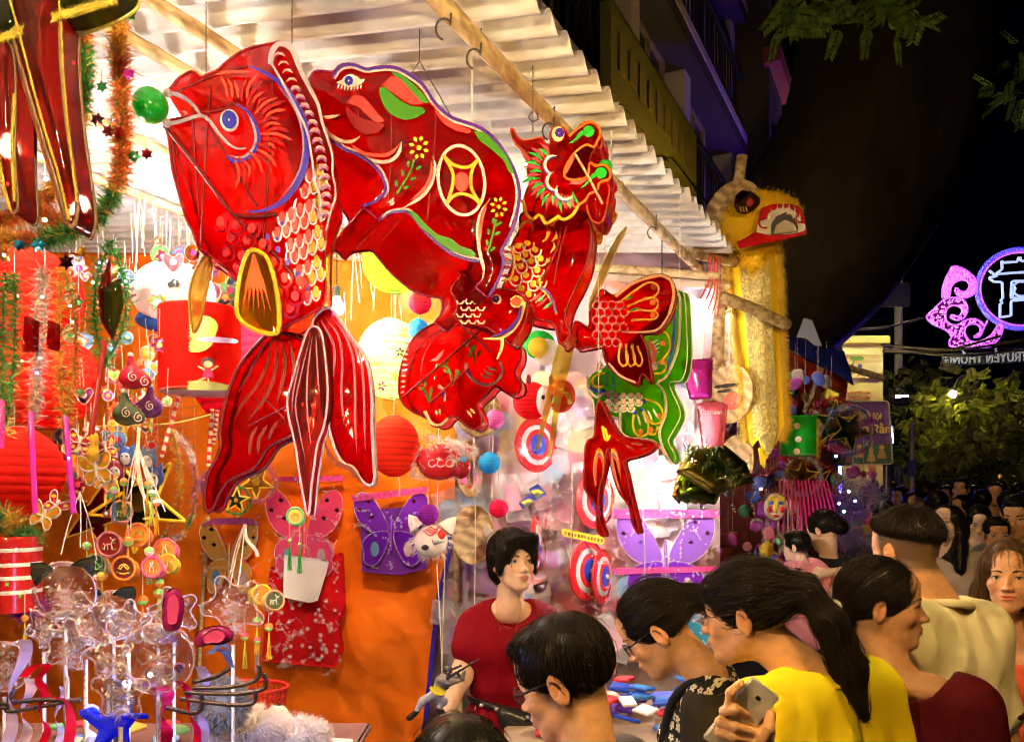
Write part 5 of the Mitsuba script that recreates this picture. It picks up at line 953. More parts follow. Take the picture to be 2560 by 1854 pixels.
solo('white_card', slab(wplane(760, 1450, .17), [(710, 1385), (825, 1400), (795, 1500), (775, 1507), (708, 1492)], .006), 'matte', (.85, .80, .76), 'blank white card between the pink wings and the red bag', 'card')
for k, (poly, lab) in enumerate((([(1255, 1190), (1420, 1170), (1430, 1330), (1260, 1340)], 'crinkled clear wrap hanging below the ringed shield'), ([(1310, 1280), (1385, 1270), (1380, 1440), (1315, 1430)], 'clear wrap around the edge on shield'), ([(1400, 1330), (1540, 1340), (1530, 1560), (1400, 1540)], 'clear wrap around the lowest shields'), ([(1100, 1440), (1160, 1430), (1170, 1640), (1090, 1640)], 'hanging clear wrap beside the blue tarp hem'), ([(1640, 1140), (1880, 1130), (1900, 1310), (1650, 1290)], 'clear sheet behind the gold foil pinwheels'))): crinkle(lab, poly, .2)
# measuring strip, mask, small lion, toy cards
ms = thing('measuring_strip', 'yellow paper strip with red and black marks above the lowest shield', 'paper strip'); pl = wplane(1455, 1335, .22)
part(ms, 'strip', slab(pl, [(1405, 1320), (1512, 1343), (1509, 1362), (1403, 1338)], .003), 'matte', (.85, .62, .04))
for k in range(12): x = 1412 + 8.2 * k; part(ms, 'mark_print', fill(pl, rect2d(x, 1326 + (x - 1405) * .21, x + 4, 1335 + (x - 1405) * .21), .004, 4), 'paint', (.6, .05, .02) if k % 3 == 0 else (.05, .04, .03))
def fur(pts, nrm, L, r, n, seed, droop=.3):
    rg = np.random.default_rng(seed); i = rg.integers(0, len(pts), n); p = pts[i] + rg.normal(0, r, (n, 3)); d = nrm[i] + rg.normal(0, .35, (n, 3)); d[:, 2] -= droop; d /= np.linalg.norm(d, axis=1, keepdims=True)
    a = np.cross(d, rg.normal(size=(n, 3))); a /= np.linalg.norm(a, axis=1, keepdims=True); l = L * rg.uniform(.5, 1.2, (n, 1)); b = np.cross(d, a)
    mid = p + d * l * .55 + a * l * .12; tip = p + d * l + A([0, 0, -droop]) * l * .35
    v = np.stack([p + a * r, p - a * r * .5 + b * r, p - a * r * .5 - b * r, mid + a * r * .7, mid - a * r * .35 + b * r * .6, mid - a * r * .35 - b * r * .6, tip], 1).reshape(-1, 3)
    f = A([[0, 1, 4], [0, 4, 3], [1, 2, 5], [1, 5, 4], [2, 0, 3], [2, 3, 5], [3, 4, 6], [4, 5, 6], [5, 3, 6]])
    return v, (f[None] + 7 * np.arange(n)[:, None, None]).reshape(-1, 3)
def ball_pts(c, r, n, seed):
    rg = np.random.default_rng(seed); d = rg.normal(size=(n, 3)); d /= np.linalg.norm(d, axis=1, keepdims=True); return A(c) + d * A(r), d
cm = thing('cat_mask', 'white cat mask with red striped forehead below the tiny purple lantern', 'mask'); c = at(1078, 1352, 3.4); m = 3.4 / F
part(cm, 'face', sphere(c, (42 * m, 30 * m, 40 * m), 28, 18), 'paint', (.82, .80, .78))
for x, z, ry_ in ((-34, 34, -.6), (36, 30, .7)): part(cm, 'ear', moved(lathe([(22 * m, 0), (14 * m, 22 * m), (.001, 40 * m)], 16), ry(ry_), c + A([x, 0, z]) * m), 'paint', (.8, .76, .74))
pl, _ = sphere_plane(1078, 1352, 3.4, 40 * m); pl.hf = None
part(cm, 'stripe_print', join([stroke(pl, [(1058 + 5 * k, 1325 - 3 * k), (1075 + 5 * k, 1338 - 5 * k), (1092 + 3 * k, 1330 - 6 * k)], 3, .056) for k in range(4)]), 'paint', (.6, .05, .07)); part(cm, 'nose', sphere(c + A([-12, -30, -14]) * m, (9 * m, 6 * m, 7 * m), 12, 8), 'gloss', (.02, .02, .02)); part(cm, 'ear_patch_print', sphere(c + A([28, -24, 18]) * m, (9 * m, 5 * m, 12 * m), 12, 8), 'paint', (.7, .03, .03)); part(cm, 'whisker_print', join([stroke(pl, [(1085, 1362), (1080 + 6 * k, 1348 + k)], 1.6, .054) for k in range(6)]), 'paint', (.1, .1, .12))
p_, n_ = ball_pts(c + A([0, .01, 0]), (44 * m, 10 * m, 42 * m), 200, 3); part(cm, 'fur_trim', fur(p_, n_, .035, .0012, 500, 3), 'matte', (.85, .82, .8), kind='stuff')
sl_ = thing('toy_lion', 'small shiny red toy lion head with white fluffy mane', 'toy lion'); c = at(1098, 1155, 3.3); m = 3.3 / F
part(sl_, 'head', sphere(c, (58 * m, 34 * m, 45 * m), 28, 18), 'gloss', (.55, .01, .02)); part(sl_, 'muzzle', sphere(c + A([54, -10, -14]) * m, (26 * m, 24 * m, 28 * m), 20, 12), 'gloss', (.3, .01, .02)); part(sl_, 'eye', sphere(c + A([62, -30, 6]) * m, (9 * m, 6 * m, 9 * m), 12, 8), 'gloss', (.1, .3, .6))
for q, rr, sd in (((-10, 0, 42), (60, 20, 14), 4), ((-52, 0, -6), (14, 20, 30), 5), ((40, -10, 20), (10, 26, 26), 6), ((70, 0, 26), (20, 14, 12), 7)):
    p_, n_ = ball_pts(c + A(q) * m, A(rr) * m, 120, sd); part(sl_, 'fluffy_trim', fur(p_, n_, .034, .0014, 330, sd), 'matte', (.88, .80, .76), kind='stuff')
part(sl_, 'swirl_print', join([stroke(Plane(c + A([0, -.058, 0])), arcs(1080 + 22 * k, 1158, 9, 20, 300), 2.4, .002) for k in range(3)]), 'paint', (.85, .6, .55)); part(sl_, 'gold_thread', join([cord(c + A([x, -.02, 60 - abs(x) * .4]) * A([m, 1, m]), c + A([x * 1.8, -.04, 90 - abs(x) * .8]) * A([m, 1, m]), .0012, -.01) for x in range(-50, 40, 12)]), 'foil', (.8, .55, .15))
tc = thing('toy_card', 'blue and yellow cardboard toy cards hanging below the ringed shield', 'toy card'); pl = wplane(1330, 1240, .25)
for a in ([(1296, 1258), (1325, 1232), (1338, 1250), (1308, 1274)], [(1322, 1222), (1345, 1208), (1368, 1236), (1336, 1252)]):
    part(tc, 'card', slab(pl, a, .004, 0, 8), 'gloss', (.05, .06, .35)); q = A(a); part(tc, 'yellow_print', fill(pl, q.mean(0) + (q - q.mean(0)) * A([.8, .35]), .004, 6), 'paint', (.7, .6, .06)); part(tc, 'foliage_print', fill(pl, q.mean(0) + (q - q.mean(0)) * .4 + A([0, 8]), .006, 5), 'paint', (.10, .14, .04))
part(tc, 'string', cord(pl.P([(1345, 1210)])[0], pl.P([(1345, 1210)])[0] + A([0, 0, .25]), .0012), 'matte', (.5, .2, .15))
tt_ = thing('toy_bag', 'small clear bag with silver toy on a red hook cord', 'toy bag'); pl = wplane(1348, 1475, .25); part(tt_, 'toy', slab(pl, [(1332, 1462), (1372, 1450), (1362, 1478), (1338, 1488)], .02, 0, 8, .01), 'foil', (.5, .48, .55)); part(tt_, 'cord', wire(pl, [(1365, 1290), (1363, 1400), (1362, 1430), (1368, 1440), (1350, 1462)], .0022, .01), 'gloss', (.4, .03, .02))
# white strings in front of the wall
for k, (x0, y0, x1, y1, Y) in enumerate(((1185, 1090, 1186, 1540, 3.6), (1232, 700, 1230, 1250, 3.55), (995, 1190, 998, 1240, 3.5), (1095, 1000, 1092, 1300, 3.4), (1430, 1150, 1425, 1420, 3.5), (1092, 1410, 1108, 1800, 3.2), (1605, 1240, 1612, 1500, 3.9), (1692, 780, 1690, 960, 3.7), (860, 730, 862, 850, 3.6), (1000, 760, 1002, 830, 3.4))):
    solo('hanging_string', tube(spline([at(x0, y0, Y), at((x0 + x1) / 2 + 3, (y0 + y1) / 2, Y), at(x1, y1, Y)], 5), .0022, 5), 'matte', (.8, .76, .68), 'thin pale string hanging straight down among the goods', 'string', 'pale strings among the goods')
for k in range(26):
    x = rng.uniform(320, 480) if k < 16 else rng.uniform(880, 1040); Y = rng.uniform(3.4, 4.2); y0 = rng.uniform(480, 560) if k < 16 else rng.uniform(580, 640)
    a, b = at(x, y0, Y), at(x + rng.uniform(-14, 14), y0 + rng.uniform(90, 190), Y)
    solo('hanging_string', tube(spline([a, (a + b) / 2 + rng.normal(0, .008, 3), b], 5), .0024, 5), 'matte', (.85, .82, .62), 'thin pale string hanging straight down among the goods', 'string', 'pale strings among the goods')
# ------------------------------------------------------------------ near left: fringed star, tinsel, wands
GOLD, COP, GRF, SIL, REDF, PUR = (.95, .6, .12), (.75, .24, .06), (.06, .32, .08), (.75, .75, .78), (.6, .03, .03), (.4, .06, .5)
def tinsel_mesh(path, R, n, cols, seed, w=.0011, step=.01):
    rg = np.random.default_rng(seed); p = resample(path, step); t = np.gradient(p, axis=0)
    i = rg.integers(0, len(p), n); base = p[i] + rg.normal(0, R * .1, (n, 3)); tt = t[i] / (np.linalg.norm(t[i], axis=1, keepdims=True) + 1e-9)
    d = rg.normal(size=(n, 3)); d -= tt * (d * tt).sum(1, keepdims=True) * .6; d /= np.linalg.norm(d, axis=1, keepdims=True)
    s = np.cross(d, rg.normal(size=(n, 3))); s /= np.linalg.norm(s, axis=1, keepdims=True)
    L = R * rg.uniform(.45, 1.15, (n, 1)); bend = rg.normal(0, .25, (n, 3)) * L
    v = np.stack([base - s * w, base + s * w, base + d * L * .5 + s * w + bend * .3, base + d * L * .5 - s * w + bend * .3, base + d * L + bend], 1).reshape(-1, 3)
    f = (A([[0, 1, 2], [0, 2, 3], [3, 2, 4]])[None] + 5 * np.arange(n)[:, None, None]).reshape(-1, 3)
    ph = np.cumsum(rg.random(len(p)) < .06)[i]
    c = A(cols)[np.where(rg.random(n) < .75, ph % len(cols), rg.integers(0, len(cols), n))] * rg.uniform(.5, 1.3, (n, 1))
    return (v, f), np.clip(np.repeat(c, 5, 0), 0, 1)
def garland(label, pts, Y, Rpx, n, cols, seed, cat='tinsel garland', name='tinsel_garland', core=(.25, .12, .03)):
    m = Y / F; path = spline([at(x, y, Y + (q[0] if q else 0)) for x, y, *q in pts], 8); key = thing(name, label, cat)
    part(key, 'core_wire', tube(path, .0014, 5), 'steel', core)
    ms, c = tinsel_mesh(path, Rpx * m, n, cols, seed); part(key, 'tinsel_fringe', ms, 'tinsel', c, False, kind='stuff'); return key
garland('long looping copper and gold tinsel garland hung with foil stars', [(285, -20), (292, 60), (302, 200), (305, 330), (300, 430), (270, 510), (210, 565), (120, 598), (30, 600), (-40, 590)], 1.62, 32, 8000, (COP, GOLD, (.55, .1, .03), COP, GOLD, GRF), 1)
garland('second copper tinsel garland behind the fringed star', [(200, -20), (205, 80), (212, 190), (196, 310), (170, 410), (110, 500), (30, 545), (-40, 560)], 1.75, 30, 6500, (GOLD, COP, GRF, GOLD, (.5, .06, .05)), 2)
garland('sparse golden tinsel hanging at the far left', [(20, 470), (90, 520), (150, 560), (220, 560)], 1.7, 40, 1500, (GOLD, COP, (.2, .16, .05)), 3)
sc = {'green': (.04, .22, .06), 'dark': (.10, .03, .05), 'maroon': (.28, .03, .04), 'red': (.6, .03, .03), 'magenta': (.7, .03, .40), 'blue': (.02, .3, .6), 'gold': (.85, .55, .06)}
for x, y, r, cn, w in ((255, 216, 18, 'green', 'hanging between the garlands'), (243, 300, 21, 'dark', 'left of the garland'), (270, 328, 19, 'maroon', 'beside the dark star'), (298, 332, 18, 'red', 'in the garland middle'), (335, 391, 21, 'green', 'low on the garland'), (367, 385, 18, 'red', 'at the garland right side'), (322, 185, 19, 'magenta', 'high on the garland'), (326, 38, 18, 'green', 'at the top of the garland'), (212, 385, 17, 'maroon', 'inside the loop'), (95, 612, 24, 'blue', 'under the loop'), (48, 612, 20, 'blue', 'left under the loop'), (10, 640, 22, 'gold', 'at the left edge'), (205, 630, 18, 'gold', 'right under the loop'), (165, 655, 24, 'dark', 'lowest under the loop'), (225, 540, 18, 'maroon', 'by the bright bulb'), (180, 120, 18, 'gold', 'on the rear garland top'), (180, 160, 16, 'magenta', 'on the rear garland')):
    Y = 1.6; pl = plane_at(x, y, Y, rng.uniform(-.6, .6), rng.uniform(-.4, .4)); ky = thing('foil_star', f'{cn} foil star {w}', 'foil star', 'foil stars on the tinsel')
    part(ky, 'star', slab(pl, star2d(x, y, r, r * .5, 6, rng.uniform(0, 6)), .003, 0, 7, .002), 'foil', sc[cn], smooth=30); part(ky, 'thread', cord(at(x, y, Y), at(x + rng.uniform(-20, 20), y - 40, Y), .0008), 'matte', (.3, .25, .2))
# the star lantern with yellow fringed seams, partly above the picture
c1 = crop(0, 0, 2.739)
fs = Lantern('star_lantern', 'big red film star lantern with yellow fringed seams at the upper left corner', plane_at(100, 200, 1.4, .15), cat='star lantern')
fs.body(c1([(60, -120), (95, 130), (100, 280), (200, 640), (300, 960), (400, 1290), (465, 1520), (500, 1555), (530, 1410), (500, 1150), (450, 800), (415, 400), (410, 170), (400, -120)]), (0, .06, 0), .02, (.55, .07, .06), res=11, rim=(.10, .05, .03), r=.004, name='arm_film')
fs.pl.hf = None; fs.body(c1([(-100, 250), (40, 280), (95, 400), (105, 700), (100, 1100), (118, 1400), (80, 1460), (40, 1300), (-40, 900), (-100, 600)]), (0, .06, 0), .02, (.55, .08, .07), res=11, rim=(.10, .05, .03), r=.003, name='arm_film')
fs.pl.hf = None; fs.body(c1([(410, -150), (420, 110), (800, -20), (820, -150)]), (0, .05, 0), .01, (.10, .13, .03), res=12, rim=(.3, .25, .05), name='corner_film'); fs.pl.hf = None
fs.body(c1([(-80, -150), (-60, 230), (120, 170), (80, -150)]), (0, .05, 0), .01, (.08, .10, .03), res=12, rim=(.3, .25, .05), name='corner_film'); fs.pl.hf = None
def fringe(pl, pts, w, n, seed, h=.012):
    rg = np.random.default_rng(seed); p = resample(spline(pts, 8), 2.2); t = np.gradient(p, axis=0); t /= np.linalg.norm(t, axis=1, keepdims=True); nn = np.stack([-t[:, 1], t[:, 0]], 1)
    ms = [stroke(pl, pts, w * .55, h)]
    for sgn in (-1, 1):
        a = p + nn * sgn * w * .2; b = p + nn * sgn * w * rg.uniform(.5, .85, (len(p), 1)) + t * rg.normal(0, 1.2, (len(p), 1))
        q = np.stack([a - t * 1.3, a + t * 1.3, b], 1).reshape(-1, 2); ms.append((pl.P(q, h + .002 * rg.random(len(q))), np.arange(len(q)).reshape(-1, 3)))
    return join(ms)
for k, (pts, w) in enumerate((([(-40, 280), (0, 262), (140, 215), (400, 110), (800, -5)], 24), ([(60, -20), (120, 190), (200, 500), (300, 870), (400, 1200), (470, 1500)], 7), ([(400, -40), (415, 150), (440, 600), (480, 1000), (525, 1380)], 6), ([(-20, 1000), (20, 1250), (70, 1440)], 9), ([(95, 640), (80, 1000), (100, 1380)], 9))):
    part(fs.key, 'yellow_fringe', fringe(fs.pl, c1(pts), w, 0, k), 'matte', (.34, .24, .03), kind='stuff')
part(fs.key, 'spoke', wire(fs.pl, c1([(90, 300), (240, 800), (470, 1540)]), .006, -.01), 'paint', (.16, .05, .03))
# tinsel wands
def wand(label, stick, col, loops, tc, seed, Y=1.7, pieces=(), n=900, r=7):
    key = thing('tinsel_wand', label, 'tinsel wand'); m = Y / F
    part(key, 'handle', tube([at(*stick[0], Y), at(*stick[1], Y)], r * m, 10), 'gloss', col)
    for k, lp in enumerate(loops):
        path = spline([at(x, y, Y + .01) for x, y in lp], 6); part(key, 'tinsel_wire', tube(path, .0016, 5), 'steel', A(tc[0]) * .6)
        ms, c = tinsel_mesh(path, 30 * m, n, tc, seed + k, .0009); part(key, 'tinsel_fringe', ms, 'tinsel', c, False, kind='stuff')
    for poly, cc in pieces: part(key, 'film_piece', slab(plane_at(*A(poly).mean(0), Y, .3), poly, .01, 0, 9, .012), 'film', cc)
wand('green tinsel diamond wand with a long maroon handle', [(262, 850), (228, 1085)], (.22, .015, .02), ([(275, 608), (245, 690), (236, 770), (243, 840), (262, 910)], [(275, 608), (305, 680), (315, 760), (300, 840), (262, 910)]), (GRF, (.03, .18, .05), (.1, .4, .12)), 20, pieces=(([(275, 640), (245, 720), (250, 800), (285, 860)], (.4, .03, .03)), ([(250, 720), (300, 695), (310, 760), (285, 850), (255, 800)], (.18, .24, .05))), n=500)
wand('gold tinsel wand with purple handle right of the silver one', [(163, 1040), (184, 1283)], (.36, .015, .30), ([(155, 675), (148, 800), (152, 930), (162, 1060)], [(160, 680), (185, 780), (188, 900), (165, 1050)]), (GOLD, (.5, .3, .05), COP), 30, pieces=(([(120, 800), (150, 810), (150, 880), (115, 870)], (.6, .02, .02)),), n=650)
wand('silver tinsel wand with purple handle at the left', [(76, 1030), (88, 1283)], (.40, .015, .32), ([(105, 670), (88, 800), (95, 930), (78, 1070)], [(105, 675), (112, 790), (98, 900), (88, 1040)]), (SIL, (.6, .4, .3), SIL), 40, pieces=(([(60, 790), (100, 800), (95, 880), (55, 880)], (.55, .02, .02)),), n=600)
wand('dark green and gold tinsel wand at the left edge', [(5, 1000), (2, 1120)], (.5, .03, .35), ([(36, 690), (38, 800), (30, 950), (12, 1080)], [(15, 690), (8, 800), (5, 950), (8, 1060)]), (GRF, GOLD, (.05, .15, .05)), 50, n=700)
for k, (pts, cols, lab) in enumerate((([(430, 1075), (470, 1120), (489, 1190), (484, 1270), (462, 1330), (435, 1345)], (GOLD, SIL, (.4, .1, .25), GRF), 'right strand of the tinsel loop on the orange tarp'), ([(432, 1080), (446, 1150), (449, 1230), (438, 1290), (410, 1345)], (GOLD, COP, (.1, .3, .1), SIL), 'left strand of the tinsel loop on the orange tarp'))): garland(lab, pts, 3.4, 15, 1100, cols, 60 + k)
for k, (x, y) in enumerate(((60, 1340), (15, 1300), (75, 1520))): garland(('dark green tinsel bunch above the drum', 'green tinsel bunch at the left edge', 'purple tinsel bunch below the drum')[k], [(x - 30, y + 15), (x, y - 10), (x + 30, y + 10)], 2.5, 38, 700, ((GRF, (.1, .03, .03), GOLD), (GRF, GOLD), (PUR, (.5, .05, .35)))[k], 70 + k)
# pleated cylinder lantern with a moon and a dancing child, and the white bird lantern above it
def cylinder_lantern(px, py, Y, rp, hp, color, label, n=60):
    m = Y / F; r = rp * m; c = at(px, py, Y); key = thing('cylinder_lantern', label, 'paper lantern')
    z = np.linspace(hp * m / 2, -hp * m / 2, 49); rr = r * (1 + .012 * np.cos(np.arange(49) * np.pi))
    part(key, 'pleated_shade', moved(lathe(np.stack([rr, z], 1), 48), t=c), 'paper', color)
    for zz, nm in ((hp * m / 2, 'top_disc'), (-hp * m / 2, 'bottom_disc')): part(key, nm, moved(lathe([(r * .98, 0), (r * 1.0, .006), (r * .7, .007), (.001, .007)], 40), t=c + A([0, 0, zz])), 'matte', (.75, .6, .5) if zz < 0 else color)
    pl = Plane(c); pl.hf = lambda q: r * 1.016 * np.sqrt(np.clip(1 - ((q[:, 0] - px) / rp) ** 2, 0, 1)); return key, pl
k, pl = cylinder_lantern(500, 880, 2.9, 97, 205, (.62, .012, .008), 'red pleated cylinder lantern printed with a yellow moon and dancing children')
part(k, 'moon_print', fill(pl, spline([(432, 800), (450, 792), (520, 790), (545, 812), (540, 835), (530, 862), (500, 880), (460, 878), (435, 866), (446, 840), (428, 815)], 4, True), .002, 8), 'paint', (.85, .55, .06)); part(k, 'cloud_print', fill(pl, spline([(495, 845), (540, 842), (590, 848), (592, 858), (540, 856), (500, 852)], 4, True), .004, 8), 'paint', (.4, .25, .5)); part(k, 'branch_print', join([stroke(pl, [(445, 820), (470, 822), (466, 840), (480, 848)], 4, .0045), stroke(pl, [(410, 800), (430, 812), (450, 826)], 6, .0045)]), 'paint', (.35, .03, .02))
part(k, 'ground_print', fill(pl, [(404, 962), (440, 955), (500, 950), (540, 955), (592, 968), (592, 976), (404, 974)], .004, 8), 'paint', (.30, .33, .10))
for cx, s_ in ((520, 1.0), (424, .85)):
    part(k, 'child_hair_print', fill(pl, circle(cx, 905, 17 * s_, 16, ry=13 * s_), .0045, 6), 'paint', (.06, .02, .02)); part(k, 'child_face_print', fill(pl, circle(cx, 911, 12 * s_, 14, ry=9 * s_), .006, 5), 'paint', (.85, .5, .25)); part(k, 'child_dress_print', fill(pl, [(cx - 7, 922), (cx + 8, 922), (cx + 16 * s_, 944), (cx - 16 * s_, 944)], .005, 5), 'paint', (.45, .02, .12)); part(k, 'child_limb_print', join([stroke(pl, [(cx - 8, 925), (cx - 25 * s_, 915)], 4, .005), stroke(pl, [(cx + 8, 925), (cx + 26 * s_, 914)], 4, .005), stroke(pl, [(cx, 944), (cx + 3, 966)], 4, .005), stroke(pl, [(cx - 6, 944), (cx - 24 * s_, 950)], 4, .005)]), 'paint', (.85, .5, .25))
wb2 = thing('animal_lantern', 'white round animal lantern with black eyes and orange beak above the cylinder lantern', 'paper lantern'); Y = 3.1; m = Y / F; c = at(435, 735, Y); th = np.linspace(.05, np.pi - .05, 60)
part(wb2, 'head', moved(lathe(np.stack([98 * m * np.sin(th) * (1 + .02 * np.abs(np.sin(th * 14))), 82 * m * np.cos(th)], 1), 40), t=c), 'paper', (.85, .82, .80)); pl, _ = sphere_plane(435, 735, Y, 100 * m, .83)
for x, y in ((433, 710), (368, 728)): part(wb2, 'eye_print', fill(pl, circle(x, y, 15, 14, ry=13), .003, 6), 'gloss', (.01, .01, .012)); part(wb2, 'glint_print', fill(pl, circle(x + 4, y - 5, 4, 8), .005, 4), 'paint', WHT)
part(wb2, 'beak', sphere(at(396, 752, Y - 100 * m), (24 * m, 14 * m, 12 * m), 18, 10), 'paint', (.75, .38, .05)); part(wb2, 'blush_print', fill(pl, circle(452, 742, 20, 14, ry=15), .003, 7), 'paint', (.85, .35, .38)); part(wb2, 'body', sphere(at(440, 800, Y + .02), (100 * m, 60 * m, 34 * m), 28, 14), 'paper', (.05, .16, .55)); part(wb2, 'ear', sphere(at(431, 668, Y), (13 * m, 6 * m, 26 * m), 14, 10), 'paper', (.7, .7, .8))
# drum
dk = thing('toy_drum', 'red toy drum with white bands at the left edge', 'toy drum'); Y = 2.5; m = Y / F; c = at(30, 1430, Y)
part(dk, 'shell', moved(lathe([(.001, 90 * m), (64 * m, 90 * m), (66 * m, 80 * m), (66 * m, -95 * m), (.001, -95 * m)], 36), t=c), 'gloss', (.5, .01, .012), smooth=40)
for z in (58, 22, -10, -45): part(dk, 'white_band', moved(lathe([(66.6 * m, (z + 5) * m), (67.4 * m, z * m), (66.6 * m, (z - 5) * m)], 36), t=c), 'gloss', (.85, .8, .75))
for k in range(5): part(dk, 'green_fleck', box(c + A([(-40 + 22 * k) * m, -66 * m * math.sqrt(max(.1, 1 - ((-40 + 22 * k) / 66) ** 2)) - .002, (70 - 31 * k) * m]), (.009, .002, .011)), 'gloss', (.2, .6, .1), smooth=False)
# hand drums, beads and tassels on their strings
def hand_drum(px, py, rp, Y, rim, skin, motif, mc, label, yaw=0.0, tilt=0.0):
    m = Y / F; key = thing('hand_drum', label, 'hand drum', 'little hand drums on strings'); pl = plane_at(px, py, Y, yaw, tilt); k = np.arange(28) * 2 * np.pi / 28
    q = circle(px, py, rp, 28); P0 = pl.P(q); part(key, 'hoop', join([tube(P0, .0042, 6, closed=True), (np.vstack([P0, P0 - pl.n * .045]), np.stack([np.arange(28), np.roll(np.arange(28), -1), np.roll(np.arange(28), -1) + 28, np.arange(28) + 28], 1))]), 'gloss', rim)
    part(key, 'skin', fill(pl, q, -.001, 9), 'gloss', skin)
    s = rp / 30.0; S = lambda pts: [(px + x * s, py + y * s) for x, y in pts]
    lines = {'deer': ([(-12, 14), (-10, 2), (4, 0), (8, 14)], [(4, 0), (9, -10), (16, -14)], [(9, -10), (2, -18)], [(-10, 2), (-15, -2)], [(-4, 2), (-4, 14)]), 'flower': ([(-14, 2), (-8, -8), (0, -11), (8, -8), (14, 2)], [(-10, 4), (-4, -4), (0, -8)], [(10, 4), (4, -4), (0, -8)], [(-12, 12), (0, 14), (12, 11)]), 'boat': ([(-14, 6), (-4, 12), (8, 10), (16, 2)], [(0, 10), (0, -14)], [(0, -12), (12, 4)]), 'rabbit': ([(-6, 16), (-8, 4), (-2, -4), (4, 4), (5, 16)], [(-4, -4), (-6, -16)], [(0, -4), (2, -16)])}[motif]
    part(key, 'picture_print', join([stroke(pl, S(p), 3.0 * s, .002) for p in lines]), 'paint', mc); part(key, 'leaf_print', join([fill(pl, circle(px + x * s, py + y * s, 4 * s, 8, ry=2.4 * s), .002, 4) for x, y in ((-16, 10), (14, 12), (12, -4))]), 'paint', (.05, .45, .08)); return pl
for a in ((304, 1278, 27, 2.5, (.8, .35, .2), (.03, .06, .03), 'deer', (.7, .75, .05), 'hand drum with a yellow deer on dark green, highest of the bunch', .5), (273, 1360, 30, 2.45, (.6, .2, .25), (.22, .01, .012), 'deer', (.8, .45, .4), 'hand drum with a pale deer on dark red'), (344, 1336, 28, 2.5, (.8, .25, .05), (.75, .22, .02), 'flower', (.6, .5, .06), 'orange hand drum in the middle of the bunch'), (413, 1373, 27, 2.55, (.85, .15, .3), (.8, .25, .05), 'rabbit', (.9, .8, .65), 'hand drum with white rabbit and pink hoop at the right'), (309, 1420, 29, 2.4, (.85, .25, .05), (.12, .01, .01), 'flower', (.8, .6, .1), 'hand drum with a yellow chrysanthemum on dark red'), (380, 1417, 25, 2.42, (.85, .12, .3), (.8, .2, .05), 'rabbit', (.9, .8, .7), 'hand drum with white fox and pink hoop, lower right'), (419, 1408, 23, 2.5, (.85, .6, .05), (.8, .42, .05), 'boat', (.8, .65, .1), 'yellow hand drum half behind the pink hooped one'), (238, 1412, 27, 2.45, (.4, .35, .15), (.02, .04, .02), 'boat', (.3, .6, .1), 'dark hand drum behind the cat ear balloon'), (686, 1500, 24, 2.6, (.7, .4, .2), (.02, .05, .03), 'deer', (.8, .85, .8), 'dark hand drum with silver writing strokes left of the red bag', .6), (655, 1485, 24, 2.65, (.85, .65, .04), (.8, .35, .03), 'flower', (.6, .3, .02), 'yellow hooped hand drum beside the dark one', .7), (738, 1290, 21, 2.9, (.15, .6, .25), (.75, .65, .15), 'flower', (.7, .4, .05), 'small green hooped hand drum in front of the pink wings')): hand_drum(*a[:9], *(a[9:] or (.1,)), tilt=-.25)
def bead(px, py, Y, rp, c1_, c2_, tassel, label, tl=70):
    m = Y / F; key = thing('bead_pendant', label, 'bead pendant', 'bead pendants with tassels'); c = at(px, py, Y); r = rp * m
    a = np.linspace(.05, np.pi / 2, 6); u_ = lathe(np.stack([r * np.sin(a), r * np.cos(a)], 1), 14); part(key, 'bead', moved(join([u_, (u_[0] * A([1, 1, -1]), u_[1][:, ::-1])]), t=c), 'gloss', np.repeat(A([c1_, c2_]), len(u_[0]), 0))
    part(key, 'tassel_fringe', join([tube([c + A([0, 0, -r]), c + A([math.cos(k) * .004, math.sin(k) * .004, -r - tl * m * .5]), c + A([math.cos(k) * .007, math.sin(k) * .007, -r - tl * m])], .0016, 4) for k in range(6)]), 'matte', tassel, kind='stuff'); part(key, 'string', cord(c + A([0, 0, r]), c + A([0, 0, r + 60 * m]), .001), 'matte', (.85, .8, .7))
LG, OR_ = (.35, .75, .2), (.85, .25, .05)
for a in ((285, 1224, 10, LG, WHT, (.15, .3, .6), 'with blue tassel highest left'), (310, 1205, 11, OR_, LG, (.85, .45, .05), 'with orange tassel highest'), (380, 1233, 10, WHT, LG, (.7, .75, .1), 'with lime tassel'), (368, 1212, 10, OR_, LG, (.85, .6, .05), 'with yellow tassel'), (391, 1257, 10, WHT, OR_, (.85, .4, .02), 'with long orange tassel'), (217, 1364, 11, LG, (.6, .7, .3), (.7, .6, .2), 'green, left of the drums'), (320, 1353, 13, OR_, LG, (.85, .5, .1), 'orange, in front of the drums'), (373, 1378, 12, LG, WHT, (.3, .7, .2), 'green and white between drums'), (62, 1545, 9, OR_, (.85, .5, .05), (.85, .6, .05), 'orange, at the left by the balloons'), (255, 1440, 13, (.75, .45, .08), (.7, .35, .05), (.7, .4, .05), 'amber, behind the balloons'), (357, 1500, 13, OR_, LG, (.8, .3, .05), 'orange, above the rabbit balloon'), (397, 1483, 13, LG, OR_, (.8, .5, .1), 'lime over orange, low'), (398, 1457, 12, LG, OR_, (.6, .7, .2), 'lime over orange, upper'), (642, 1553, 12, LG, (.7, .06, .05), (.85, .55, .04), 'green and red by the star balloon'), (672, 1567, 11, OR_, LG, (.85, .6, .04), 'orange and green by the red bag'), (612, 1590, 10, (.7, .06, .1), LG, (.6, .6, .1), 'red, below the star balloon'), (643, 1600, 9, (.8, .1, .2), LG, (.3, .25, .4), 'pink, lowest by the red bag')): bead(a[0], a[1], 2.45 if a[0] < 600 else 2.6, *a[2:6], 'bead pendant ' + a[6])
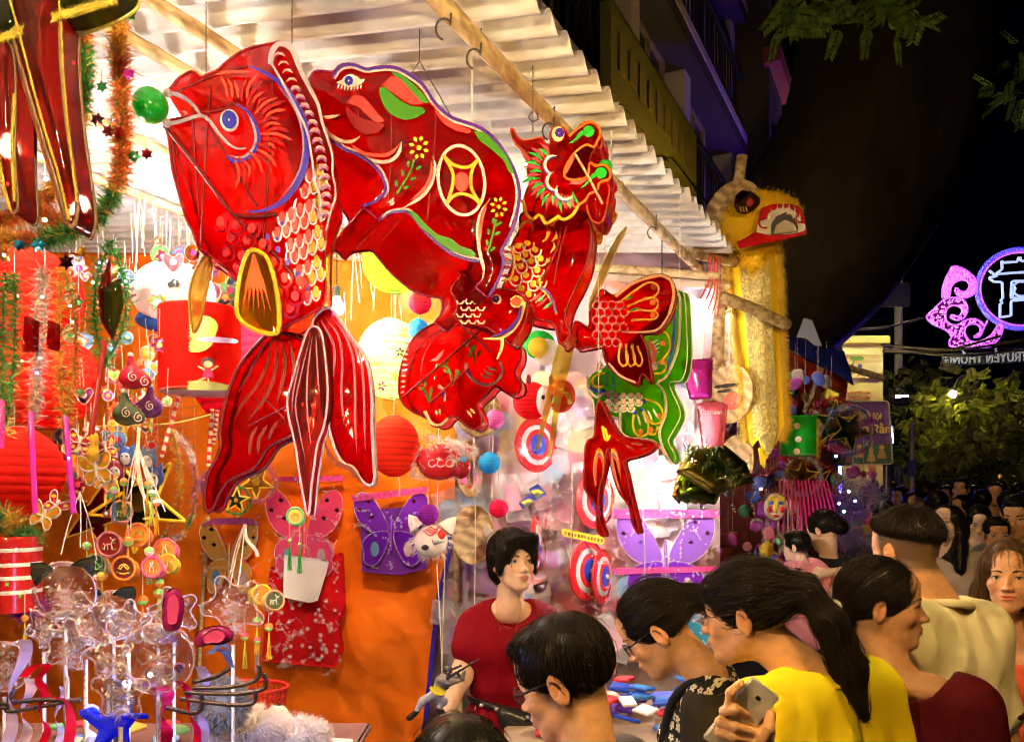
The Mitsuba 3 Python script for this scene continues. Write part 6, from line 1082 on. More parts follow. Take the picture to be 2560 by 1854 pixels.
for k, (px, py, rp) in enumerate(((724, 1352, 5), (749, 1360, 5))): bead(px, py, 2.85, rp, (.85, .8, .2), (.2, .6, .1), (.02, .4, .03), ('green silk tassel on the left of the small green drum', 'green silk tassel on the right of the small green drum')[k], 68)
for k in range(16):
    x0, y0 = (342, 1100 + rng.uniform(0, 60)) if k < 10 else ((200, 1230) if k < 13 else (612, 1310)); x1, y1 = (rng.uniform(300, 420), rng.uniform(1250, 1330)) if k < 10 else ((rng.uniform(150, 260), rng.uniform(1340, 1400)) if k < 13 else (rng.uniform(570, 660), rng.uniform(1400, 1470)))
    solo('drum_string', tube(spline([at(x0, y0, 2.5), at((x0 + x1) / 2 + rng.uniform(-6, 6), (y0 + y1) / 2, 2.48), at(x1, y1, 2.45)], 5), .0022, 5), 'matte', (.88, .86, .8), 'white string fanning out to the hand drums', 'string', 'white strings of the hand drums')
solo('white_ribbon', stroke(plane_at(360, 1180, 2.47), [(347, 1070), (345, 1150), (352, 1220), (380, 1270), (384, 1285)], 9, 0), 'paper', (.85, .83, .55), 'pale yellow ribbon hanging over the drum strings', 'ribbon'); solo('white_ribbon', stroke(plane_at(620, 1350, 2.6), [(612, 1310), (616, 1345), (640, 1375), (644, 1390)], 9, 0), 'paper', (.88, .86, .84), 'white ribbon knot over the yellow wing bag', 'ribbon')
# little masks, hens and paper butterflies
def small_mask(px, py, rp, col, label, Y=2.6):
    m = Y / F; key = thing('small_mask', label, 'mask'); c = at(px, py, Y); part(key, 'hood', sphere(c, (rp * m, rp * m * .6, rp * 1.15 * m), 20, 12), 'gloss', col); part(key, 'face', sphere(c + A([0, -rp * .38 * m, -.25 * rp * m]), (rp * .62 * m, rp * .4 * m, rp * .75 * m), 18, 10), 'gloss', (.75, .72, .75))
    for s_ in (-1, 1): part(key, 'ear', moved(lathe([(rp * .32 * m, 0), (.001, rp * .8 * m)], 10), ry(s_ * .35), c + A([s_ * rp * .55 * m, 0, rp * .8 * m])), 'gloss', col); part(key, 'eye', sphere(c + A([s_ * rp * .28 * m, -rp * .72 * m, -.05 * rp * m]), (rp * .13 * m, rp * .06 * m, rp * .08 * m), 10, 6), 'gloss', (.02, .02, .05))
for x, y, r, col, lab in ((318, 1140, 22, (.03, .10, .40), 'blue fox mask left of the white strings'), (372, 1148, 22, (.10, .14, .28), 'grey blue fox mask right of the white strings'), (386, 1192, 24, (.04, .08, .32), 'dark blue fox mask lowest of the bunch'), (292, 1175, 22, (.25, .02, .04), 'maroon fox mask behind the paper butterfly')): small_mask(x, y, r, col, lab)
def hen(px, py, rp, col, label, Y=2.5, flip=1):
    m = Y / F; key = thing('hen_ornament', label, 'ornament'); c = at(px, py, Y)
    part(key, 'body', isosurface(fold([('u', ell(c, (rp * m, rp * .7 * m, rp * .85 * m)), 0), ('u', cap(c + A([0, 0, rp * .3 * m]), c + A([-flip * rp * .1 * m, -.005, rp * 1.5 * m]), rp * .5 * m, rp * .22 * m), .012), ('u', ell(c + A([flip * rp * .9 * m, -.004, -.25 * rp * m]), (rp * .55 * m, rp * .35 * m, rp * .5 * m)), .012)]), c - rp * 2.2 * m, c + rp * 2.4 * m, .005), 'gloss', col)
    for s_, q in ((1, (.0, -.74, .1)), (-1, (.9 * flip, -.5, -.25))):
        pl = Plane(c + A(q) * rp * m - A([0, .012, 0])); x0, y0 = px + q[0] * rp, py - q[2] * rp; k = np.linspace(0, 11, 40); part(key, 'spiral_print', stroke(pl, np.stack([x0 + rp * .035 * k * np.cos(k), y0 + rp * .035 * k * np.sin(k)], 1), 2.6, 0, n=2, step=3), 'paint', (.8, .55, .55))
    part(key, 'comb', sphere(c + A([-flip * rp * .1 * m, -.006, rp * 1.65 * m]), rp * .22 * m, 10, 8), 'gloss', (.85, .8, .7)); part(key, 'tassel', cord(c + A([0, 0, -rp * .8 * m]), c + A([0, 0, -rp * 1.7 * m]), .003), 'matte', (.8, .6, .1))
hen(332, 945, 34, (.42, .01, .03), 'crimson hen ornament with a pale spiral tail, topmost'); hen(316, 1035, 34, (.05, .07, .03), 'dark green hen ornament, lower left of the three', flip=1); hen(375, 1018, 32, (.10, .02, .14), 'purple hen ornament, lower right of the three', Y=2.55, flip=-1)
def butterfly(px, py, s, col, label, Y=2.5, a=0.0):
    key = thing('paper_butterfly', label, 'paper butterfly', 'little paper butterflies'); pl = plane_at(px, py, Y, rng.uniform(-.3, .3)); R = A([[math.cos(a), math.sin(a)], [-math.sin(a), math.cos(a)]])
    for sg in (-1, 1):
        for nm, W_ in (('upper_wing', UP), ('lower_wing', LOW)):
            q = (W_ * A([sg, 1]) * s) @ R + A([px, py]); part(key, nm, slab(pl, q, .003, 0, 7), 'gloss', col); part(key, 'edge', wire(pl, q, .0017, .003, True, n=3, step=6), 'paint', WHT); part(key, 'spot_print', fill(pl, circle(*q.mean(0), 26 * s, 12, ry=20 * s), .004, 5), 'paint', (.85, .3, .03) if col[1] > .3 else (.85, .6, .05))
    part(key, 'body', wire(pl, A([(0, -60 * s), (0, 60 * s)]) @ R + A([px, py]), .004, .004), 'paint', (.85, .8, .7))
for x, y, s, col, lab, a in ((200, 1105, .26, (.55, .02, .05), 'red paper butterfly top left by the purple handle', .2), (240, 1172, .36, (.85, .5, .03), 'big golden paper butterfly', -.2), (108, 1288, .30, (.8, .45, .04), 'golden paper butterfly at the left below the lantern', .4), (264, 1120, .26, (.6, .04, .03), 'red and yellow paper butterfly beside the gourd', -.3), (140, 1262, .26, (.65, .05, .1), 'red paper butterfly at the lower left', .7), (262, 1200, .24, (.85, .55, .1), 'small golden paper butterfly lowest', .3)): butterfly(x, y, s, col, lab, a=a)
gd = thing('gourd_ornament', 'golden gourd shaped ornament among the butterflies', 'ornament'); part(gd, 'gourd', isosurface(fold([('u', ell(at(232, 1135, 2.45), (.018, .018, .026)), 0), ('u', ell(at(236, 1100, 2.45), (.013, .013, .030)), .012)]), at(232, 1150, 2.45) - .05, at(236, 1080, 2.45) + .05, .004), 'gloss', (.75, .42, .03)); part(gd, 'cap', sphere(at(237, 1080, 2.45), .008, 10, 8), 'foil', (.7, .5, .1))
# wire grid, rope, striped straws on the tarp; star lanterns
wg = thing('wire_grid', 'thin pale wire grid panel hung on the orange tarp', 'wire grid'); pl = wplane(370, 1050, .12)
for k in range(9): part(wg, 'wire', wire(pl, [(238 + 31 * k, 985), (240 + 31 * k, 1120)], .0016, 0), 'steel', (.75, .6, .45))
for k in range(6): part(wg, 'wire', wire(pl, [(236, 990 + 25 * k), (490, 992 + 25 * k)], .0016, .003), 'steel', (.75, .6, .45))
solo('rope', tube(spline([at(236, 1066, 2.7), at(300, 1064, 2.7), at(430, 1058, 2.75), at(528, 1036, 2.8)], 8), .003, 6), 'matte', (.7, .5, .15), 'yellow rope strung below the hens', 'rope')
for k, (q, lab) in enumerate((([(447, 990), (404, 1142)], 'left'), ([(530, 1022), (521, 1165)], 'middle'), ([(543, 1025), (534, 1110)], 'right'))):
    a, b = at(*q[0], 3.0), at(*q[1], 3.0); key = thing('striped_straw', f'red and white striped straw, {lab} of the three on the tarp', 'straw'); part(key, 'tube', tube([a, b], .0075, 10), 'paint', (.85, .72, .58))
    for j in range(7): t0 = (j + .25) / 7; part(key, 'red_stripe', tube([a + (b - a) * t0, a + (b - a) * (t0 + .06)], .0078, 10), 'paint', (.65, .04, .05))
def star_lantern(px, py, Y, R, label, rod=(.75, .55, .05), film=(.5, .25, .02), ring=None, seed=0, n=900, yaw=0.0, tass=True, rr=.0035):
    key = thing('star_lantern', label, 'star lantern'); pl = plane_at(px, py, Y, yaw); q = circle(px, py, R, 5, a=-np.pi / 2 + .1 + seed)
    for i in range(5): part(key, 'rod', wire(pl, [q[i], q[(i + 2) % 5]], rr, .006 * (i % 2)), 'paint', rod)
    part(key, 'star_film', slab(pl, star2d(px, py, R * .98, R * .38, 5, -np.pi / 2 + .1 + seed), .01, -.006, max(6, R / 6), .02), 'film', film)
    part(key, 'centre_disc', fill(pl, circle(px, py, R * .2, 14), .03, 8), 'foil', (.7, .5, .1))
    if ring:
        path = pl.P(circle(px, py, R * 1.02, 40)); path = np.vstack([path, path[:1]]); ms, c = tinsel_mesh(path, R * .26 * Y / F, n, ring, 90 + int(px), .001); part(key, 'hoop', tube(path, .003, 6), 'steel', A(ring[0]) * .7); part(key, 'tinsel_fringe', ms, 'tinsel', c, False, kind='stuff')
    return key
star_lantern(575, 735, 3.3, 66, 'star lantern of yellow sticks behind the yellow fin of the carp', ring=((.3, .05, .4), (.1, .15, .5), GOLD), film=(.1, .2, .5))
star_lantern(545, 1215, 2.9, 40, 'small star lantern with purple tinsel under the carp tail', ring=(PUR, (.1, .05, .5), GOLD), film=(.4, .3, .05)); star_lantern(640, 1205, 2.95, 46, 'golden star lantern with purple tinsel under the carp tail', ring=(GOLD, PUR, (.6, .1, .3)), film=(.8, .6, .1), seed=.5); star_lantern(590, 1250, 2.85, 34, 'dark little star lantern with yellow sticks lowest under the carp tail', ring=(GRF, (.2, .1, .05)), film=(.05, .12, .04), n=500)
star_lantern(345, 1255, 3.0, 128, 'large dark star lantern with yellow edges behind the drums', rod=(.75, .5, .03), film=(.05, .06, .02), rr=.007, seed=.6); star_lantern(235, 1290, 3.1, 92, 'large red flowered star lantern behind the butterflies', rod=(.7, .45, .05), film=(.30, .01, .02), rr=.005, seed=.2)
# lit LED points on the wands and tinsel
LEDS = {'white': (1, .85, .8), 'green': (.1, 1, .3), 'gold': (1, .8, .3), 'violet': (.35, .15, 1), 'cyan': (.1, .5, 1)}
for x, y, r, cn, w in ((106, 742, 7, 'white', 'on the silver wand'), (180, 805, 7, 'gold', 'on the gold wand'), (175, 765, 6, 'gold', 'higher on the gold wand'), (92, 932, 7, 'violet', 'low on the silver wand'), (45, 740, 4, 'white', 'on the dark green wand'), (232, 706, 7, 'green', 'on the left of the green diamond'), (314, 703, 6, 'green', 'on the right of the green diamond'), (55, 902, 4, 'green', 'low on the dark green wand'), (115, 448, 9, 'cyan', 'in the star garland'), (112, 550, 11, 'gold', 'in the garland loop'), (184, 158, 8, 'violet', 'on the rear garland'), (100, 895, 5, 'white', 'beside the violet one'), (10, 638, 8, 'gold', 'at the left edge'), (40, 1372, 4, 'white', 'above the drum'), (172, 1145, 5, 'white', 'by the purple handle'), (18, 460, 8, 'white', 'at the far left of the star'), (320, 1635, 7, 'cyan', 'teal inside the balloons'), (322, 1708, 15, 'cyan', 'in the lowest balloon'), (376, 1686, 12, 'violet', 'in the rabbit balloon'), (277, 1815, 13, 'cyan', 'in the blue bow')):
    Y = 1.62 if y < 700 else (1.72 if y < 1400 else 1.6)
    solo('led_light', sphere(at(x, y, Y - .04), r * .5 * Y / F, 10, 8), 'matte', None, f'{cn} LED light point {w}', 'LED light', 'LED points on the tinsel', emit=A(LEDS[cn]) * (14 if y < 1400 else 2500), weight=.03 if y < 1400 else .6)

# ------------------------------------------------------------------ clear balloons on a wire rack
c4 = crop(0, 1380, 2.984)
def balloon(label, f, c, r, key=None, specks=26, seed=1, tint=None):
    key = thing('clear_balloon', label, 'balloon'); m = isosurface(f, c - r * 1.6, c + r * 1.6, r / 15); part(key, 'skin', m, 'balloon'); sec = trimesh.Trimesh(*m).section(plane_origin=c + A([0, .001, 0]), plane_normal=[0, 1, .12])
    for q in sec.discrete[:1]: part(key, 'seam', tube(resample(A(q)[:-1], .008, True), .0016, 5, closed=True), 'bag')
    rg = np.random.default_rng(seed); v = m[0][rg.integers(0, len(m[0]), specks)]; ms = [sphere(c + (q - c) * .55, .0022, 6, 4) for q in v]
    part(key, 'glitter', join(ms), 'foil', (.8, .7, .5), kind='stuff'); g_ = m[0][rg.integers(0, len(m[0]), 90)]; e_ = rg.normal(0, .0032, (90, 3, 3)); part(key, 'sparkle_specks', ((g_[:, None] + e_).reshape(-1, 3), np.arange(270).reshape(-1, 3)), 'gloss', (.9, .82, .8), False, kind='stuff'); d = rg.normal(size=(30, 3)); d /= np.linalg.norm(d, axis=1, keepdims=True)  # gloss specks put on the skin in place of the balloon glints
    part(key, 'inner_fluff', tinsel_mesh(np.stack([c + A([0, 0, -r * .7]), c + A([0, 0, -r * .2]), c]), r * .42, 240, (tint or (.75, .7, .7), (.7, .55, .5)), seed, .0006)[0], 'paper', (.75, .6, .58), False, kind='stuff')
    part(key, 'neck', tube([c + A([0, 0, -r * .95]), c + A([0, 0, -r * 1.35])], A([.010, .006]), 8), 'balloon'); part(key, 'stick', tube([c + A([0, 0, -r * 1.2]), c + A([0, 0, -r * 1.2 - .3])], .004, 6), 'gloss', (.7, .65, .7)); return key
def ballf(c, r): return ell(c, (r, r * .9, r))
def starf(c, r, a0=.3): return fold([('u', ell(c, (r * .55, r * .42, r * .55)), 0)] + [('u', cap(c, c + A([r * .82 * math.cos(a0 + k * 1.2566), 0, r * .82 * math.sin(a0 + k * 1.2566)]), r * .42, r * .23), r * .2) for k in range(5)])
def bl(x, y, r, Y): return at(*(A([x, y]) / 2.984 + A([0, 1380])), Y), r / 2.984 * Y / F
BK, PU = (.012, .011, .012), (.22, .008, .12)
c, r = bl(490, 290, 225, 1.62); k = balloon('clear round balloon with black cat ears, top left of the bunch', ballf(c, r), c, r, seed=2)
for P_ in ([(225, 80), (330, 75), (415, 130), (330, 190), (268, 262), (228, 180)], [(525, 95), (600, 50), (690, 30), (712, 90), (695, 190), (620, 120)]): part(k, 'black_ear', slab(plane_at(164, 1440, 1.6), c4(P_), .012, 0, 8, .006), 'matte', BK)
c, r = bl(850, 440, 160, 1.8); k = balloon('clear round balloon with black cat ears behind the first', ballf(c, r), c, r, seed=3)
for P_ in ([(835, 315), (900, 262), (1000, 250), (1018, 300), (995, 405), (950, 350)], [(715, 265), (770, 310), (720, 335), (700, 320)]): part(k, 'black_ear', slab(plane_at(300, 1490, 1.78), c4(P_), .012, 0, 8, .006), 'matte', BK)
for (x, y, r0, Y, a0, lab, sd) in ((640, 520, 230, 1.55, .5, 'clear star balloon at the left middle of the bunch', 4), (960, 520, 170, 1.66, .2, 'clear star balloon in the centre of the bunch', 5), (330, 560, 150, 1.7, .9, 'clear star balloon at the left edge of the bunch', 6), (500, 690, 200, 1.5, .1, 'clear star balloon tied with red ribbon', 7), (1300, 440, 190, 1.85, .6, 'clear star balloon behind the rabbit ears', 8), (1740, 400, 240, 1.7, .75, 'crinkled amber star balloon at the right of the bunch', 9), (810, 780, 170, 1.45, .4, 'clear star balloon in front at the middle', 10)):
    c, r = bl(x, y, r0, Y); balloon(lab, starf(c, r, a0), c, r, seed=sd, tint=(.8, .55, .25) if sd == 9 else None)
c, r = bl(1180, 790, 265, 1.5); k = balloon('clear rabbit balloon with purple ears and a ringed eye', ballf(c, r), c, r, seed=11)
for P_ in ([(1240, 300), (1290, 262), (1340, 290), (1375, 380), (1365, 480), (1330, 580), (1225, 575), (1210, 450), (1215, 370)], [(1445, 635), (1500, 580), (1600, 545), (1690, 555), (1740, 600), (1725, 660), (1650, 690), (1560, 690), (1480, 708)]):
    pl = plane_at(440, 1540, 1.47, .1); part(k, 'purple_ear', slab(pl, spline(c4(P_), 4, True), .014, 0, 7, .008), 'gloss', PU); q = c4(P_); part(k, 'ear_lining', slab(pl, spline(q.mean(0) + (q - q.mean(0)) * A([.55, .72]), 4, True), .006, .016, 7), 'gloss', (.55, .06, .26))
pl = plane_at(447, 1668, 1.5 - r * .8); part(k, 'eye_ring_print', fill(pl, c4(circle(1338, 858, 44, 18, ry=38, a=-.4)), 0, 6), 'gloss', (.30, .12, .5)); part(k, 'eye_print', fill(pl, c4(circle(1335, 860, 27, 14)), .003, 5), 'gloss', (.015, .01, .04)); part(k, 'snout', sphere(at(*c4([(1215, 900)])[0], 1.32), (.030, .022, .018), 18, 10), 'balloon')
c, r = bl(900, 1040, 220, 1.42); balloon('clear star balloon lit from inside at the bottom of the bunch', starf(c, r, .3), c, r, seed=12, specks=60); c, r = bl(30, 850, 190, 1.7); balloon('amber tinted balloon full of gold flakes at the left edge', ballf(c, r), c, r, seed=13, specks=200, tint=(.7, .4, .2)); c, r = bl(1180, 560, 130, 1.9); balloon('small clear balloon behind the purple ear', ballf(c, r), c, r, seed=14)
rk = thing('wire_rack', 'dark wire display rack with upturned hooks holding the balloons', 'wire rack')
for pts in ([(600, 1095), (300, 1150), (75, 1185), (55, 1150), (100, 1020)], [(0, 1130), (300, 1100), (600, 1105)], [(520, 1290), (505, 1230), (515, 1145)], [(985, 1235), (975, 1170), (990, 1095)], [(1240, 1155), (1400, 1195), (1480, 1190), (1510, 1130), (1500, 1040)], [(1345, 1090), (1700, 1135), (1870, 1130), (1905, 1090), (1910, 1020)], [(1380, 1045), (1750, 1055), (1930, 1030), (1985, 990), (1970, 900)], [(1440, 1010), (1700, 1005), (1880, 965), (1935, 910), (1930, 840)], [(1440, 965), (1600, 930), (1715, 865)], [(0, 1160), (60, 1150), (100, 1100)]): part(rk, 'hook_arm', tube(spline([at(*p, 1.5) for p in c4(pts)], 6), .0042, 8), 'steel', (.16, .13, .16))
part(rk, 'post', tube([at(300, 1700, 1.56), at(300, 1700, 1.56) * A([1, 1, 0])], .012, 10), 'steel', (.2, .18, .2))
def ribbon(label, pts, w, col, Y, tw=.012, bs='paper'):
    p = resample(spline(c4(pts), 6), 8); m = Y / F; k = np.linspace(0, 5, len(p)); a = np.stack([np.cos(k * .8), np.sin(k * .8) * .9, 0 * k], 1) * (w / 2.984 * m / 2)
    b = A([at(x, y, Y) for x, y in p]) + np.stack([0 * k, tw * np.sin(k * 2), 0 * k], 1); v = np.stack([b - a, b + a], 1).reshape(-1, 3); i = np.arange(len(p) - 1) * 2
    solo('ribbon', (v, np.stack([i, i + 1, i + 3, i + 2], 1)), bs, col, label, 'ribbon')
for a in (('lilac grey ribbon hanging far left of the balloons', [(190, 650), (130, 900), (70, 1200), (60, 1450)], 90, (.42, .30, .42)), ('pale ribbon hanging left of the red one', [(215, 940), (190, 1200), (170, 1450)], 80, (.55, .40, .48)), ('shiny red ribbon bow and tail on the left balloon', [(170, 930), (240, 850), (330, 860), (290, 960), (420, 1070), (490, 1100), (500, 1250), (520, 1450)], 75, (.42, .004, .008)), ('red ribbon tail falling straight at the left', [(290, 960), (320, 1150), (330, 1300), (310, 1450)], 60, (.40, .004, .01)), ('dark red ribbon under the rabbit balloon', [(1180, 990), (1250, 1100), (1230, 1250), (1220, 1450)], 100, (.30, .004, .02)), ('second dark red ribbon right of the first', [(1330, 960), (1400, 1080), (1440, 1250), (1470, 1450)], 55, (.34, .005, .03)), ('lilac ribbon right of the rabbit balloon', [(1490, 850), (1520, 1000), (1500, 1200), (1510, 1450)], 80, (.30, .24, .45)), ('pale violet ribbon under the middle balloons', [(470, 1000), (440, 1200), (430, 1450)], 60, (.45, .33, .45)), ('blue ribbon bow loop on the amber star balloon', [(1560, 760), (1640, 690), (1720, 740), (1750, 860), (1700, 820), (1650, 740), (1590, 720)], 55, (.10, .16, .55)), ('pale pink ribbon in front of the rack', [(660, 1130), (690, 1250), (650, 1450)], 75, (.45, .30, .5))): ribbon(*a, 1.5 + .02 * math.sin(len(a[0])))
bw = thing('ribbon_bow', 'glowing blue ribbon bow at the bottom of the balloons', 'ribbon bow')
for P_ in ([(830, 1190), (1020, 1240), (960, 1320), (975, 1440), (880, 1360), (780, 1450), (690, 1440), (740, 1330), (590, 1210), (640, 1160), (760, 1220)], [(760, 1210), (900, 1190), (1100, 1200), (1115, 1240), (1000, 1245), (850, 1235)], [(585, 1180), (700, 1150), (770, 1200), (680, 1240), (600, 1225)]): part(bw, 'loop', slab(plane_at(280, 1790, 1.45, rng.uniform(-.3, .3)), c4(P_), .008, 0, 8, .012), 'paper', (.04, .06, .75))
# table in the lower left with fur, a white cloth cone, a basket and packets
tb = thing('stall_table', 'low display table covered with a pale cloth at the foot of the orange tarp', 'table'); part(tb, 'top', cbox((-1.45, 2.33, .92), (1.95, .76, .03), None, .3), 'cloth', (.18, .09, .09), smooth=40); part(tb, 'cloth_front', grid(lambda u, v: np.stack([-2.42 + 1.93 * u, 1.935 + .02 * np.sin(u * 60), .92 - .85 * v], 1), 80, 10), 'cloth', (.55, .1, .08))
for k, (x, y) in enumerate(((-2.35, 2.05), (-.56, 2.05), (-2.35, 2.65), (-.56, 2.65))): part(tb, 'leg', box((x, y, .45), (.04, .04, .905)), 'matte', (.3, .2, .1))
cn = thing('white_cloth_cone', 'white pointed cloth hat standing on the table', 'cloth hat'); c = at(675, 1800, 2.4); cc = A([c[0], c[1], .94])
part(cn, 'cone', grid(lambda u, v: cc + np.stack([np.cos(u * 6.2832) * (.012 + .085 * v ** .8 * (1 + .16 * np.sin(u * 6.2832 * 6 + 1) * v)) + .025 * (1 - v), np.sin(u * 6.2832) * (.012 + .07 * v ** .8), .135 * (1 - v) ** .85 + 0 * u], 1), 72, 16), 'cloth', (.80, .74, .74))
def fur_thing(label, px, py, Y, rp, col, L, n, seed, flat=.7, name='fur_trim'):
    key = thing(name, label, 'fur'); c = at(px, py, Y); m = Y / F; p_, n_ = ball_pts(c, A([rp, rp * .7, rp * flat]) * m, 600, seed); part(key, 'base', sphere(c, A([rp, rp * .7, rp * flat]) * m * .95, 24, 14), 'matte', A(col) * .8); part(key, 'fur', fur(p_, n_, L, .0012, n, seed, .2), 'matte', col, kind='stuff')
fur_thing('grey fur pompom behind the rack hooks', 552, 1760, 2.1, 62, (.22, .20, .20), .022, 2600, 3, 1.0); fur_thing('white fluffy fur piece lying around the cloth hat', 610, 1812, 2.25, 90, (.82, .76, .76), .035, 3000, 4, .35); fur_thing('white fluffy fur piece at the right of the cloth hat', 735, 1835, 2.3, 70, (.80, .74, .74), .04, 2400, 5, .35)
bk = thing('plastic_basket', 'red plastic mesh basket behind the fur on the table', 'basket'); c = at(605, 1762, 2.7); part(bk, 'mesh', join([tube([c + A([.15 * math.cos(a), .1 * math.sin(a), .06]), c + A([.13 * math.cos(a), .085 * math.sin(a), -.09])], .003, 5) for a in np.arange(40) * .157] + [tube(c + np.stack([(.13 + .004 * j) * np.cos(np.arange(40) * .157), (.087 + .003 * j) * np.sin(np.arange(40) * .157), 0 * np.arange(40) - .08 + .028 * j], 1), .003, 5, closed=True) for j in range(6)]), 'gloss', (.5, .02, .02), kind='stuff'); part(bk, 'rim', tube(c + np.stack([.153 * np.cos(np.arange(40) * .157), .103 * np.sin(np.arange(40) * .157), 0 * np.arange(40) + .06], 1), .007, 8, closed=True), 'gloss', (.5, .02, .02))
for k in range(34):
    x, y = rng.uniform(-1.9, -.52), rng.uniform(2.0, 2.65); col = ((.1, .2, .6), (.7, .65, .7), (.6, .05, .08), (.7, .5, .1), (.3, .45, .7), (.15, .45, .2))[k % 6]; sz = rng.uniform(.03, .07, 3) * A([1.4, 1, .3])
    solo('small_packet', cbox((x, y, .937 + sz[2] / 2 + .012 * (k % 3)), sz, rz(rng.uniform(0, 3)) @ rx(rng.uniform(-.2, .2)), .3), 'gloss', col, 'small bright wrapped packet lying on the low table', 'packet', 'small packets on the low table', smooth=40)
# toy soldier hanging in front of the seller's arm
cs = crop(1000, 1280, 2.862); S = lambda x, y, d=0: at(*cs([(x, y)])[0], 2.55 + d)
sd = thing('toy_soldier', 'grey toy soldier with yellow belt aiming a black rifle beside the stall keeper', 'toy soldier'); f_ = 2.55 / F / 2.862
def limb(ps, rs, k=.006): return fold([('u', cap(a, b, ra * f_, rb * f_), k) for a, b, ra, rb in [(ps[i], ps[i + 1], rs[i], rs[i + 1]) for i in range(len(ps) - 1)]])
def iso(f, ps, pad, h=.0035): q = A(ps); return isosurface(f, q.min(0) - pad, q.max(0) + pad, h)
ps = [S(355, 1180), S(310, 1215), S(262, 1280)]; part(sd, 'torso', iso(limb(ps, (42, 55, 40)), ps, .06), 'cloth', (.20, .18, .17)); ps = [S(245, 1300), S(160, 1350), S(120, 1420)]; part(sd, 'leg', iso(limb(ps, (34, 27, 20)), ps, .05), 'cloth', (.34, .33, .35)); ps = [S(275, 1310, -.02), S(315, 1350, -.02), S(275, 1400, -.02)]; part(sd, 'leg', iso(limb(ps, (36, 28, 20)), ps, .05), 'cloth', (.32, .31, .33))
for ps in ([S(120, 1425), S(75, 1465), S(60, 1470)], [S(272, 1405, -.02), S(255, 1440, -.02), S(305, 1420, -.02)]): part(sd, 'boot', iso(limb(ps, (22, 20, 16)), ps, .04), 'gloss', (.015, .013, .013))
ps = [S(285, 1195, -.03), S(360, 1215, -.05), S(420, 1205, -.04)]; part(sd, 'arm', iso(limb(ps, (30, 24, 16)), ps, .05), 'cloth', (.19, .17, .16)); ps = [S(375, 1180), S(440, 1190), S(460, 1140)]; part(sd, 'arm', iso(limb(ps, (26, 20, 15)), ps, .05), 'cloth', (.22, .20, .19))
part(sd, 'head', sphere(S(345, 1135), 30 * f_, 18, 12), 'gloss', (.06, .045, .04)); part(sd, 'helmet', sphere(S(345, 1122), (36 * f_, 34 * f_, 24 * f_), 18, 10), 'gloss', (.05, .045, .04)); part(sd, 'belt', tube(spline([S(222, 1255, -.02), S(265, 1300, -.05), S(322, 1290, -.03)], 5), 14 * f_, 8), 'matte', (.75, .62, .03)); part(sd, 'scarf_end', slab(plane_at(1092, 1726, 2.47), cs([(215, 1250), (262, 1235), (320, 1275), (335, 1300), (290, 1308), (240, 1290)]), .006, 0, 6), 'matte', (.78, .65, .04))
part(sd, 'rifle', join([tube([S(330, 1190, -.06), S(440, 1125, -.05), S(568, 1048, -.03)], A([12, 9, 5]) * f_, 8), tube([S(380, 1120, -.05), S(440, 1095, -.05)], 9 * f_, 8), tube([S(410, 1150, -.05), S(430, 1180, -.05)], 9 * f_, 6), tube([S(318, 1120, -.05), S(355, 1170, -.06)], 14 * f_, 6)]), 'gloss', (.018, .017, .018)); part(sd, 'string', tube([S(300, 1195), S(305, 900), S(322, 300)], .0016, 5), 'matte', (.6, .5, .35))

kinds = ((.8, .55, .06), (.65, .04, .06), (.85, .35, .05), (.1, .25, .55), (.75, .7, .66), (.1, .42, .12), (.5, .06, .35), (.85, .6, .3))
for k in range(110):
    x, y = (rng.uniform(150, 340), rng.uniform(640, 860)) if k % 5 == 0 else ((rng.uniform(170, 420), rng.uniform(830, 1130)) if k % 5 < 3 else ((rng.uniform(100, 300), rng.uniform(1090, 1330)) if k % 5 == 3 else (rng.uniform(380, 640), rng.uniform(600, 760))))
    Y = rng.uniform(2.65, 3.2); r_ = rng.uniform(13, 27); col = kinds[int(rng.integers(8))]; key = thing('trinket', ('star shaped', 'heart shaped', 'flower shaped', 'little round')[k % 4] + ' trinket hanging in the dense left part of the stall', 'trinket', 'trinkets in the left part of the stall'); pl = plane_at(x, y, Y, rng.uniform(-.6, .6), rng.uniform(-.3, .3))
    P_ = (star2d(x, y, r_, None, 5, rng.uniform(0, 6)), spline([(x, y + r_), (x - r_, y - r_ * .2), (x - r_ * .6, y - r_ * .8), (x, y - r_ * .4), (x + r_ * .6, y - r_ * .8), (x + r_, y - r_ * .2)], 4, True), np.stack([x + r_ * (.75 + .25 * np.cos(6 * np.arange(36) * .1745)) * np.cos(np.arange(36) * .1745), y + r_ * (.75 + .25 * np.cos(6 * np.arange(36) * .1745)) * np.sin(np.arange(36) * .1745)], 1), circle(x, y, r_ * .9, 20))[k % 4]
    part(key, 'plaque', slab(pl, P_, .006, 0, 8, .006), ('gloss', 'foil', 'paint')[k % 3], col); part(key, 'rim', wire(pl, P_, .0016, .004, True, n=2, step=6), 'paint', (.85, .8, .7) if k % 2 else (.6, .05, .05)); part(key, 'centre_print', fill(pl, circle(x, y, r_ * .36, 10), .012, 5), 'paint', kinds[int(rng.integers(8))]); part(key, 'string', cord(at(x, y - r_, Y), at(x + rng.uniform(-6, 6), y - r_ - 70, Y), .0013), 'matte', (.8, .75, .6))
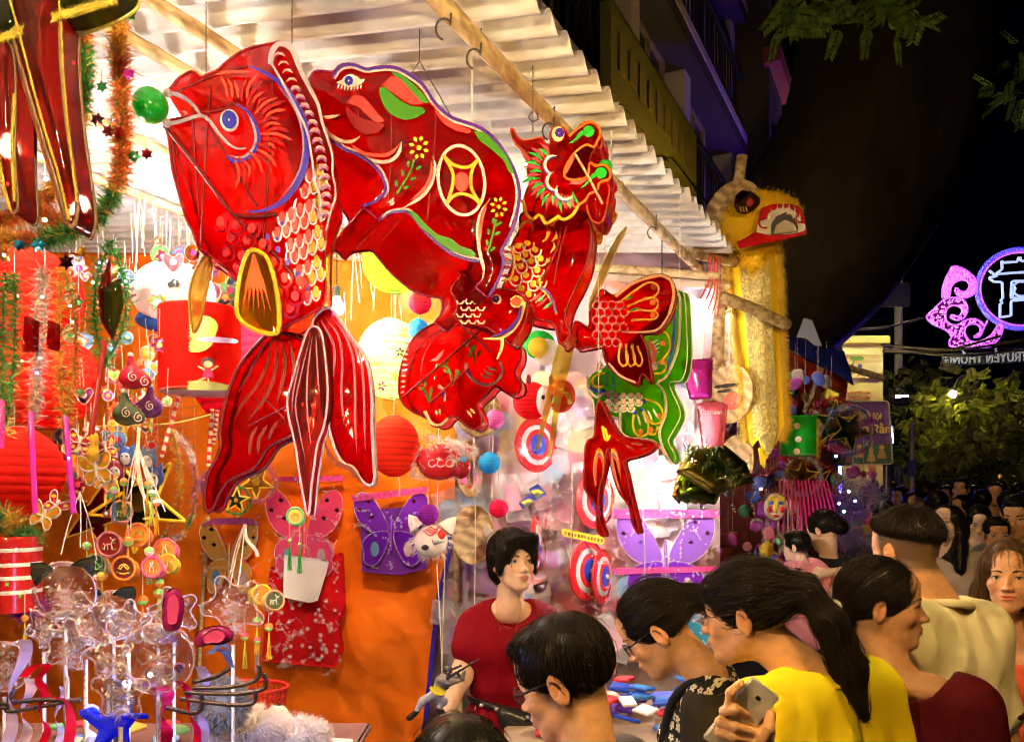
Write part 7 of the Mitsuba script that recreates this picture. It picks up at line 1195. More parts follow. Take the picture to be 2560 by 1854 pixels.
# ------------------------------------------------------------------ the people
def seg(ps, rs): return [(ps[i], ps[i + 1], rs[i], rs[i + 1]) for i in range(len(ps) - 1)]
def hand(w, d, n, s=1.0, curl=0.5, side=1):
    """capsules of a hand: wrist w, pointing along d, palm facing n"""
    d, n = unit(d), unit(n); x = np.cross(d, n) * side; w = A(w)
    P = lambda a, b, c: w + (x * a + d * b + n * c) * s
    o = [(P(-.02, .02, 0), P(-.025, .085, 0), .016 * s, .013 * s), (P(.0, .02, 0), P(.0, .09, 0), .017 * s, .014 * s), (P(.018, .02, 0), P(.024, .082, 0), .016 * s, .012 * s)]
    for k, (a, L) in enumerate(((-.028, .068), (-.009, .078), (.010, .073), (.027, .058))):
        c1, c2 = curl * .8 + .1 * k, curl * 1.7 + .1 * k
        p0 = P(a, .088 - .006 * (k == 3), 0); p1 = p0 + (d * math.cos(c1) + n * math.sin(c1)) * L * .5 * s; p2 = p1 + (d * math.cos(c2) + n * math.sin(c2)) * L * .5 * s
        o += [(p0, p1, .0095 * s, .0085 * s, .005), (p1, p2, .0085 * s, .007 * s, .004)]
    p1 = P(-.048, .045, .015); o += [(P(-.02, .012, .0), p1, .014 * s, .0105 * s, .008), (p1, P(-.052, .080, .028), .0100 * s, .0080 * s, .005)]
    return o
def glasses(W, key, name, s=1.0, color=(0.015, 0.012, 0.014), r=.0016):
    g = thing('glasses', name, 'glasses')
    for x in (-1, 1):
        part(g, 'rim', tube(W(np.stack([x * .031 + .023 * np.cos(np.arange(20) * .314), np.full(20, .097) - .006 * np.abs(np.cos(np.arange(20) * .314)), -.003 + .0165 * np.sin(np.arange(20) * .314)], 1)), r * s, 6, closed=True), 'gloss', color)
        part(g, 'lens', (W(np.stack([x * .031 + .022 * np.cos(np.arange(20) * .314), np.full(20, .0955), -.003 + .0155 * np.sin(np.arange(20) * .314)], 1)), A([[0, i, i + 1] for i in range(1, 19)])), 'clear', None)
        part(g, 'temple', tube(W(spline([(x * .054, .094, .002), (x * .074, .060, .003), (x * .080, .0, .006), (x * .080, -.016, -.012)], 5)), r * 1.25 * s, 6), 'gloss', color)
    part(g, 'bridge', tube(W(spline([(-.009, .099, .0), (0, .103, .003), (.009, .099, .0)], 4)), r * s, 6), 'gloss', color)
    return g
def legs(nb, P, color, key, skirt=False):
    """lower garment down to the ground, and shoes; out of the picture but standing on the street"""
    Rr = [P(-.085, 0, -.52), P(.085, 0, -.52)]
    part(key, 'trousers', join([tube([P(0, 0, -.42), a, A([a[0], a[1], .06])], A([.125, .10, .06]), 12) for a in Rr]), 'matte', color)
    for a in Rr: part(key, 'shoe', sphere((a[0], a[1] + .04, .045), (.045, .12, .045), 12, 8), 'matte', (.05, .05, .05))
D = math.radians

# boy with glasses, close by
c = at(1408, 1692, 1.62); nb = c + A([.055, -.035, -.165]); tt, sl, sr, P = torso(nb, D(62), .155, .46, .09)
key, W, R, c, nb = person('boy in dark framed glasses with shaved temples bowing his head, nearest the woman in red', c, D(73), -.40, 0.0, .99, 'tan', dict(nose=.97, ear=1.12), 'short', dict(cut=-.022, crown=(0, -.05, .13), z=1.04, w=1.03), tt[:1], dict(add=[(a, b, ra + .014, rb + .014) for a, b, ra, rb in tt] + seg([sl, sl + A([-.03, .02, -.2])], [.066, .06]) + seg([sr, sr + A([.03, 0, -.2])], [.066, .06]), cut=[ell(nb + A([0, 0, .03]), (.078, .078, .06))]), .0031, .008, 2600, cloth_color=(.08, .08, .10), neck=(.055, -.035, -.165), neck_r=.050, low=.9)
glasses(W, key, 'dark plastic glasses worn by the boy with shaved temples', .99, r=.0022); legs(nb, P, (.05, .06, .1), key)

# woman in the flowered top
c = at(1642, 1570, 2.12); nb = c + A([.125, -.03, -.115]); tt, sl, sr, P = torso(nb, D(72), .150, .5, .095)
arm = seg([sl + A([0, 0, .0]), sl + A([-.02, -.04, -.27])], [.05, .042]) + seg([sr, sr + A([.03, -.05, -.27])], [.05, .042])
key, W, R, c, nb = person('woman with glasses looking down, hair tied back, in a black top with cream flowers', c, D(84), -.62, 0.0, 1.0, 'tan', dict(ear=1.05), 'tied', dict(tie=(0, -.125, .022), line=-.04, tail=[((0, -.105, .028), (0, -.130, .015), .028, .024), ((0, -.130, .015), (.012, -.165, -.05), .026, .030), ((.012, -.165, -.05), (.02, -.150, -.16), .032, .014)]), tt[:1], dict(add=[(a, b, ra + .012, rb + .012) for a, b, ra, rb in tt], cut=[ell(nb + A([-.02, -.01, .04]), (.088, .10, .075))]), .0034, .007, 2600, cloth_name='flowered_top', bsdf='floral', neck=(.125, -.03, -.115), neck_r=.047, low=.85)
part(key, 'sheer_sleeve', isosurface(fold([('u', cap(a, b, ra + .012, rb + .016), .03) for a, b, ra, rb in arm]), A([min(sl[0], sr[0]) - .15, min(sl[1], sr[1]) - .2, .95]), A([max(sl[0], sr[0]) + .16, max(sl[1], sr[1]) + .15, sl[2] + .02]), .008), 'cloth', (.028, .022, .014))
part(key, 'shoulder_strap', tube(spline([P(-.13, .10, -.16), P(-.125, .07, -.04), P(-.125, .0, .005), P(-.13, -.09, -.08), P(-.13, -.12, -.2)], 6), .012, 8), 'cloth', (.012, .011, .010))
part(key, 'hair_tie', join([sphere(W((0, -.127, .020)), (.016, .016, .026)), sphere(W((.014, -.130, .002)), .008, 10, 8)]), 'foil', (.35, .25, .1))
glasses(W, key, 'thin framed glasses worn by the woman in the flowered top'); legs(nb, P, (.03, .03, .03), key)

# woman in the yellow T-shirt, holding a phone
c = at(1868, 1530, 1.88); nb = c + A([.145, -.03, -.150]); tt, sl, sr, P = torso(nb, D(30), .185, .5, .11, .05)
h3 = lambda q, y: at(*(A(q) / 3.196 + A([1700, 1340])), y)
fing = []
for ps, rs in ((((395, 1350), (405, 1245), (485, 1172)), (.0098, .0088, .0075)), (((352, 1395), (440, 1380), (528, 1425)), (.0098, .0092, .0082)), (((318, 1478), (440, 1522), (615, 1572)), (.0098, .0092, .0080)), (((312, 1565), (430, 1605), (580, 1630)), (.0088, .0080, .0072)), (((725, 1425), (705, 1540), (630, 1650)), (.0095, .0115, .0150))):
    fing += [(*g, .0035) for g in seg([h3(p, 1.456 - .010 * (i == 1)) for i, p in enumerate(ps)], rs)]
wrist, elbow = h3((520, 1790), 1.50), A([.42, 1.60, 1.0])
fing = [(h3((430, 1400), 1.492), h3((660, 1500), 1.496), .019, .016), (h3((400, 1520), 1.492), h3((660, 1600), 1.496), .022, .020), (h3((440, 1600), 1.495), wrist, .026, .025), (wrist, elbow, .026, .036), (elbow, sl + A([0, 0, -.01]), .038, .045)] + fing
arm = seg([sr, sr + A([.05, -.03, -.28])], [.05, .042])
key, W, R, c, nb = person('woman in a bright yellow T-shirt with long ponytail holding a phone in both hands', c, D(76), -.16, 0.0, 1.02, 'tan', dict(), 'tied', dict(tie=(0, -.11, .045), line=-.05, fringe=True, w=1.03, tail=[((0, -.10, .045), (0, -.135, .040), .030, .028), ((0, -.135, .040), (0, -.175, -.04), .026, .030), ((0, -.175, -.04), (.012, -.195, -.14), .032, .034), ((.012, -.195, -.14), (0.0, -.21, -.225), .034, .010)]), tt[:1] + fing, dict(add=[(a, b, ra + .016, rb + .016) for a, b, ra, rb in tt] + seg([sl, sl + A([-.03, -.05, -.17])], [.066, .064]) + seg([sr, sr + A([.04, -.02, -.18])], [.07, .068]), cut=[ell(nb + A([-.01, .01, .035]), (.083, .083, .055))], wrinkle=.020), .0031, .007, 4200, cloth_color=(.85, .66, .015), neck=(.145, -.03, -.150), neck_r=.049, low=.95, cloth_name='yellow_t_shirt')
part(key, 'collar', tube(nb + A([.0, .005, .012]) + np.stack([.086 * np.cos(np.arange(30) * .2094), .086 * np.sin(np.arange(30) * .2094), .018 * np.sin(np.arange(30) * .2094 + 1.0) - .002], 1), .008, 8, closed=True), 'cloth', (.80, .60, .015))
for x in (-1, 1):
    part(key, 'ear_stud', sphere(W((x * .078, -.012, -.042)), .003), 'gloss', (.3, .2, .1))
g = glasses(W, key, 'thin wire glasses worn by the woman in yellow', 1.02, (.06, .04, .03), .0009); legs(nb, P, (.05, .06, .12), key)
a_, b_ = h3((565, 1135), 1.46), h3((775, 1300), 1.475); ex = unit(b_ - a_); ez = unit(np.cross(ex, unit(A([-.35, -1, .25])))); ez = ez if ez[2] > 0 else -ez; ey = np.cross(ez, ex)
Rp = np.stack([ex, ey, ez], 1); pc = (a_ + b_) / 2 - ez * .066
ph = thing('phone', 'white phone held up by the woman in the yellow T-shirt', 'phone')
part(ph, 'case', cbox(pc, (.074, .0085, .145), Rp, .45), 'gloss', (.78, .74, .66), smooth=40)
part(ph, 'screen', cbox(pc + Rp @ A([0, .0048, 0]), (.060, .0012, .118), Rp, .3), 'gloss', (.01, .01, .012)); part(ph, 'top_edge', cbox(pc + Rp @ A([0, 0, .0695]), (.060, .0062, .0015), Rp, .3), 'gloss', (.02, .02, .02))
part(ph, 'camera_lens', cbox(pc + Rp @ A([0.0, -.0046, .046]), (.011, .0012, .007), Rp, .45), 'gloss', (.01, .01, .01))

# woman in dark red
c = at(2206, 1508, 2.08); nb = c + A([.010, -.03, -.172]); tt, sl, sr, P = torso(nb, D(-40), .18, .5, .095)
arm = seg([sl, sl + A([-.03, 0, -.28])], [.05, .042]) + seg([sr, sr + A([.05, -.03, -.28])], [.05, .042])
key, W, R, c, nb = person('woman in a dark red top with low bun and white clip, turning her head away', c, D(-87), -.03, 0.0, .98, 'deep', dict(jaw=1.03), 'tied', dict(tie=(0, -.10, -.045), cut=-.065, line=-.035, tail=[((0, -.095, -.03), (0, -.110, -.06), .036, .040), ((0, -.110, -.06), (0, -.10, -.105), .040, .026)]), tt[:1], dict(add=[(a, b, ra + .012, rb + .012) for a, b, ra, rb in tt] + seg([sl, sl + A([-.02, 0, -.22])], [.064, .06]) + seg([sr, sr + A([.05, -.02, -.24])], [.064, .062]), cut=[ell(nb + A([.015, -.045, .015]), (.115, .10, .075))], wrinkle=.010), .0034, .007, 2400, cloth_color=(.045, .0015, .003), neck=(.010, -.03, -.172), neck_r=.048, low=.9, cloth_name='dark_red_top', lips=(.3, .09, .07))
legs(nb, P, (.04, .04, .05), key)
cl = W((.035, -.118, -.018))
hc = thing('hair_clip', 'small white butterfly clip in the low bun of the woman in dark red', 'hair clip')
for k, (a, sz) in enumerate(((.5, .026), (1.5, .020))): part(hc, 'wing', sphere(cl + A([-.002, -.012, .010 - .018 * k]), (.020, .004, .014 - .004 * k), 14, 8, ry(a)), 'gloss', (.85, .80, .66))

# man in the cream polo shirt, seen from behind
c = at(2264, 1376, 2.36); nb = c + A([.070, -.05, -.165]); tt, sl, sr, P = torso(nb, D(28), .18, .52, .115, .075)
eR, eL = sr + A([.035, -.03, -.30]), sl + A([-.05, .05, -.28])
arm = seg([sr, eR, eR + A([.0, .1, -.24])], [.056, .048, .034]) + seg([sl, eL], [.056, .046])
key, W, R, c, nb = person('young man with shaved nape in a cream polo shirt, seen from behind', c, D(50), -.16, 0.0, 1.03, 'tan', dict(ear=1.05), 'short', dict(cut=.044, crown=(0, -.05, .13), z=1.06, w=1.02), tt[:1] + arm[:2], dict(add=[(a, b, ra + .016, rb + .016) for a, b, ra, rb in tt] + seg([sr, sr + A([.026, -.022, -.225])], [.078, .076]) + seg([sl, sl + A([-.035, .035, -.2])], [.076, .07]), cut=[ell(nb + A([-.02, .03, .045]), (.075, .075, .060)), ell((0, 0, -9), (.1, .1, .1))], wrinkle=.022), .0034, .007, 2600, cloth_color=(.84, .76, .50), neck=(.070, -.05, -.165), neck_r=.056, low=.85, cloth_name='polo_shirt')
part(key, 'collar', tube(spline([nb + A(q) for q in ((-.08, .03, .012), (-.05, -.045, .028), (.02, -.07, .030), (.075, -.03, .018), (.085, .03, .0))], 6), A([.012] * 25), 8), 'cloth', (.78, .70, .44))
part(key, 'sleeve_trim', tube(sr + A([.028, -.024, -.232]) + np.stack([.074 * np.cos(np.arange(28) * .2244), .074 * np.sin(np.arange(28) * .2244), 0 * np.arange(28)], 1), .010, 8, closed=True), 'cloth', (.03, .008, .03), label='dark trim of the sleeve'); legs(nb, P, (.04, .04, .06), key)

# young woman facing the camera at the right edge
c = at(2524, 1440, 2.62); nb = c + A([.01, .03, -.18]); tt, sl, sr, P = torso(nb, D(150), .160, .5, .09)
arm = seg([sl, sl + A([0, -.02, -.28])], [.046, .04]) + seg([sr, sr + A([-.01, -.02, -.28])], [.046, .04])
key, W, R, c, nb = person('long haired young woman in a coral top with black choker looking at the camera', c, D(176), .02, 0.03, .98, (0.52, 0.27, 0.14), dict(jaw=.97, nose=1.04, mouth=.0016), 'long', dict(len=.24, part=.012, crown=(.012, .02, .13)), tt[:3] + arm, dict(add=[(a, b, ra + .010, rb + .010) for a, b, ra, rb in tt[2:]], cut=[half((0, .0, -1), nb + A([0, 0, -.10]))], wrinkle=.008), .0034, .007, 2600, cloth_color=(.62, .10, .04), neck=(.01, .03, -.18), neck_r=.046, low=.9, cloth_name='coral_top', hair_color=(.045, .024, .012), strand_color=(.085, .048, .022), lips=(.5, .12, .10))
part(key, 'choker', tube(nb + A([-.002, -.012, .070]) + np.stack([.0475 * np.cos(np.arange(24) * .2618), .0475 * np.sin(np.arange(24) * .2618), 0 * np.arange(24)], 1), .0065, 6, closed=True), 'cloth', (.03, .02, .03)); legs(nb, P, (.1, .1, .2), key)

# the seller in the red dress
c = at(1282, 1402, 3.2); nb = c + A([-.012, .035, -.185]); tt, sl, sr, P = torso(nb, D(190), .138, .52, .10, .075)
el, wr = at(1152, 1690, 3.14), at(1104, 1808, 3.05)
if sl[0] > sr[0]: sl, sr = sr, sl
arm = seg([sl, el, wr], [.052, .042, .028]) + seg([sr, sr + A([.06, -.02, -.28]), sr + A([.02, -.15, -.48])], [.052, .042, .028]) + hand(wr, A([-.12, -.25, -1]), A([1, .2, -.1]), .95, .45)
dress = [(a, b, ra + .014, rb + .014) for a, b, ra, rb in tt] + seg([sl, sl * .45 + el * .55 + A([.01, 0, .02])], [.060, .072]) + seg([sr, sr + A([.045, -.01, -.18])], [.070, .074]) + [(P(-.07, 0, -.5), P(.07, 0, -.5), .135, .135), (P(-.09, 0, -.85), P(.09, 0, -.85), .165, .165)]
key, W, R, c, nb = person('stall keeper in a red dress with short black hair standing by the plastic sheet', c, D(180 + 27), .06, 0.0, 1.0, (0.66, 0.44, 0.30), dict(jaw=1.05), 'bob', {'crown': (.01, -.04, .14)}, tt[:1] + arm, dict(add=dress, cut=[ell(nb + A([.012, -.05, .010]), (.092, .10, .088))], wrinkle=.012), .0042, .009, 2200, cloth_color=(.17, .0012, .006), neck=(-.012, .035, -.185), neck_r=.050, low=.45, cloth_name='red_dress', bsdf='cloth', lips=(.5, .16, .15))
for x in (-1, 1): part(key, 'hair_clip', tube(W(A([x * .045 + .004, .03, .118]) + np.stack([.017 * np.cos(np.linspace(.2, 4.6, 14)), 0 * np.arange(14), .017 * np.sin(np.linspace(.2, 4.6, 14))], 1)), .0032, 6), 'foil', (.8, .8, .76), label='pale ring shaped hair clip')
part(key, 'necklace', tube(spline([nb + A(q) for q in ((-.055, -.02, .02), (-.045, -.095, -.05), (-.008, -.125, -.15), (.03, -.10, -.06), (.048, -.03, .02))], 8), .0014, 5), 'foil', (.7, .5, .3))
wc = P(0, 0, -.40); ang = np.linspace(0, 2 * np.pi, 40, endpoint=False)
wb = thing('waist_bag', 'black waist bag with silver buckles worn over the red dress', 'waist bag')
part(wb, 'belt', tube(np.stack([wc[0] + .165 * np.cos(ang), wc[1] + .122 * np.sin(ang), wc[2] + .012 - .030 * np.cos(ang)], 1), .014, 8, closed=True), 'gloss', (.012, .011, .011))
part(wb, 'pouch', isosurface(fold([('u', cap(wc + A([-.02, -.130, -.0]), wc + A([.10, -.120, -.045]), .034, .040), .02), ('u', cap(wc + A([-.01, -.135, -.03]), wc + A([.09, -.130, -.065]), .03, .034), .02)]), wc - .2, wc + .2, .008), 'gloss', (.016, .014, .014))
for k in range(4): part(wb, 'buckle', sphere(wc + A([-.11 + .06 * k, -.118 - .012 * min(k, 3), .030 - .012 * k]), (.010, .006, .008), 10, 8), 'steel', (.75, .75, .78))
part(wb, 'ring_charm', sphere(wc + A([.02, -.172, -.055]), .010, 12, 8), 'foil', (.8, .78, .74)); part(wb, 'tag', cbox(wc + A([-.145, -.075, -.085]), (.034, .010, .058), None, .3), 'gloss', (.03, .012, .01), smooth=40); part(wb, 'tag_cord', cord(wc + A([-.145, -.075, -.055]), wc + A([-.135, -.08, .02]), .002), 'matte', (.5, .4, .4))
part(key, 'bracelet', tube(wr + A([0, 0, .006]) + np.stack([.029 * np.cos(ang[::2]), .029 * np.sin(ang[::2]), .004 * np.sin(ang[::2])], 1), .0035, 6, closed=True), 'gloss', (.75, .62, .5)); legs(nb, P, (.3, .01, .02), key)

# further people in the street
def passer(px, py, Y, yaw, label, hair='short', ho=None, skin='tan', shirt=(.3, .3, .3), pitch=0.0, s=1.0, res=.0075, group=None, nstr=160, w=.16, byaw=None, glass=None, eyes=True, cname='shirt', drop_arm=True):
    c = at(px, py, Y); f = A([-math.sin(yaw), math.cos(yaw), 0]); nk = -f * .03 + A([0, 0, -.175]); nb = c + nk * s
    tt, sl, sr, P = torso(nb, yaw if byaw is None else byaw, w * s, .5 * s, .095 * s)
    arm = (seg([sl, sl + A([0, 0, -.28])], [.046, .04]) + seg([sr, sr + A([0, 0, -.28])], [.046, .04])) if drop_arm else []
    key, W, R, c, nb = person(label, c, yaw, pitch, 0, s, skin, {}, hair, ho or {}, tt[:1] + arm, dict(add=[(a, b, ra + .014, rb + .014) for a, b, ra, rb in tt] + seg([sl, sl + A([0, 0, -.17])], [.066, .064]) + seg([sr, sr + A([0, 0, -.17])], [.066, .064]), cut=[ell(nb + f * .02 + A([0, 0, .03]), (.085, .085, .062))], wrinkle=.010), res, .02, nstr, group, cname, shirt, eyes=eyes, neck=nk, low=max(.8, CZ - 1.0), neck_r=.048)
    legs(nb, P, (.05, .05, .07), key)
    if glass: glasses(W, key, glass, s, (.5, .45, .4), .0014)
    return key, W, c, nb, sl, sr, P
tl = lambda L=.22: dict(len=L, part=.01, crown=(0, .02, .13))
passer(2368, 1311, 4.6, math.pi - .42, 'pale young woman with long dark hair gazing upwards behind the cream polo', 'long', tl(.26), 'pale', (.42, .34, .30), .22, .97, .0048, nstr=800)
passer(2448, 1302, 5.9, math.pi + .05, 'young woman with parted dark hair looking down, in a pale top', 'long', tl(.24), 'fair', (.55, .48, .36), -.42, .97)
passer(2545, 1290, 5.0, math.pi - .25, 'heavy faced man with cropped hair looking down at the right edge', 'short', dict(cut=-.02), 'tan', (.10, .10, .12), -.2, 1.12)
passer(2492, 1335, 4.9, math.pi + .2, 'child with shiny glasses below the heavy faced man', 'short', dict(cut=-.02), 'tan', (.3, .3, .3), -.1, .9, glass='shiny glasses on the child in the crowd')
passer(2402, 1222, 8.6, math.pi - .2, 'man with swept up hair standing tall in the far crowd', 'short', {}, 'tan', (.12, .14, .2), .02, 1.02)
passer(2488, 1238, 8.0, math.pi, 'man tilting his face up in the far crowd', 'short', {}, 'tan', (.1, .08, .1), .30, 1.05)
passer(2312, 1238, 7.2, .15, 'man seen from behind in a blue shirt with short hair', 'short', dict(cut=-.0), 'deep', (.03, .12, .22), 0, 1.1)
passer(2405, 1270, 7.0, math.pi - .6, 'woman with long hair half hidden behind the gazing young woman', 'long', tl(), 'deep', (.1, .07, .07), -.1, .98)
crowd = [(2180, 1216, 12, .3), (2215, 1232, 11, .1), (2250, 1242, 8.6, 2.6), (2278, 1262, 7.6, 3.4), (2150, 1268, 7.8, .2), (2195, 1262, 7.2, .4), (2342, 1262, 6.4, .2), (2230, 1218, 14, .6), (2365, 1236, 10, 2.9), (2436, 1238, 9.4, .3), (2452, 1254, 7.6, .5), (2520, 1262, 6.6, .1), (2500, 1222, 11, 3.0), (2545, 1230, 10, .2), (2335, 1222, 13, .2), (2280, 1222, 13, 3.3), (2205, 1285, 5.9, .3), (2468, 1222, 13, .4), (2385, 1216, 15, 3.1), (2425, 1216, 15, .1), (2120, 1240, 10, .3), (2560, 1262, 7.2, .6)]
for k, (px, py, Y, yaw) in enumerate(crowd):
    passer(px, py, Y, yaw, 'dark haired person among the packed heads of the far crowd', 'short' if k % 3 else 'long', {} if k % 3 else tl(.2), 'tan', ((.1, .1, .12), (.3, .25, .2), (.12, .05, .05), (.06, .09, .16))[k % 4], 0, 1.0 + .05 * math.sin(k * 3.1), .012, 'heads of the far crowd', 0, eyes=Y < 9, drop_arm=False)
# mother with a toddler, both seen from behind, and a shopper in front of the star lanterns
key, W, c, nb, sl, sr, P = passer(2058, 1325, 4.9, D(58), 'woman with tied back hair in a black patterned top carrying a toddler', 'tied', dict(tie=(0, -.10, .0), tail=[((0, -.1, 0), (0, -.115, -.02), .045, .045)]), 'fair', (.012, .012, .014), -.35, 1.0, .0048, nstr=600, byaw=D(20), drop_arm=False)
part(key, 'cream_dash_print', join([tube(nb + A([.0 + .03 * (k % 3) - .06, -.128 + .012 * (k % 2), -.05 - .035 * k]) + np.stack([np.linspace(-.03, .03, 6), 0 * np.arange(6), .012 * np.linspace(1, -1, 6)], 1), .0042, 5) for k in range(11)]), 'matte', (.7, .66, .55))
passer(1968, 1308, 5.6, D(80), 'shopper with a white mask in a beige shirt beside the painted mask', 'short', {}, 'fair', (.45, .38, .26), -.3, .98, .006)
c = at(1990, 1365, 4.72); nb = c + A([.03, -.02, -.115])
tt, sl, sr, P = torso(nb, D(15), .085, .26, .07, .03)
arm = seg([sr, at(2045, 1432, 4.62), at(2098, 1428, 4.62)], [.030, .028, .020]) + hand(at(2098, 1428, 4.62), A([1, 0, .1]), A([0, 1, -.4]), .5, .6)
leg = seg([at(2050, 1490, 4.72), at(2098, 1505, 4.66), at(2104, 1560, 4.64), at(2108, 1590, 4.6)], [.055, .05, .036, .028])
person('toddler in a pink dress held on the arm of the woman in black', c, D(72), -.05, 0, .74, 'pale', dict(nose=.93, jaw=1.05), 'short', dict(cut=-.045, w=1.04), tt[:1] + arm + leg, dict(add=[(a, b, ra + .012, rb + .014) for a, b, ra, rb in tt] + seg([sr, sr + A([.05, 0, -.05])], [.05, .055]) + [(P(0, 0, -.25), P(.06, 0, -.36), .115, .13)], cut=[ell(nb + A([0, 0, .03]), (.05, .05, .035))], wrinkle=.016), .004, .007, 500, cloth_color=(.72, .28, .34), neck=(.04, -.027, -.155), neck_r=.044, cloth_name='pink_dress')
part(key, 'forearm', isosurface(fold([('u', cap(*b[:4]), .012) for b in seg([at(2120, 1440, 4.75), at(2075, 1500, 4.55), at(2030, 1510, 4.5)], [.05, .042, .03]) + hand(at(2030, 1510, 4.5), A([-1, 0, .1]), A([0, 1, .3]), .9, .5)]), at(2010, 1545, 4.4) - .1, at(2140, 1400, 4.9) + .1, .006), 'skin', SKINS['fair'])
# two heads cut by the lower edge
passer(1150, 1975, 1.25, .1, 'top of a black haired head at the lower edge in front of the seller', 'short', {}, 'tan', (.1, .1, .1), 0, .97, .004, nstr=900)
# ------------------------------------------------------------------ right of the stall: the yellow lion, poles, awnings and far goods
ln = thing('lion_costume', 'yellow fur lion dance head with gaping white mouth and long sequined cloth body', 'lion costume'); Y = 4.3; m = Y / F
c = at(1888, 560, Y); fc = rz(.55) @ rx(-.1)      # head turned towards the right
H = lambda q: c + fc @ A(q, float)
hd = isosurface(fold([('u', framed(ell((0, 0, .0), (.155, .185, .145)), c, fc), 0), ('u', framed(ell((.02, -.13, .0), (.12, .10, .07)), c, fc), .05), ('u', framed(ell((0, .06, -.16), (.09, .10, .14)), c, fc), .06)]), c - .5, c + .5, .012)
FURY = (.90, .66, .03)
part(ln, 'head', hd, 'matte', FURY)
def mesh_normals(mm): t = trimesh.Trimesh(*mm, process=False); return np.asarray(t.vertex_normals)
nn = mesh_normals(hd); part(ln, 'head_fur', fur(hd[0], nn, .034, .0016, 7000, 8, .25), 'matte', FURY, kind='stuff')
pl = Plane(at(1930, 560, Y - .27), yaw=.15); cl_ = crop(1680, 360, 1.825); cm_ = lambda p: (cl_(p) - A([1935, 570])) * A([1.16, 1.12]) + A([1945, 570])
part(ln, 'mouth_board', slab(pl, cm_([(302, 440), (345, 420), (378, 395), (390, 340), (400, 300), (450, 285), (520, 285), (555, 300), (572, 345), (578, 410), (470, 435), (310, 468)]), .03, -.01, 8), 'gloss', (.55, .01, .015)); part(ln, 'white_lip', slab(pl, cm_([(380, 400), (385, 360), (420, 345), (430, 320), (470, 302), (510, 302), (540, 325), (560, 365), (574, 370), (572, 395), (520, 408), (430, 412)]), .012, .012, 7), 'gloss', (.80, .74, .66))
part(ln, 'mouth_hole', slab(pl, cm_([(440, 412), (437, 370), (460, 335), (495, 318), (525, 335), (543, 370), (545, 400)]), .012, .02, 7), 'matte', (.09, .08, .09)); part(ln, 'tongue', slab(pl, cm_([(445, 408), (460, 370), (495, 348), (530, 368), (543, 398)]), .012, .027, 7), 'matte', (.5, .43, .3))
part(ln, 'tooth', join([slab(pl, cm_([(x, 342 - k), (x + 18, 330 - k), (x + 12, 290 - k)]), .012, .022, 6) for x, k in ((428, -12), (452, 4), (475, 12), (498, 10), (520, -4), (540, -30))]), 'gloss', (.82, .76, .68), kind='stuff'); part(ln, 'lip_curl_print', join([stroke(pl, cm_(arcs(412, 362, 22, 60, 300)), 5, .03), stroke(pl, cm_(arcs(552, 345, 16, 0, 240)), 4, .03)]), 'paint', (.5, .01, .02))
pe = Plane(at(1870, 500, Y - .2), yaw=.35)
part(ln, 'eye_patch', slab(pe, cl_([(282, 280), (290, 235), (320, 212), (370, 220), (402, 248), (400, 275), (370, 305), (330, 322), (295, 312)]), .03, 0, 7, .02), 'matte', (.03, .008, .006)); part(ln, 'eyelid', slab(pe, cl_([(282, 275), (290, 235), (320, 210), (365, 218), (335, 240), (310, 265)]), .02, .03, 7, .012), 'foil', (.45, .04, .02)); part(ln, 'eyeball', sphere(pe.P(cl_([(355, 265)]), .05)[0], .022, 14, 10), 'gloss', (.35, .03, .02)); part(ln, 'eye_stripe_print', join([stroke(pe, cl_([(308 + 14 * k, 285), (316 + 14 * k, 312)]), 3, .05) for k in range(3)]), 'paint', (.7, .4, .05))
part(ln, 'woven_back', moved(lathe([(.20, 0), (.18, .012), (.001, .03)], 30), rz(-.9) @ rx(math.pi / 2), at(1830, 545, Y + .04)), 'weave'); part(ln, 'crown_sequins', join([sphere(at(1920 + 13 * k, 468 + 3 * k, Y - .1), .010, 8, 6) for k in range(6)]), 'foil', (.8, .6, .1), kind='stuff')
def cloth(u, v):
    x0 = np.interp(v, [0, .15, .4, .7, .9, 1], [1838, 1826, 1842, 1858, 1862, 1872]); x1 = np.interp(v, [0, .15, .4, .7, .9, 1], [1936, 1944, 1948, 1956, 1962, 1940]); y = 605 + v * np.interp(u, [0, .35, .7, 1], [510, 500, 545, 500]) + 6 * np.sin(u * 14)
    f_ = .012 * np.sin(u * 11 + v * 2) * (.4 + v) + .006 * np.sin(u * 23 + v * 4); px = x0 + (x1 - x0) * u
    Yv = Y + .02 - f_ - .05 * np.sin(u * np.pi); return np.stack([(px - CX) / F * Yv, Yv, CZ + (HY - y) / F * Yv], 1)
part(ln, 'cloth_body', grid(cloth, 60, 90), 'cloth', (.90, .68, .03))
u, v = np.meshgrid(np.linspace(.22, .80, 20), np.linspace(.04, .97, 84)); u = u.ravel(); v = v.ravel(); P0 = cloth(u, v)
sq = np.stack([P0 + A([dx * .0072, -.006, dz * .0072]) for dx, dz in ((-1, -1), (1, -1), (1, 1), (-1, 1))], 1).reshape(-1, 3); part(ln, 'sequins', (sq, np.arange(len(sq)).reshape(-1, 4)), 'gloss', np.repeat(A([(.95, .84, .36)]) * rng.uniform(.5, 1.1, (len(P0), 1)), 4, 0), False, kind='stuff')
for uu, nm in ((.99, 'fur_edge'), (.02, 'fur_edge')):
    vv = np.linspace(.0, .97, 260); P0 = cloth(np.full(260, uu), vv); sg = 1 if uu > .5 else -1
    part(ln, nm, fur(P0, np.tile(A([sg * .9, -.4, -.1]), (260, 1)), .055, .0016, 2200, 9, .35), 'matte', (.78, .58, .08), kind='stuff')
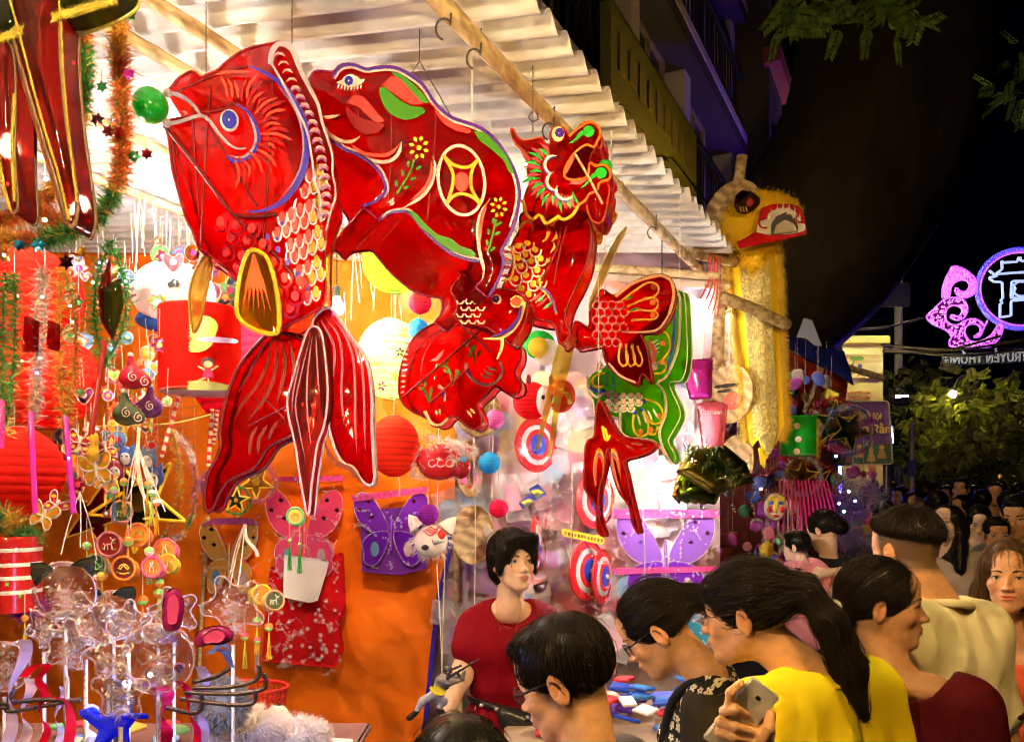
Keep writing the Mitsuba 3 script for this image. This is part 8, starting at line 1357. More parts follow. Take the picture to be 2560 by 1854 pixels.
part(ln, 'cloth_end', slab(plane_at(1910, 1140, Y - .02), [(1895, 1120), (1925, 1115), (1915, 1150), (1912, 1172), (1900, 1160)], .01, 0, 8), 'cloth', (.75, .52, .02))
bamboo(at(1856, 390, 4.36), at(1838, 640, 4.36), .030, 'upright bamboo pole sticking out above the lion head'); bamboo(at(1818, 600, 4.45), at(1778, 1010, 4.5), .034, 'dark upright bamboo post left of the lion cloth'); bamboo(at(1806, 742, 4.05), at(1972, 812, 4.2), .030, 'short bamboo pole crossing in front of the lion cloth'); bamboo(at(1500, 690, 4.5), at(1830, 712, 4.3), .026, 'bamboo rail carrying the next orange awning'); bamboo(at(1735, 630, 4.05), at(1835, 655, 4.3), .030, 'short bamboo end tied to the roof corner')
bamboo(at(1960, 868, 6.2), at(2210, 945, 6.8), .026, 'bamboo pole holding up the far blue tarpaulin'); bamboo(at(2062, 905, 6.4), at(2010, 1030, 6.4), .020, 'slanting bamboo prop under the far blue tarpaulin')
def sheet(name, label, cat, P, color, bsdf='tarp', n=(40, 24)): return solo(name, grid(P, *n), bsdf, color, label, cat)
def quad(a, b, c_, d, sag=.0, wob=.03, seed=1):
    a, b, c_, d = map(A, (a, b, c_, d))
    def P(u, v):
        p = (a * ((1 - u) * (1 - v))[:, None] + b * (u * (1 - v))[:, None] + c_ * (u * v)[:, None] + d * ((1 - u) * v)[:, None]); p[:, 2] -= sag * 4 * u * (1 - u); return p + (meshkit.fbm(p * 3.1 + seed, 3, seed) - .5)[:, None] * 2 * wob * A([.3, .6, 1.0])
    return P
ORA, BLU = (.72, .13, .02), (.012, .02, .16)
sheet('awning', 'orange tarpaulin awning of the next stall behind the butterflies', 'awning', quad(at(1470, 668, 4.6), at(1850, 770, 4.5), at(1840, 870, 6.0), at(1450, 760, 6.0), .05, .04), ORA); sheet('awning', 'far orange tarpaulin awning under the blue one', 'awning', quad(at(1960, 870, 6.2), at(2125, 930, 6.6), at(2110, 1010, 7.4), at(1950, 1000, 7.4), .05, .08, 3), (.62, .07, .01)); sheet('blue_tarp', 'crumpled dark blue tarpaulin over the far awning', 'tarp', quad(at(1950, 830, 6.0), at(2110, 880, 6.4), at(2135, 960, 6.5), at(1958, 862, 6.1), .02, .07, 5), BLU); sheet('blue_tarp', 'dark blue tarpaulin edge behind the bamboo post', 'tarp', quad(at(1700, 672, 4.4), at(1810, 690, 4.5), at(1815, 760, 4.7), at(1705, 735, 4.7), .02, .06, 6), BLU)
sheet('pale_panel', 'pale blue glowing umbrella panel above the far blue tarpaulin', 'umbrella', quad(at(1985, 858, 7.2), at(2055, 865, 7.2), at(2030, 800, 7.4), at(2010, 795, 7.4), 0, .01), (.35, .5, .8), 'paper', (8, 8)); sheet('far_sheet', 'dark red cloth at the back of the next stall', 'cloth sheet', quad(at(1740, 760, 6.6), at(2080, 950, 7.6), at(2080, 1640, 7.6), at(1740, 1640, 6.6), 0, .05, 8), (.22, .05, .06), 'cloth')
for k in range(5): solo('red_cord', tube(spline([at(1768 + 8 * k, 632 + 3 * k, 4.1), at(1775 + 6 * k, 690 + 14 * k, 4.12), at(1745 + 12 * k, 760 + 8 * k, 4.1)], 6), .004, 5), 'gloss', (.55, .04, .04), 'red plastic cord tied round the bamboo joint', 'cord', 'red cords at the bamboo joint')
solo('roof_cable', tube(spline([at(1500, 160, 9), at(1700, 420, 6.5), at(1830, 590, 4.4)], 8), .006, 6), 'matte', (.02, .02, .02), 'dark cable slanting down to the lion pole', 'cable')
# goods of the next stall
star_lantern(2085, 1060, 5.6, 62, 'star lantern with red and silver tinsel hoop in front of the poster', ring=(REDF, SIL, (.5, .05, .3)), film=(.1, .25, .05), n=1300); star_lantern(2125, 1075, 5.4, 58, 'star lantern with blue and magenta tinsel hoop seen at an angle', ring=((.05, .15, .6), (.5, .02, .3), SIL), film=(.1, .2, .2), n=1200, yaw=1.0, seed=.4); star_lantern(2005, 1190, 5.3, 46, 'star lantern with silver tinsel hoop below the green lantern', ring=(SIL, (.6, .55, .5), GOLD), film=(.5, .3, .05), n=1300); star_lantern(2035, 1215, 5.7, 58, 'star lantern with copper red tinsel hoop', ring=(COP, REDF, GOLD), film=(.4, .1, .05), n=1300, seed=.7); star_lantern(1960, 1215, 5.6, 44, 'star lantern with red tinsel behind the painted mask', ring=(REDF, (.6, .1, .2)), film=(.5, .05, .05), n=900)
for k, (x, y, n, cols, lab) in enumerate(((2105, 1270, 1500, (PUR, (.08, .08, .5), (.3, .2, .6)), 'purple and blue tinsel cluster under the poster'), (2150, 1230, 900, ((.35, .3, .5), SIL, PUR), 'silvery violet tinsel cluster by the yellow gatepost'), (1992, 1285, 1100, ((.7, .03, .2), (.8, .08, .3)), 'pink tinsel cluster beside the painted mask'), (2120, 1345, 900, (PUR, (.4, .3, .55)), 'violet tinsel fringe hanging lowest'))): garland(lab, [(x - 45, y - 30), (x - 10, y + 10), (x + 25, y - 15), (x + 45, y + 25)], 5.5, 46, n, cols, 110 + k)
for k in range(14): solo('pink_streamer', stroke(plane_at(1980, 1250, 5.2), [(1950 + 9 * k, 1200), (1950 + 10 * k, 1250), (1945 + 12 * k, 1320 + 12 * (k % 3))], 4, 0), 'gloss', (.75, .02, .22), 'bright pink plastic strip under the star lanterns', 'streamer', 'pink plastic strips')
for x, y, cn, w in ((2098, 1258, 'violet', 'left in the purple tinsel'), (2138, 1252, 'violet', 'right in the purple tinsel'), (2110, 1278, 'green', 'low in the purple tinsel'), (2122, 1228, 'white', 'high in the purple tinsel'), (1902, 1222, 'gold', 'red lamp by the clear sheet'), (2090, 1140, 'cyan', 'on the silver tinsel hoop')): solo('led_light', sphere(at(x, y, 5.2), .010, 8, 6), 'matte', None, f'{cn} LED point {w}', 'LED light', 'LED points of the next stall', emit=A({'violet': (.2, .15, 1)}.get(cn, LEDS[cn])) * 14, weight=.03)
gk, gpl = cylinder_lantern(1998, 1092, 4.7, 44, 95, (.03, .55, .05), 'bright green cylinder lantern with little white figures and yellow frill'); part(gk, 'figure_print', join([fill(gpl, circle(x, y, 9, 10, ry=8), .003, 5) for x, y in ((1993, 1065), (1996, 1098), (1992, 1128))]), 'paint', (.8, .75, .7)); part(gk, 'yellow_frill', fur(gpl.P(np.stack([np.full(80, 2036), np.linspace(1050, 1140, 80)], 1), .01), np.tile(A([1, -.3, 0]), (80, 1)), .035, .002, 500, 5, .1), 'paper', (.8, .65, .08), kind='stuff')
mk = thing('painted_mask', 'round painted clown mask with yellow nose and red cheeks', 'mask'); Y2 = 5.0; m2 = Y2 / F; c = at(1937, 1266, Y2); part(mk, 'face', sphere(c, (28 * m2, 12 * m2, 34 * m2), 24, 14), 'paint', (.62, .48, .30)); part(mk, 'hair', sphere(c + A([0, .01, 14 * m2]), (28.5 * m2, 12 * m2, 21 * m2), 20, 10), 'paint', (.03, .015, .012)); part(mk, 'nose', sphere(c + A([0, -12 * m2, 4 * m2]), (6 * m2, 6 * m2, 19 * m2), 14, 10), 'paint', (.75, .52, .05)); part(mk, 'lips', sphere(c + A([0, -11 * m2, -22 * m2]), (8 * m2, 4 * m2, 3 * m2), 12, 8), 'paint', (.55, .02, .02))
for s_ in (-1, 1): part(mk, 'cheek', sphere(c + A([s_ * 15 * m2, -9 * m2, -7 * m2]), (7.5 * m2, 4 * m2, 8 * m2), 14, 8), 'paint', (.65, .02, .03)); part(mk, 'eye', sphere(c + A([s_ * 12 * m2, -10.5 * m2, 9 * m2]), (8 * m2, 3 * m2, 4 * m2), 12, 8), 'paint', (.04, .1, .35)); part(mk, 'brow', sphere(c + A([s_ * 12 * m2, -9 * m2, 20 * m2]), (11 * m2, 4 * m2, 8 * m2), 12, 8), 'paint', (.75, .52, .05))
cols = ((.65, .03, .08), (.8, .3, .35), (.1, .15, .55), (.75, .55, .08), (.5, .05, .3), (.75, .7, .72), (.1, .4, .2), (.45, .08, .45))
for k in range(190):
    zone = k % 5; x, y, Y2 = ((rng.uniform(1880, 1980), rng.uniform(1130, 1330), rng.uniform(5.2, 6.4)), (rng.uniform(1740, 1890), rng.uniform(800, 1400), rng.uniform(4.9, 6.0)), (rng.uniform(1950, 2080), rng.uniform(930, 1100), rng.uniform(5.8, 6.8)), (rng.uniform(1900, 2010), rng.uniform(1330, 1440), rng.uniform(4.9, 5.6)), (rng.uniform(2090, 2190), rng.uniform(1170, 1420), rng.uniform(5.8, 6.6)))[zone]
    r_ = rng.uniform(.03, .075); q = A([r_ * rng.uniform(.6, 1.4), r_ * .5, r_]); bod = cbox(at(x, y, Y2), q * 1.5, rz(rng.uniform(-1, 1)) @ ry(rng.uniform(-.5, .5)), .35) if k % 2 else sphere(at(x, y, Y2), q * .8, 14, 9, ry(rng.uniform(-1, 1)))
    ky = thing('hanging_toy', 'small bright toy hanging in the crowded next stall', 'toy', 'toys hanging in the next stall'); part(ky, 'toy', bod, ('gloss', 'foil', 'gloss', 'paper')[k % 4], cols[int(rng.integers(8))], smooth=40 if k % 2 else True); part(ky, 'thread', cord(at(x, y, Y2), at(x, y, Y2) + A([0, 0, .3]), .0015), 'matte', (.5, .4, .35))
# gold foil pinwheels, pink cups, pink bag right of the butterfly
for nm, lab, polys in (('foil_pinwheel', 'bunch of green and gold foil pinwheel points tied in clear wrap', [[(1690 + 8 * k, 1180), (1730 + 16 * k, 1120 - 2 * k), (1890 - 4 * k, 1205 - 9 * k), (1780 + 6 * k, 1235)] for k in range(6)] + [[(1680, 1240), (1700 + 30 * k, 1150), (1716 + 30 * k, 1160), (1700 + 22 * k, 1262)] for k in range(5)]),):
    key = thing(nm, lab, 'pinwheel'); 
    for k, P_ in enumerate(polys): part(key, 'foil_leaf', slab(plane_at(*A(P_).mean(0), 3.7 + .014 * k, rng.uniform(-.5, .5)), P_, .004, 0, 9, .03), 'foil', ((.55, .48, .10), (.25, .38, .10), (.85, .65, .2))[k % 3], smooth=35)
    ms, c_ = tinsel_mesh(A([at(1720, 1130, 3.62), at(1780, 1150, 3.62), at(1850, 1200, 3.62)]), .055, 700, ((.4, .45, .08), GOLD, (.16, .3, .08)), 5, .0025); part(key, 'foil_fringe', ms, 'foil', c_, False, kind='stuff')
cu = thing('cup_bag', 'clear bag of pink plastic cups left of the lion cloth', 'bag of cups'); pl = plane_at(1780, 1060, 3.9)
for P_, col in (([(1742, 1010), (1785, 1000), (1820, 1012), (1808, 1130), (1775, 1145), (1755, 1120)], (.75, .12, .22)), ([(1700, 900), (1782, 896), (1780, 995), (1725, 1000)], (.45, .02, .32)), ([(1760, 1120), (1800, 1108), (1815, 1150), (1775, 1158)], (.35, .15, .65))): part(cu, 'cup', slab(pl, P_, .06, 0, 9, .03), 'gloss', col)
part(cu, 'lettering', ((np.asarray(meshkit.text_mesh('Fashion', .022).vertices) @ rx(math.pi / 2).T) + pl.P([(1748, 1036)], .075)[0], np.asarray(meshkit.text_mesh('Fashion', .022).faces)), 'paint', (.85, .6, .65), False)
cl2 = crinkle('clear sheet hanging over the gold pinwheels left of the lion', [(1690, 880), (1830, 900), (1840, 1300), (1700, 1290)], .25)

# ------------------------------------------------------------------ beyond the stalls: house, tree, gatepost, poster, neon
FD = A([*SU, 0.0]); B0 = A([2.84, 11.1, 0]); FN = A([SU[1], -SU[0], 0.0])      # along the facade, and out of it over the street
hs = thing('house', 'dark street house with balconies and a violet lit end wall above the stall roof', 'house')
RB = np.stack([FD, -FN, A([0, 0, 1.0])], 1)
def fb(q, z, out, sz, name, bs, col=None, smooth=False): return part(hs, name, box(B0 - FD * q + FN * out + A([0, 0, z]), sz, RB), bs, col, smooth)
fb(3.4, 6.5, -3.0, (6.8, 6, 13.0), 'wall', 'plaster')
for k, z in enumerate((4.6, 6.4, 8.2, 10.2)): fb(3.3, z, .16, (6.6, .5, .16), 'balcony_slab', 'plaster'); fb(3.3, z + .14, .30, (6.7, .24, .10), 'cornice', 'matte', (.42, .38, .40)); fb(3.3, z + .95, .36, (6.5, .05, .05), 'handrail', 'steel', (.12, .12, .13))
for z in (4.6, 6.4, 8.2):
    for q in np.arange(.5, 6.5, .16): fb(q, z + .55, .36, (.02, .02, .8), 'baluster', 'steel', (.10, .10, .11))
    for q in (1.6, 3.4, 5.2):
        w = fb(q, z + 1.0, .01, (.95, .10, 1.35), 'window', 'gloss', (.015, .017, .022)); part(w, 'frame', join([box(B0 - FD * (q + dx) + FN * .07 + A([0, 0, z + 1.0 + dz]), sz, RB) for dx, dz, sz in ((-.5, 0, (.07, .06, 1.45)), (.5, 0, (.07, .06, 1.45)), (0, .72, (1.07, .06, .07)), (0, -.72, (1.07, .06, .07)), (0, 0, (.05, .05, 1.4)))]), 'matte', (.22, .18, .14), False)
for q in (.12, 2.5, 4.3, 6.4): fb(q, 6.5, .12, (.24, .26, 12.6), 'pilaster', 'matte', (.40, .37, .42))
sg = thing('sign_board', 'long olive yellow shop sign board on the dark house', 'shop sign'); so = B0 - FD * 4.9 + FN * .62 + A([0, 0, 4.75]); part(sg, 'board', box(so, (2.3, .08, .62), RB), 'matte', (.075, .07, .008), False)
for k in range(9): part(sg, 'letter_print', box(so - FD * (.95 - .22 * k) + FN * .05 + A([0, 0, .02]), (.13, .012, .26 - .05 * (k % 2)), RB), 'matte', (.09, .07, .015), False)
fl = thing('flood_lamp', 'violet flood lamp at the foot of the house end wall', 'flood lamp'); fp = B0 + FN * 2.3 + FD * .5 + A([0, 0, 3.0]); part(fl, 'housing', box(fp - A([0, 0, .06]), (.25, .18, .08), RB), 'matte', (.03, .03, .03), False); part(fl, 'lit_face', box(fp, (.22, .15, .03), RB), 'matte', None, False, emit=(70, 8, 500), weight=.6)
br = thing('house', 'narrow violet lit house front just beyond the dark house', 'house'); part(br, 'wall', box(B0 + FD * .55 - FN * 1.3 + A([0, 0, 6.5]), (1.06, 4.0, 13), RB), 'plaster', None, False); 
for z in (5.2, 7.6): part(br, 'ledge', box(B0 + FD * .55 + FN * .75 + A([0, 0, z]), (1.3, .22, .22), RB), 'matte', (.25, .05, .06), False); part(br, 'window', box(B0 + FD * .55 + FN * .72 + A([0, 0, z + 1.0]), (.6, .06, 1.2), RB), 'gloss', (.02, .02, .03), False)
# big tree leaning over the street
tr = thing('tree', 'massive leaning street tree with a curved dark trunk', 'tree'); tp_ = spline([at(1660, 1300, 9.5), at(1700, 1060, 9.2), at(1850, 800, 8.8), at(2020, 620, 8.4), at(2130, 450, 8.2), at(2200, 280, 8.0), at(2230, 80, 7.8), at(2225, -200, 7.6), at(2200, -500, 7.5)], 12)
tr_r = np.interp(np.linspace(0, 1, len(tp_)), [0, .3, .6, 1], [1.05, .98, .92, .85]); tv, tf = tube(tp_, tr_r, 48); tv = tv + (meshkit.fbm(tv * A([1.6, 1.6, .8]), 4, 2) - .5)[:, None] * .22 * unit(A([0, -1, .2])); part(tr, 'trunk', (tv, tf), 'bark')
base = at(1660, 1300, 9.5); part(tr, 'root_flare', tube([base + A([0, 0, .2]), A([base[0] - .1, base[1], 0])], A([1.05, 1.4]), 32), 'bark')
LEAF = spline([(0, 0), (.16, .25), (.20, .5), (.13, .8), (0, 1), (-.13, .8), (-.20, .5), (-.16, .25)], 2, True)
def spray(rg, n, spread, L, fw):
    """compound leaves: leaflets in pairs along drooping rachises"""
    vs, fs, cnt = [], [], 0; q, t = fill2d(LEAF, .25)
    for _ in range(n):
        o = rg.normal(0, 1, 3) * spread; d = unit(rg.normal(size=3) + A([0, 0, -.5])); s = unit(np.cross(d, rg.normal(size=3))); u_ = np.cross(s, d)
        for k in range(7):
            for sg_ in (-1, 1):
                b = o + d * L * (.2 + .12 * k); ax = unit(s * sg_ + d * .6 + A([0, 0, -.25])); wx = unit(np.cross(ax, u_)); l = L * .38 * (1 - .05 * k)
                vs.append(b + q[:, :1] * wx * l * fw + q[:, 1:] * ax * l); fs.append(t + cnt); cnt += len(q)
    return np.vstack(vs), np.vstack(fs)
rg = np.random.default_rng(4); NL = len(fill2d(LEAF, .25)[0])
def leaves(key, pts, n, spread, L, col, name='foliage', fw=.9):
    ms = [moved(spray(rg, n, spread, L, fw), t=p) for p in pts]; mm = join(ms); k = np.repeat(rg.uniform(.5, 1.3, (len(mm[0]) // NL, 1)), NL, 0)
    part(key, name, mm, 'leafy', np.clip(A(col) * k, 0, 1), False, kind='stuff')
leaves(tr, [at(x, y, 4.4) for x, y in ((1970, 10), (1990, 30), (2030, 5), (2120, 10), (2150, 40), (2200, 40), (2230, 60), (2190, 10), (2270, 10), (2290, 20), (2060, -20))], 5, .05, .17, (.06, .11, .02)); leaves(tr, [at(x, y, 5.5) for x, y in ((2500, 230), (2540, 225), (2555, 90), (2520, 245))], 5, .06, .17, (.06, .12, .03))
for k, (x0, y0, x1, y1, Yd, n, col, lab) in enumerate(((2245, 950, 2345, 1130, 17, 30, (.07, .08, .03), 'dim tree behind the yellow gatepost'), (2340, 985, 2550, 1190, 13, 60, (.10, .12, .02), 'lamp lit yellow green tree under the neon sign'), (2290, 1060, 2420, 1210, 16, 26, (.05, .07, .05), 'dark tree in front of the far blue shop lights'))):
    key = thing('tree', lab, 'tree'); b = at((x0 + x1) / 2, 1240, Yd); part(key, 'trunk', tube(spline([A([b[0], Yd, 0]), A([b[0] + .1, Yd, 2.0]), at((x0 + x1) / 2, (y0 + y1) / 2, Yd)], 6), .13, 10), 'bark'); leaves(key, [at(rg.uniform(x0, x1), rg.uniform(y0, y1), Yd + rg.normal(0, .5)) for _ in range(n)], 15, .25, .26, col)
lmp = thing('street_lamp', 'yellow street lamp shining among the leaves', 'street lamp'); lp = at(2382, 985, 12.6); part(lmp, 'lit_globe', sphere(lp, .06, 14, 10), 'matte', None, emit=(420, 300, 80)); part(lmp, 'bracket', tube(spline([lp, lp + A([.3, .3, .3]), lp + A([.9, .9, .35])], 5), .03, 8), 'steel', (.1, .1, .1)); part(lmp, 'pole', tube([lp + A([.9, .9, .4]), A([lp[0] + .9, lp[1] + .9, 0])], .06, 10), 'steel', (.1, .1, .1))
# yellow gatepost with poster panel and lettering
gp = thing('gatepost', 'tall pale yellow gate pillar with painted panel and red lettering', 'gate pillar'); Yg = 15.0; mg = Yg / F; gx0, gx1 = 2106, 2208; cg = at((gx0 + gx1) / 2, 1240, Yg); Wg = (gx1 - gx0) * mg; zt = CZ + (HY - 862) * mg
part(gp, 'shaft', box((cg[0], Yg + Wg / 2, zt / 2), (Wg, Wg, zt)), 'matte', (.72, .60, .26), False); part(gp, 'cap', cbox((cg[0], Yg + Wg / 2, zt + .08), (Wg + .2, Wg + .2, .16), None, .15), 'matte', (.75, .55, .12), smooth=40); part(gp, 'base', box((cg[0], Yg + Wg / 2, .3), (Wg + .12, Wg + .12, .6)), 'matte', (.6, .5, .25), False)
gl = thing('gate_floodlight', 'added lamp on an arm to light the yellow gate pillar', 'flood lamp'); part(gl, 'housing', box((cg[0], Yg - 1.25, zt + .62), (.5, .06, .4)), 'matte', (.03, .03, .03), False); part(gl, 'lit_globe', sphere((cg[0], Yg - 1.0, zt + .62), .06, 14, 10), 'matte', None, emit=(1300, 950, 350)); part(gl, 'arm', tube([(cg[0], Yg - 1.2, zt + .8), (cg[0], Yg + .4, zt + .8), (cg[0], Yg + .4, zt)], .025, 8), 'steel', (.1, .1, .1))  # lamp added only to brighten the gate pillar, its housing hides the globe
pg = Plane([cg[0], Yg, CZ]); part(gp, 'painted_panel', slab(pg, rect2d(2112, 886, 2208, 945), .06, .03, 20), 'paint', (.70, .42, .22))
part(gp, 'panel_print', fill(pg, [(2112, 912), (2208, 905), (2208, 930), (2160, 924), (2112, 932)], .064, 10), 'paint', (.82, .62, .34)); part(gp, 'tree_print', join([fill(pg, circle(2142, 896, 20, 14, ry=6), .066, 6), fill(pg, [(2126, 945), (2122, 920), (2134, 900), (2138, 902), (2130, 922), (2132, 945)], .066, 5)]), 'paint', (.12, .25, .06)); part(gp, 'figure_print', join([fill(pg, circle(2150, 915, 6, 10), .068, 4), fill(pg, [(2144, 932), (2148, 920), (2158, 922), (2160, 932)], .068, 4)]), 'paint', (.06, .08, .3))
def letters(s, px, py, hpx, pl_, m_, mirror=False):
    t_ = meshkit.text_mesh(s, hpx * m_, .01, True); v_ = np.asarray(t_.vertices).copy(); f_ = np.asarray(t_.faces)
    if mirror: v_[:, 0] *= -1; f_ = f_[:, ::-1]
    return np.stack([v_[:, 0], -v_[:, 2], v_[:, 1]], 1) + pl_.P([(px, py)])[0] - A([0, .02, 0]), f_
for s, px, py in (('ỦY BAN NHÂN DÂN', 2102, 984), ('QUẬN HOÀN KIẾM', 2106, 996)): part(gp, 'lettering', letters(s, px, py, 7, pg, mg * .80), 'paint', (.45, .16, .02), False)
# purple festival poster on posts
po = thing('poster_board', 'purple festival poster with golden lettering and a row of dancing children', 'poster'); Yp = 8.2; pp = plane_at(2130, 1080, Yp); mp = Yp / F
part(po, 'board', slab(pp, [(2025, 1005), (2222, 1002), (2232, 1160), (2020, 1162)], .04, -.03, 20), 'paint', (.20, .10, .55)); part(po, 'meadow_print', fill(pp, [(2021, 1122), (2070, 1110), (2130, 1106), (2228, 1112), (2231, 1158), (2021, 1160)], 0, 12), 'paint', (.10, .22, .22)); part(po, 'border', wire(pp, [(2025, 1005), (2222, 1002), (2232, 1160), (2020, 1162)], .008, 0, True, n=1), 'paint', (.6, .6, .65))
part(po, 'lettering', letters('Đêm Hội', 2118, 1048, 15, pp, mp), 'matte', (.8, .66, .4), False); part(po, 'lettering', letters('Trăng Rằm', 2092, 1082, 20, pp, mp), 'matte', (.9, .78, .3), False)
for k, (x, y) in enumerate(((2050, 1135), (2092, 1132), (2148, 1128), (2178, 1138), (2205, 1130), (2122, 1142))):
    part(po, 'child_print', join([fill(pp, circle(x, y - 12, 7, 12), .004, 4), fill(pp, [(x - 6, y - 6), (x + 6, y - 6), (x + 12, y + 16), (x - 12, y + 16)], .004, 5)]), 'paint', ((.75, .25, .3), (.7, .3, .22), (.75, .45, .3), (.7, .55, .35), (.6, .4, .2), (.65, .3, .35))[k]); part(po, 'child_face_print', fill(pp, circle(x, y - 11, 4.5, 10), .007, 3), 'paint', (.85, .6, .42))
for x in (2040, 2215): part(po, 'post', tube([pp.P([(x, 1160)], -.06)[0], pp.P([(x, 1160)], -.06)[0] * A([1, 1, 0])], .03, 8), 'steel', (.2, .2, .22))
for q, col, lab in ((((2228, 1066), (2230, 1108)), (3, 3.5, 22), 'blue white tube light at the edge of the poster'), (((2072, 1165), (2074, 1225)), (.6, .8, 20), 'blue tube light under the poster, left'), (((2100, 1165), (2101, 1232)), (1.2, 1.3, 18), 'blue tube light under the poster, right')):
    key = thing('tube_light', lab, 'tube light'); a, b = at(*q[0], 9.2), at(*q[1], 9.2); part(key, 'tube', tube([a, b], .018, 8), 'matte', None, emit=col, weight=.1); part(key, 'holder', tube([a + A([0, .03, .05]), A([a[0], a[1] + .03, 0])], .02, 6), 'matte', (.05, .05, .05))
# neon arch over the street, seen from behind
nz_ = thing('neon_sign', 'glowing neon street arch emblem with violet scrolls and a pavilion in a ring', 'neon sign'); Yn = 16.0; pn = plane_at(2480, 730, Yn); cr = crop(2040, 600, 2.738)
VIO, BLN, CYN = (.32, .02, .5), (.02, .01, .6), (.22, .32, .55)
ringp = cr(arcs(1400, 335, 300, 0, 354, 60, 272)); part(nz_, 'outer_ring', wire(pn, ringp, .045, 0, True, n=2, step=8), 'matte', None, emit=BLN, weight=.1); part(nz_, 'inner_ring', wire(pn, cr(arcs(1400, 335, 276, 0, 354, 60, 250)), .022, 0, True, n=2, step=8), 'matte', None, emit=(.35, .03, .5), weight=.1)
for pts in ([(1270, 145), (1285, 155), (1380, 150), (1385, 120), (1400, 120), (1402, 145), (1450, 145)], [(1270, 145), (1275, 200), (1225, 235), (1400, 222), (1470, 222)], [(1185, 210), (1225, 240), (1240, 248), (1180, 258), (1215, 285), (1275, 290), (1278, 400), (1260, 415), (1278, 430), (1260, 440), (1258, 528), (1335, 520), (1335, 415), (1440, 410)], [(1440, 280), (1340, 282), (1335, 395), (1440, 400)], [(1340, 300), (1365, 330), (1340, 390)]): part(nz_, 'pavilion_tube', wire(pn, cr(pts), .026, 0, n=1, step=6), 'matte', None, emit=CYN, weight=.1)
part(nz_, 'rose_ring', wire(pn, cr(arcs(1410, 335, 66, 0, 354, 24, 50)), .022, 0, True, n=2), 'matte', None, emit=(.18, .26, .5), weight=.1)
SCR = ([(870, 400), (865, 340), (890, 260), (915, 215), (935, 180), (990, 190), (1050, 225), (1095, 275), (1100, 330), (1080, 370), (1030, 395), (980, 385), (950, 350), (960, 325), (985, 350), (1020, 355), (1050, 325), (1040, 285), (1000, 272), (950, 290), (920, 330), (915, 380)], [(755, 525), (800, 480), (860, 420), (920, 395), (990, 400), (1030, 440), (1035, 490), (1010, 535), (960, 548), (920, 530), (930, 510), (965, 525), (1000, 500), (995, 465), (960, 448), (910, 455), (885, 500), (895, 560), (960, 585), (1020, 550), (1080, 540), (1130, 560), (1155, 590), (1175, 545), (1145, 610), (1120, 660), (1075, 665), (1125, 630), (1120, 590), (1080, 572), (1035, 585), (1015, 630), (1050, 690), (1120, 695), (1200, 650), (1250, 575), (1278, 570), (1270, 640), (1220, 710), (1150, 735), (915, 728), (930, 660), (880, 610), (800, 575)])
for k, P_ in enumerate(SCR):
    part(nz_, 'scroll_panel', slab(pn, cr(P_), .05, .06 * -1, 7), 'matte', (.10, .01, .10)); part(nz_, 'scroll_tube', wire(pn, cr(P_), .022, .02, True, n=2, step=6), 'matte', None, emit=VIO, weight=.1)
    Pg = Polygon(cr(P_)).buffer(-1.5); b0 = Pg.bounds; q = A([(x, y) for x, y in rng.uniform(b0[:2], b0[2:], (900, 2)) if shapely.contains_xy(Pg, x, y)]); part(nz_, 'light_dots', join([sphere(p, .012 + .018 * rng.random(), 6, 4) for p in pn.P(q, .03)]), 'matte', None, emit=(.5, .05, .55), weight=.1, kind='stuff')
tbp = plane_at(2460, 895, 15.6); part(nz_, 'name_board', slab(tbp, cr([(862, 778), (1500, 755), (1500, 830), (862, 868)]), .08, -.09, 20), 'matte', (.10, .12, .15))
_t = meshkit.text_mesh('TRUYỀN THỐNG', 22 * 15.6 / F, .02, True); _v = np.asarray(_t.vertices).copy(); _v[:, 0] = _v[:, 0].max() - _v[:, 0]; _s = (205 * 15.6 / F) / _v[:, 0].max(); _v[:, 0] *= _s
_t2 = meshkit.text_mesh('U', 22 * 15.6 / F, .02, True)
part(nz_, 'lettering', (np.stack([_v[:, 0], -_v[:, 2], _v[:, 1] + _v[:, 0] * .045], 1) + tbp.P([(2358, 912)])[0] - A([0, .06, 0]), np.asarray(_t.faces)[:, ::-1]), 'paint', (.55, .62, .68), False, emit=(.05, .06, .07), weight=.05, label='white lettering with an added faint glow, seen mirrored from behind'); part(nz_, 'lettering', (np.stack([np.asarray(_t2.vertices)[:, 0], -np.asarray(_t2.vertices)[:, 2], np.asarray(_t2.vertices)[:, 1]], 1) + tbp.P([(2574, 901)])[0] - A([0, .06, 0]), np.asarray(_t2.faces)), 'paint', (.55, .62, .68), False, emit=(.05, .06, .07), weight=.05)  # letters given a faint glow of their own in place of neon light
for x in (2330, 2700): part(nz_, 'arch_post', tube([pn.P([(x, 860)], -.3)[0] + A([-1.2 if x < 2500 else 1, 0, 0]), pn.P([(x, 860)], -.3)[0] * A([1, 1, 0]) + A([-1.2 if x < 2500 else 1, 0, 0])], .07, 8), 'steel', (.04, .04, .05)); 
part(nz_, 'arch_beam', tube([pn.P([(2330, 880)], -.3)[0] - A([1.2, 0, 0]), pn.P([(2700, 870)], -.3)[0] + A([1, 0, 0])], .05, 8), 'steel', (.05, .05, .06))
for k, q in enumerate((((2040, 815), (2310, 795)), ((2205, 862), (2560, 850)), ((2210, 870), (2560, 874)), ((2208, 878), (2500, 840)), ((2100, 700), (2250, 705)), ((2400, 1015), (2600, 1080)))): solo('street_cable', tube(spline([at(*q[0], 13), (at(*q[0], 13) + at(*q[1], 14)) / 2 - A([0, 0, .12]), at(*q[1], 14)], 8), .022, 5), 'matte', (.10, .09, .06), 'sagging overhead cable crossing the dark street', 'cable', 'overhead cables')
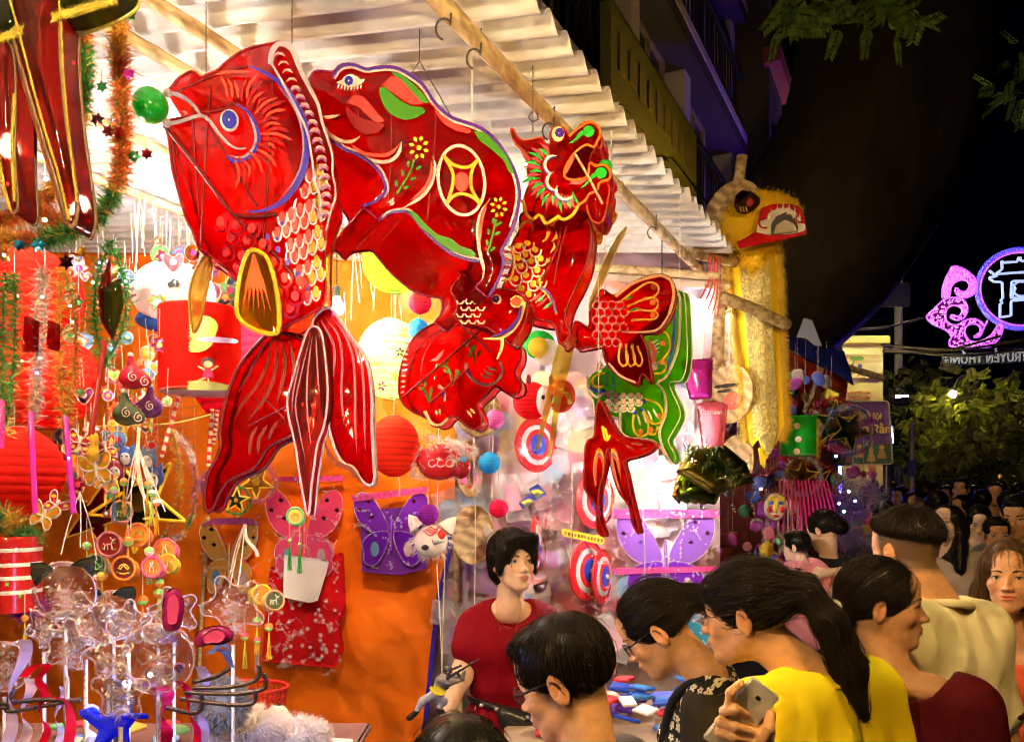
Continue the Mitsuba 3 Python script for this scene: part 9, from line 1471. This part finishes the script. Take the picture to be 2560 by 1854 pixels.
up = thing('utility_pole', 'grey pole with cross arm rising behind the trees', 'utility pole'); a = at(2244, 650, 18); part(up, 'pole', tube([at(2246, 620, 18), A([at(2246, 620, 18)[0], 18, 0])], .09, 10), 'matte', (.25, .26, .28)); part(up, 'cross_arm', box((at(2225, 645, 17.9)), (1.0, .08, .09), ry(.2)), 'matte', (.25, .26, .28), False)
pst = thing('striped_post', 'thin pale post standing beside the dark doorway', 'post'); part(pst, 'shaft', tube([at(2280, 1058, 12), A([at(2280, 1058, 12)[0], 12, 0])], .03, 8), 'paint', (.6, .5, .45)); part(pst, 'foot_box', box(at(2280, 1170, 11.95), (.1, .08, .25)), 'paint', (.1, .12, .25), False)
for k, (x0, x1, y0, y1, Yd, lab) in enumerate(((2215, 2420, 1080, 1260, 26, 'dark shop front with blue lit windows far down the street'), (2400, 2700, 1000, 1260, 30, 'dark far house with a lit blue screen at the right'), (2000, 2230, 800, 1260, 34, 'tall dark house far behind the gate pillar'))):
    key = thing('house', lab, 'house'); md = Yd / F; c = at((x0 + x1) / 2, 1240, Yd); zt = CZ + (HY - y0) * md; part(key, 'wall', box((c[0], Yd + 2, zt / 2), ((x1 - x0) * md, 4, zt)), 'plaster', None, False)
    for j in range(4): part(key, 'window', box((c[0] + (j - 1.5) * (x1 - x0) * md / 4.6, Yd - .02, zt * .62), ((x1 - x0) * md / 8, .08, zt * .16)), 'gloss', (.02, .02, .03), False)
for x, y, w, h_, col, lab in ((2440, 1195, 26, 22, (1.0, 3.2, 4.2), 'bright cyan lit shop screen'), (2378, 1205, 20, 36, (.05, .5, 1.6), 'blue lit doorway'), (2516, 1208, 18, 12, (1.2, 1.6, 4.0), 'small white blue vehicle light'), (2420, 1150, 60, 8, (.04, .12, .8), 'blue lit sign strip'), (2510, 1190, 60, 10, (.35, .16, .03), 'dim orange lit sign strip'), (2150, 700, 40, 3, (.9, .6, .2), 'thin warm strip light high behind the tree')): key = thing('lit_sign', lab + ' far down the street', 'lit sign'); Yd = 24 if y > 1000 else 16; md = Yd / F; part(key, 'panel', box(at(x, y, Yd), (w * md, .06, h_ * md)), 'matte', None, False, emit=col, weight=.05); part(key, 'case', box(at(x, y, Yd + .1), (w * md * 1.1, .08, h_ * md * 1.2)), 'matte', (.03, .03, .03), False)
# goods on a table between the shoppers
tb = thing('goods_table', 'table heaped with blue and red toy packets behind the shoppers', 'table'); part(tb, 'top', cbox((.42, 3.15, .80), (.9, .7, .04), None, .3), 'matte', (.3, .22, .15), smooth=40)
for x, y in ((.02, 2.85), (.82, 2.85), (.02, 3.45), (.82, 3.45)): part(tb, 'leg', box((x, y, .39), (.04, .04, .778)), 'matte', (.2, .15, .1), False)
for k in range(60):
    x, y = rng.uniform(.05, .8), rng.uniform(2.85, 3.45); sz = A([rng.uniform(.05, .12), rng.uniform(.04, .09), rng.uniform(.01, .03)]); solo('toy_bag', cbox((x, y, .835 + .03 * (k // 15) + rng.uniform(0, .01)), sz, rz(rng.uniform(0, 3)) @ rx(rng.uniform(-.4, .4)), .3), 'gloss', ((.02, .08, .6), (.05, .2, .7), (.6, .03, .05), (.75, .7, .75), (.8, .3, .05), (.1, .03, .4))[int(rng.integers(6))], 'small shiny toy packet heaped on the goods table', 'toy packet', 'toy packets heaped on the goods table', smooth=40)
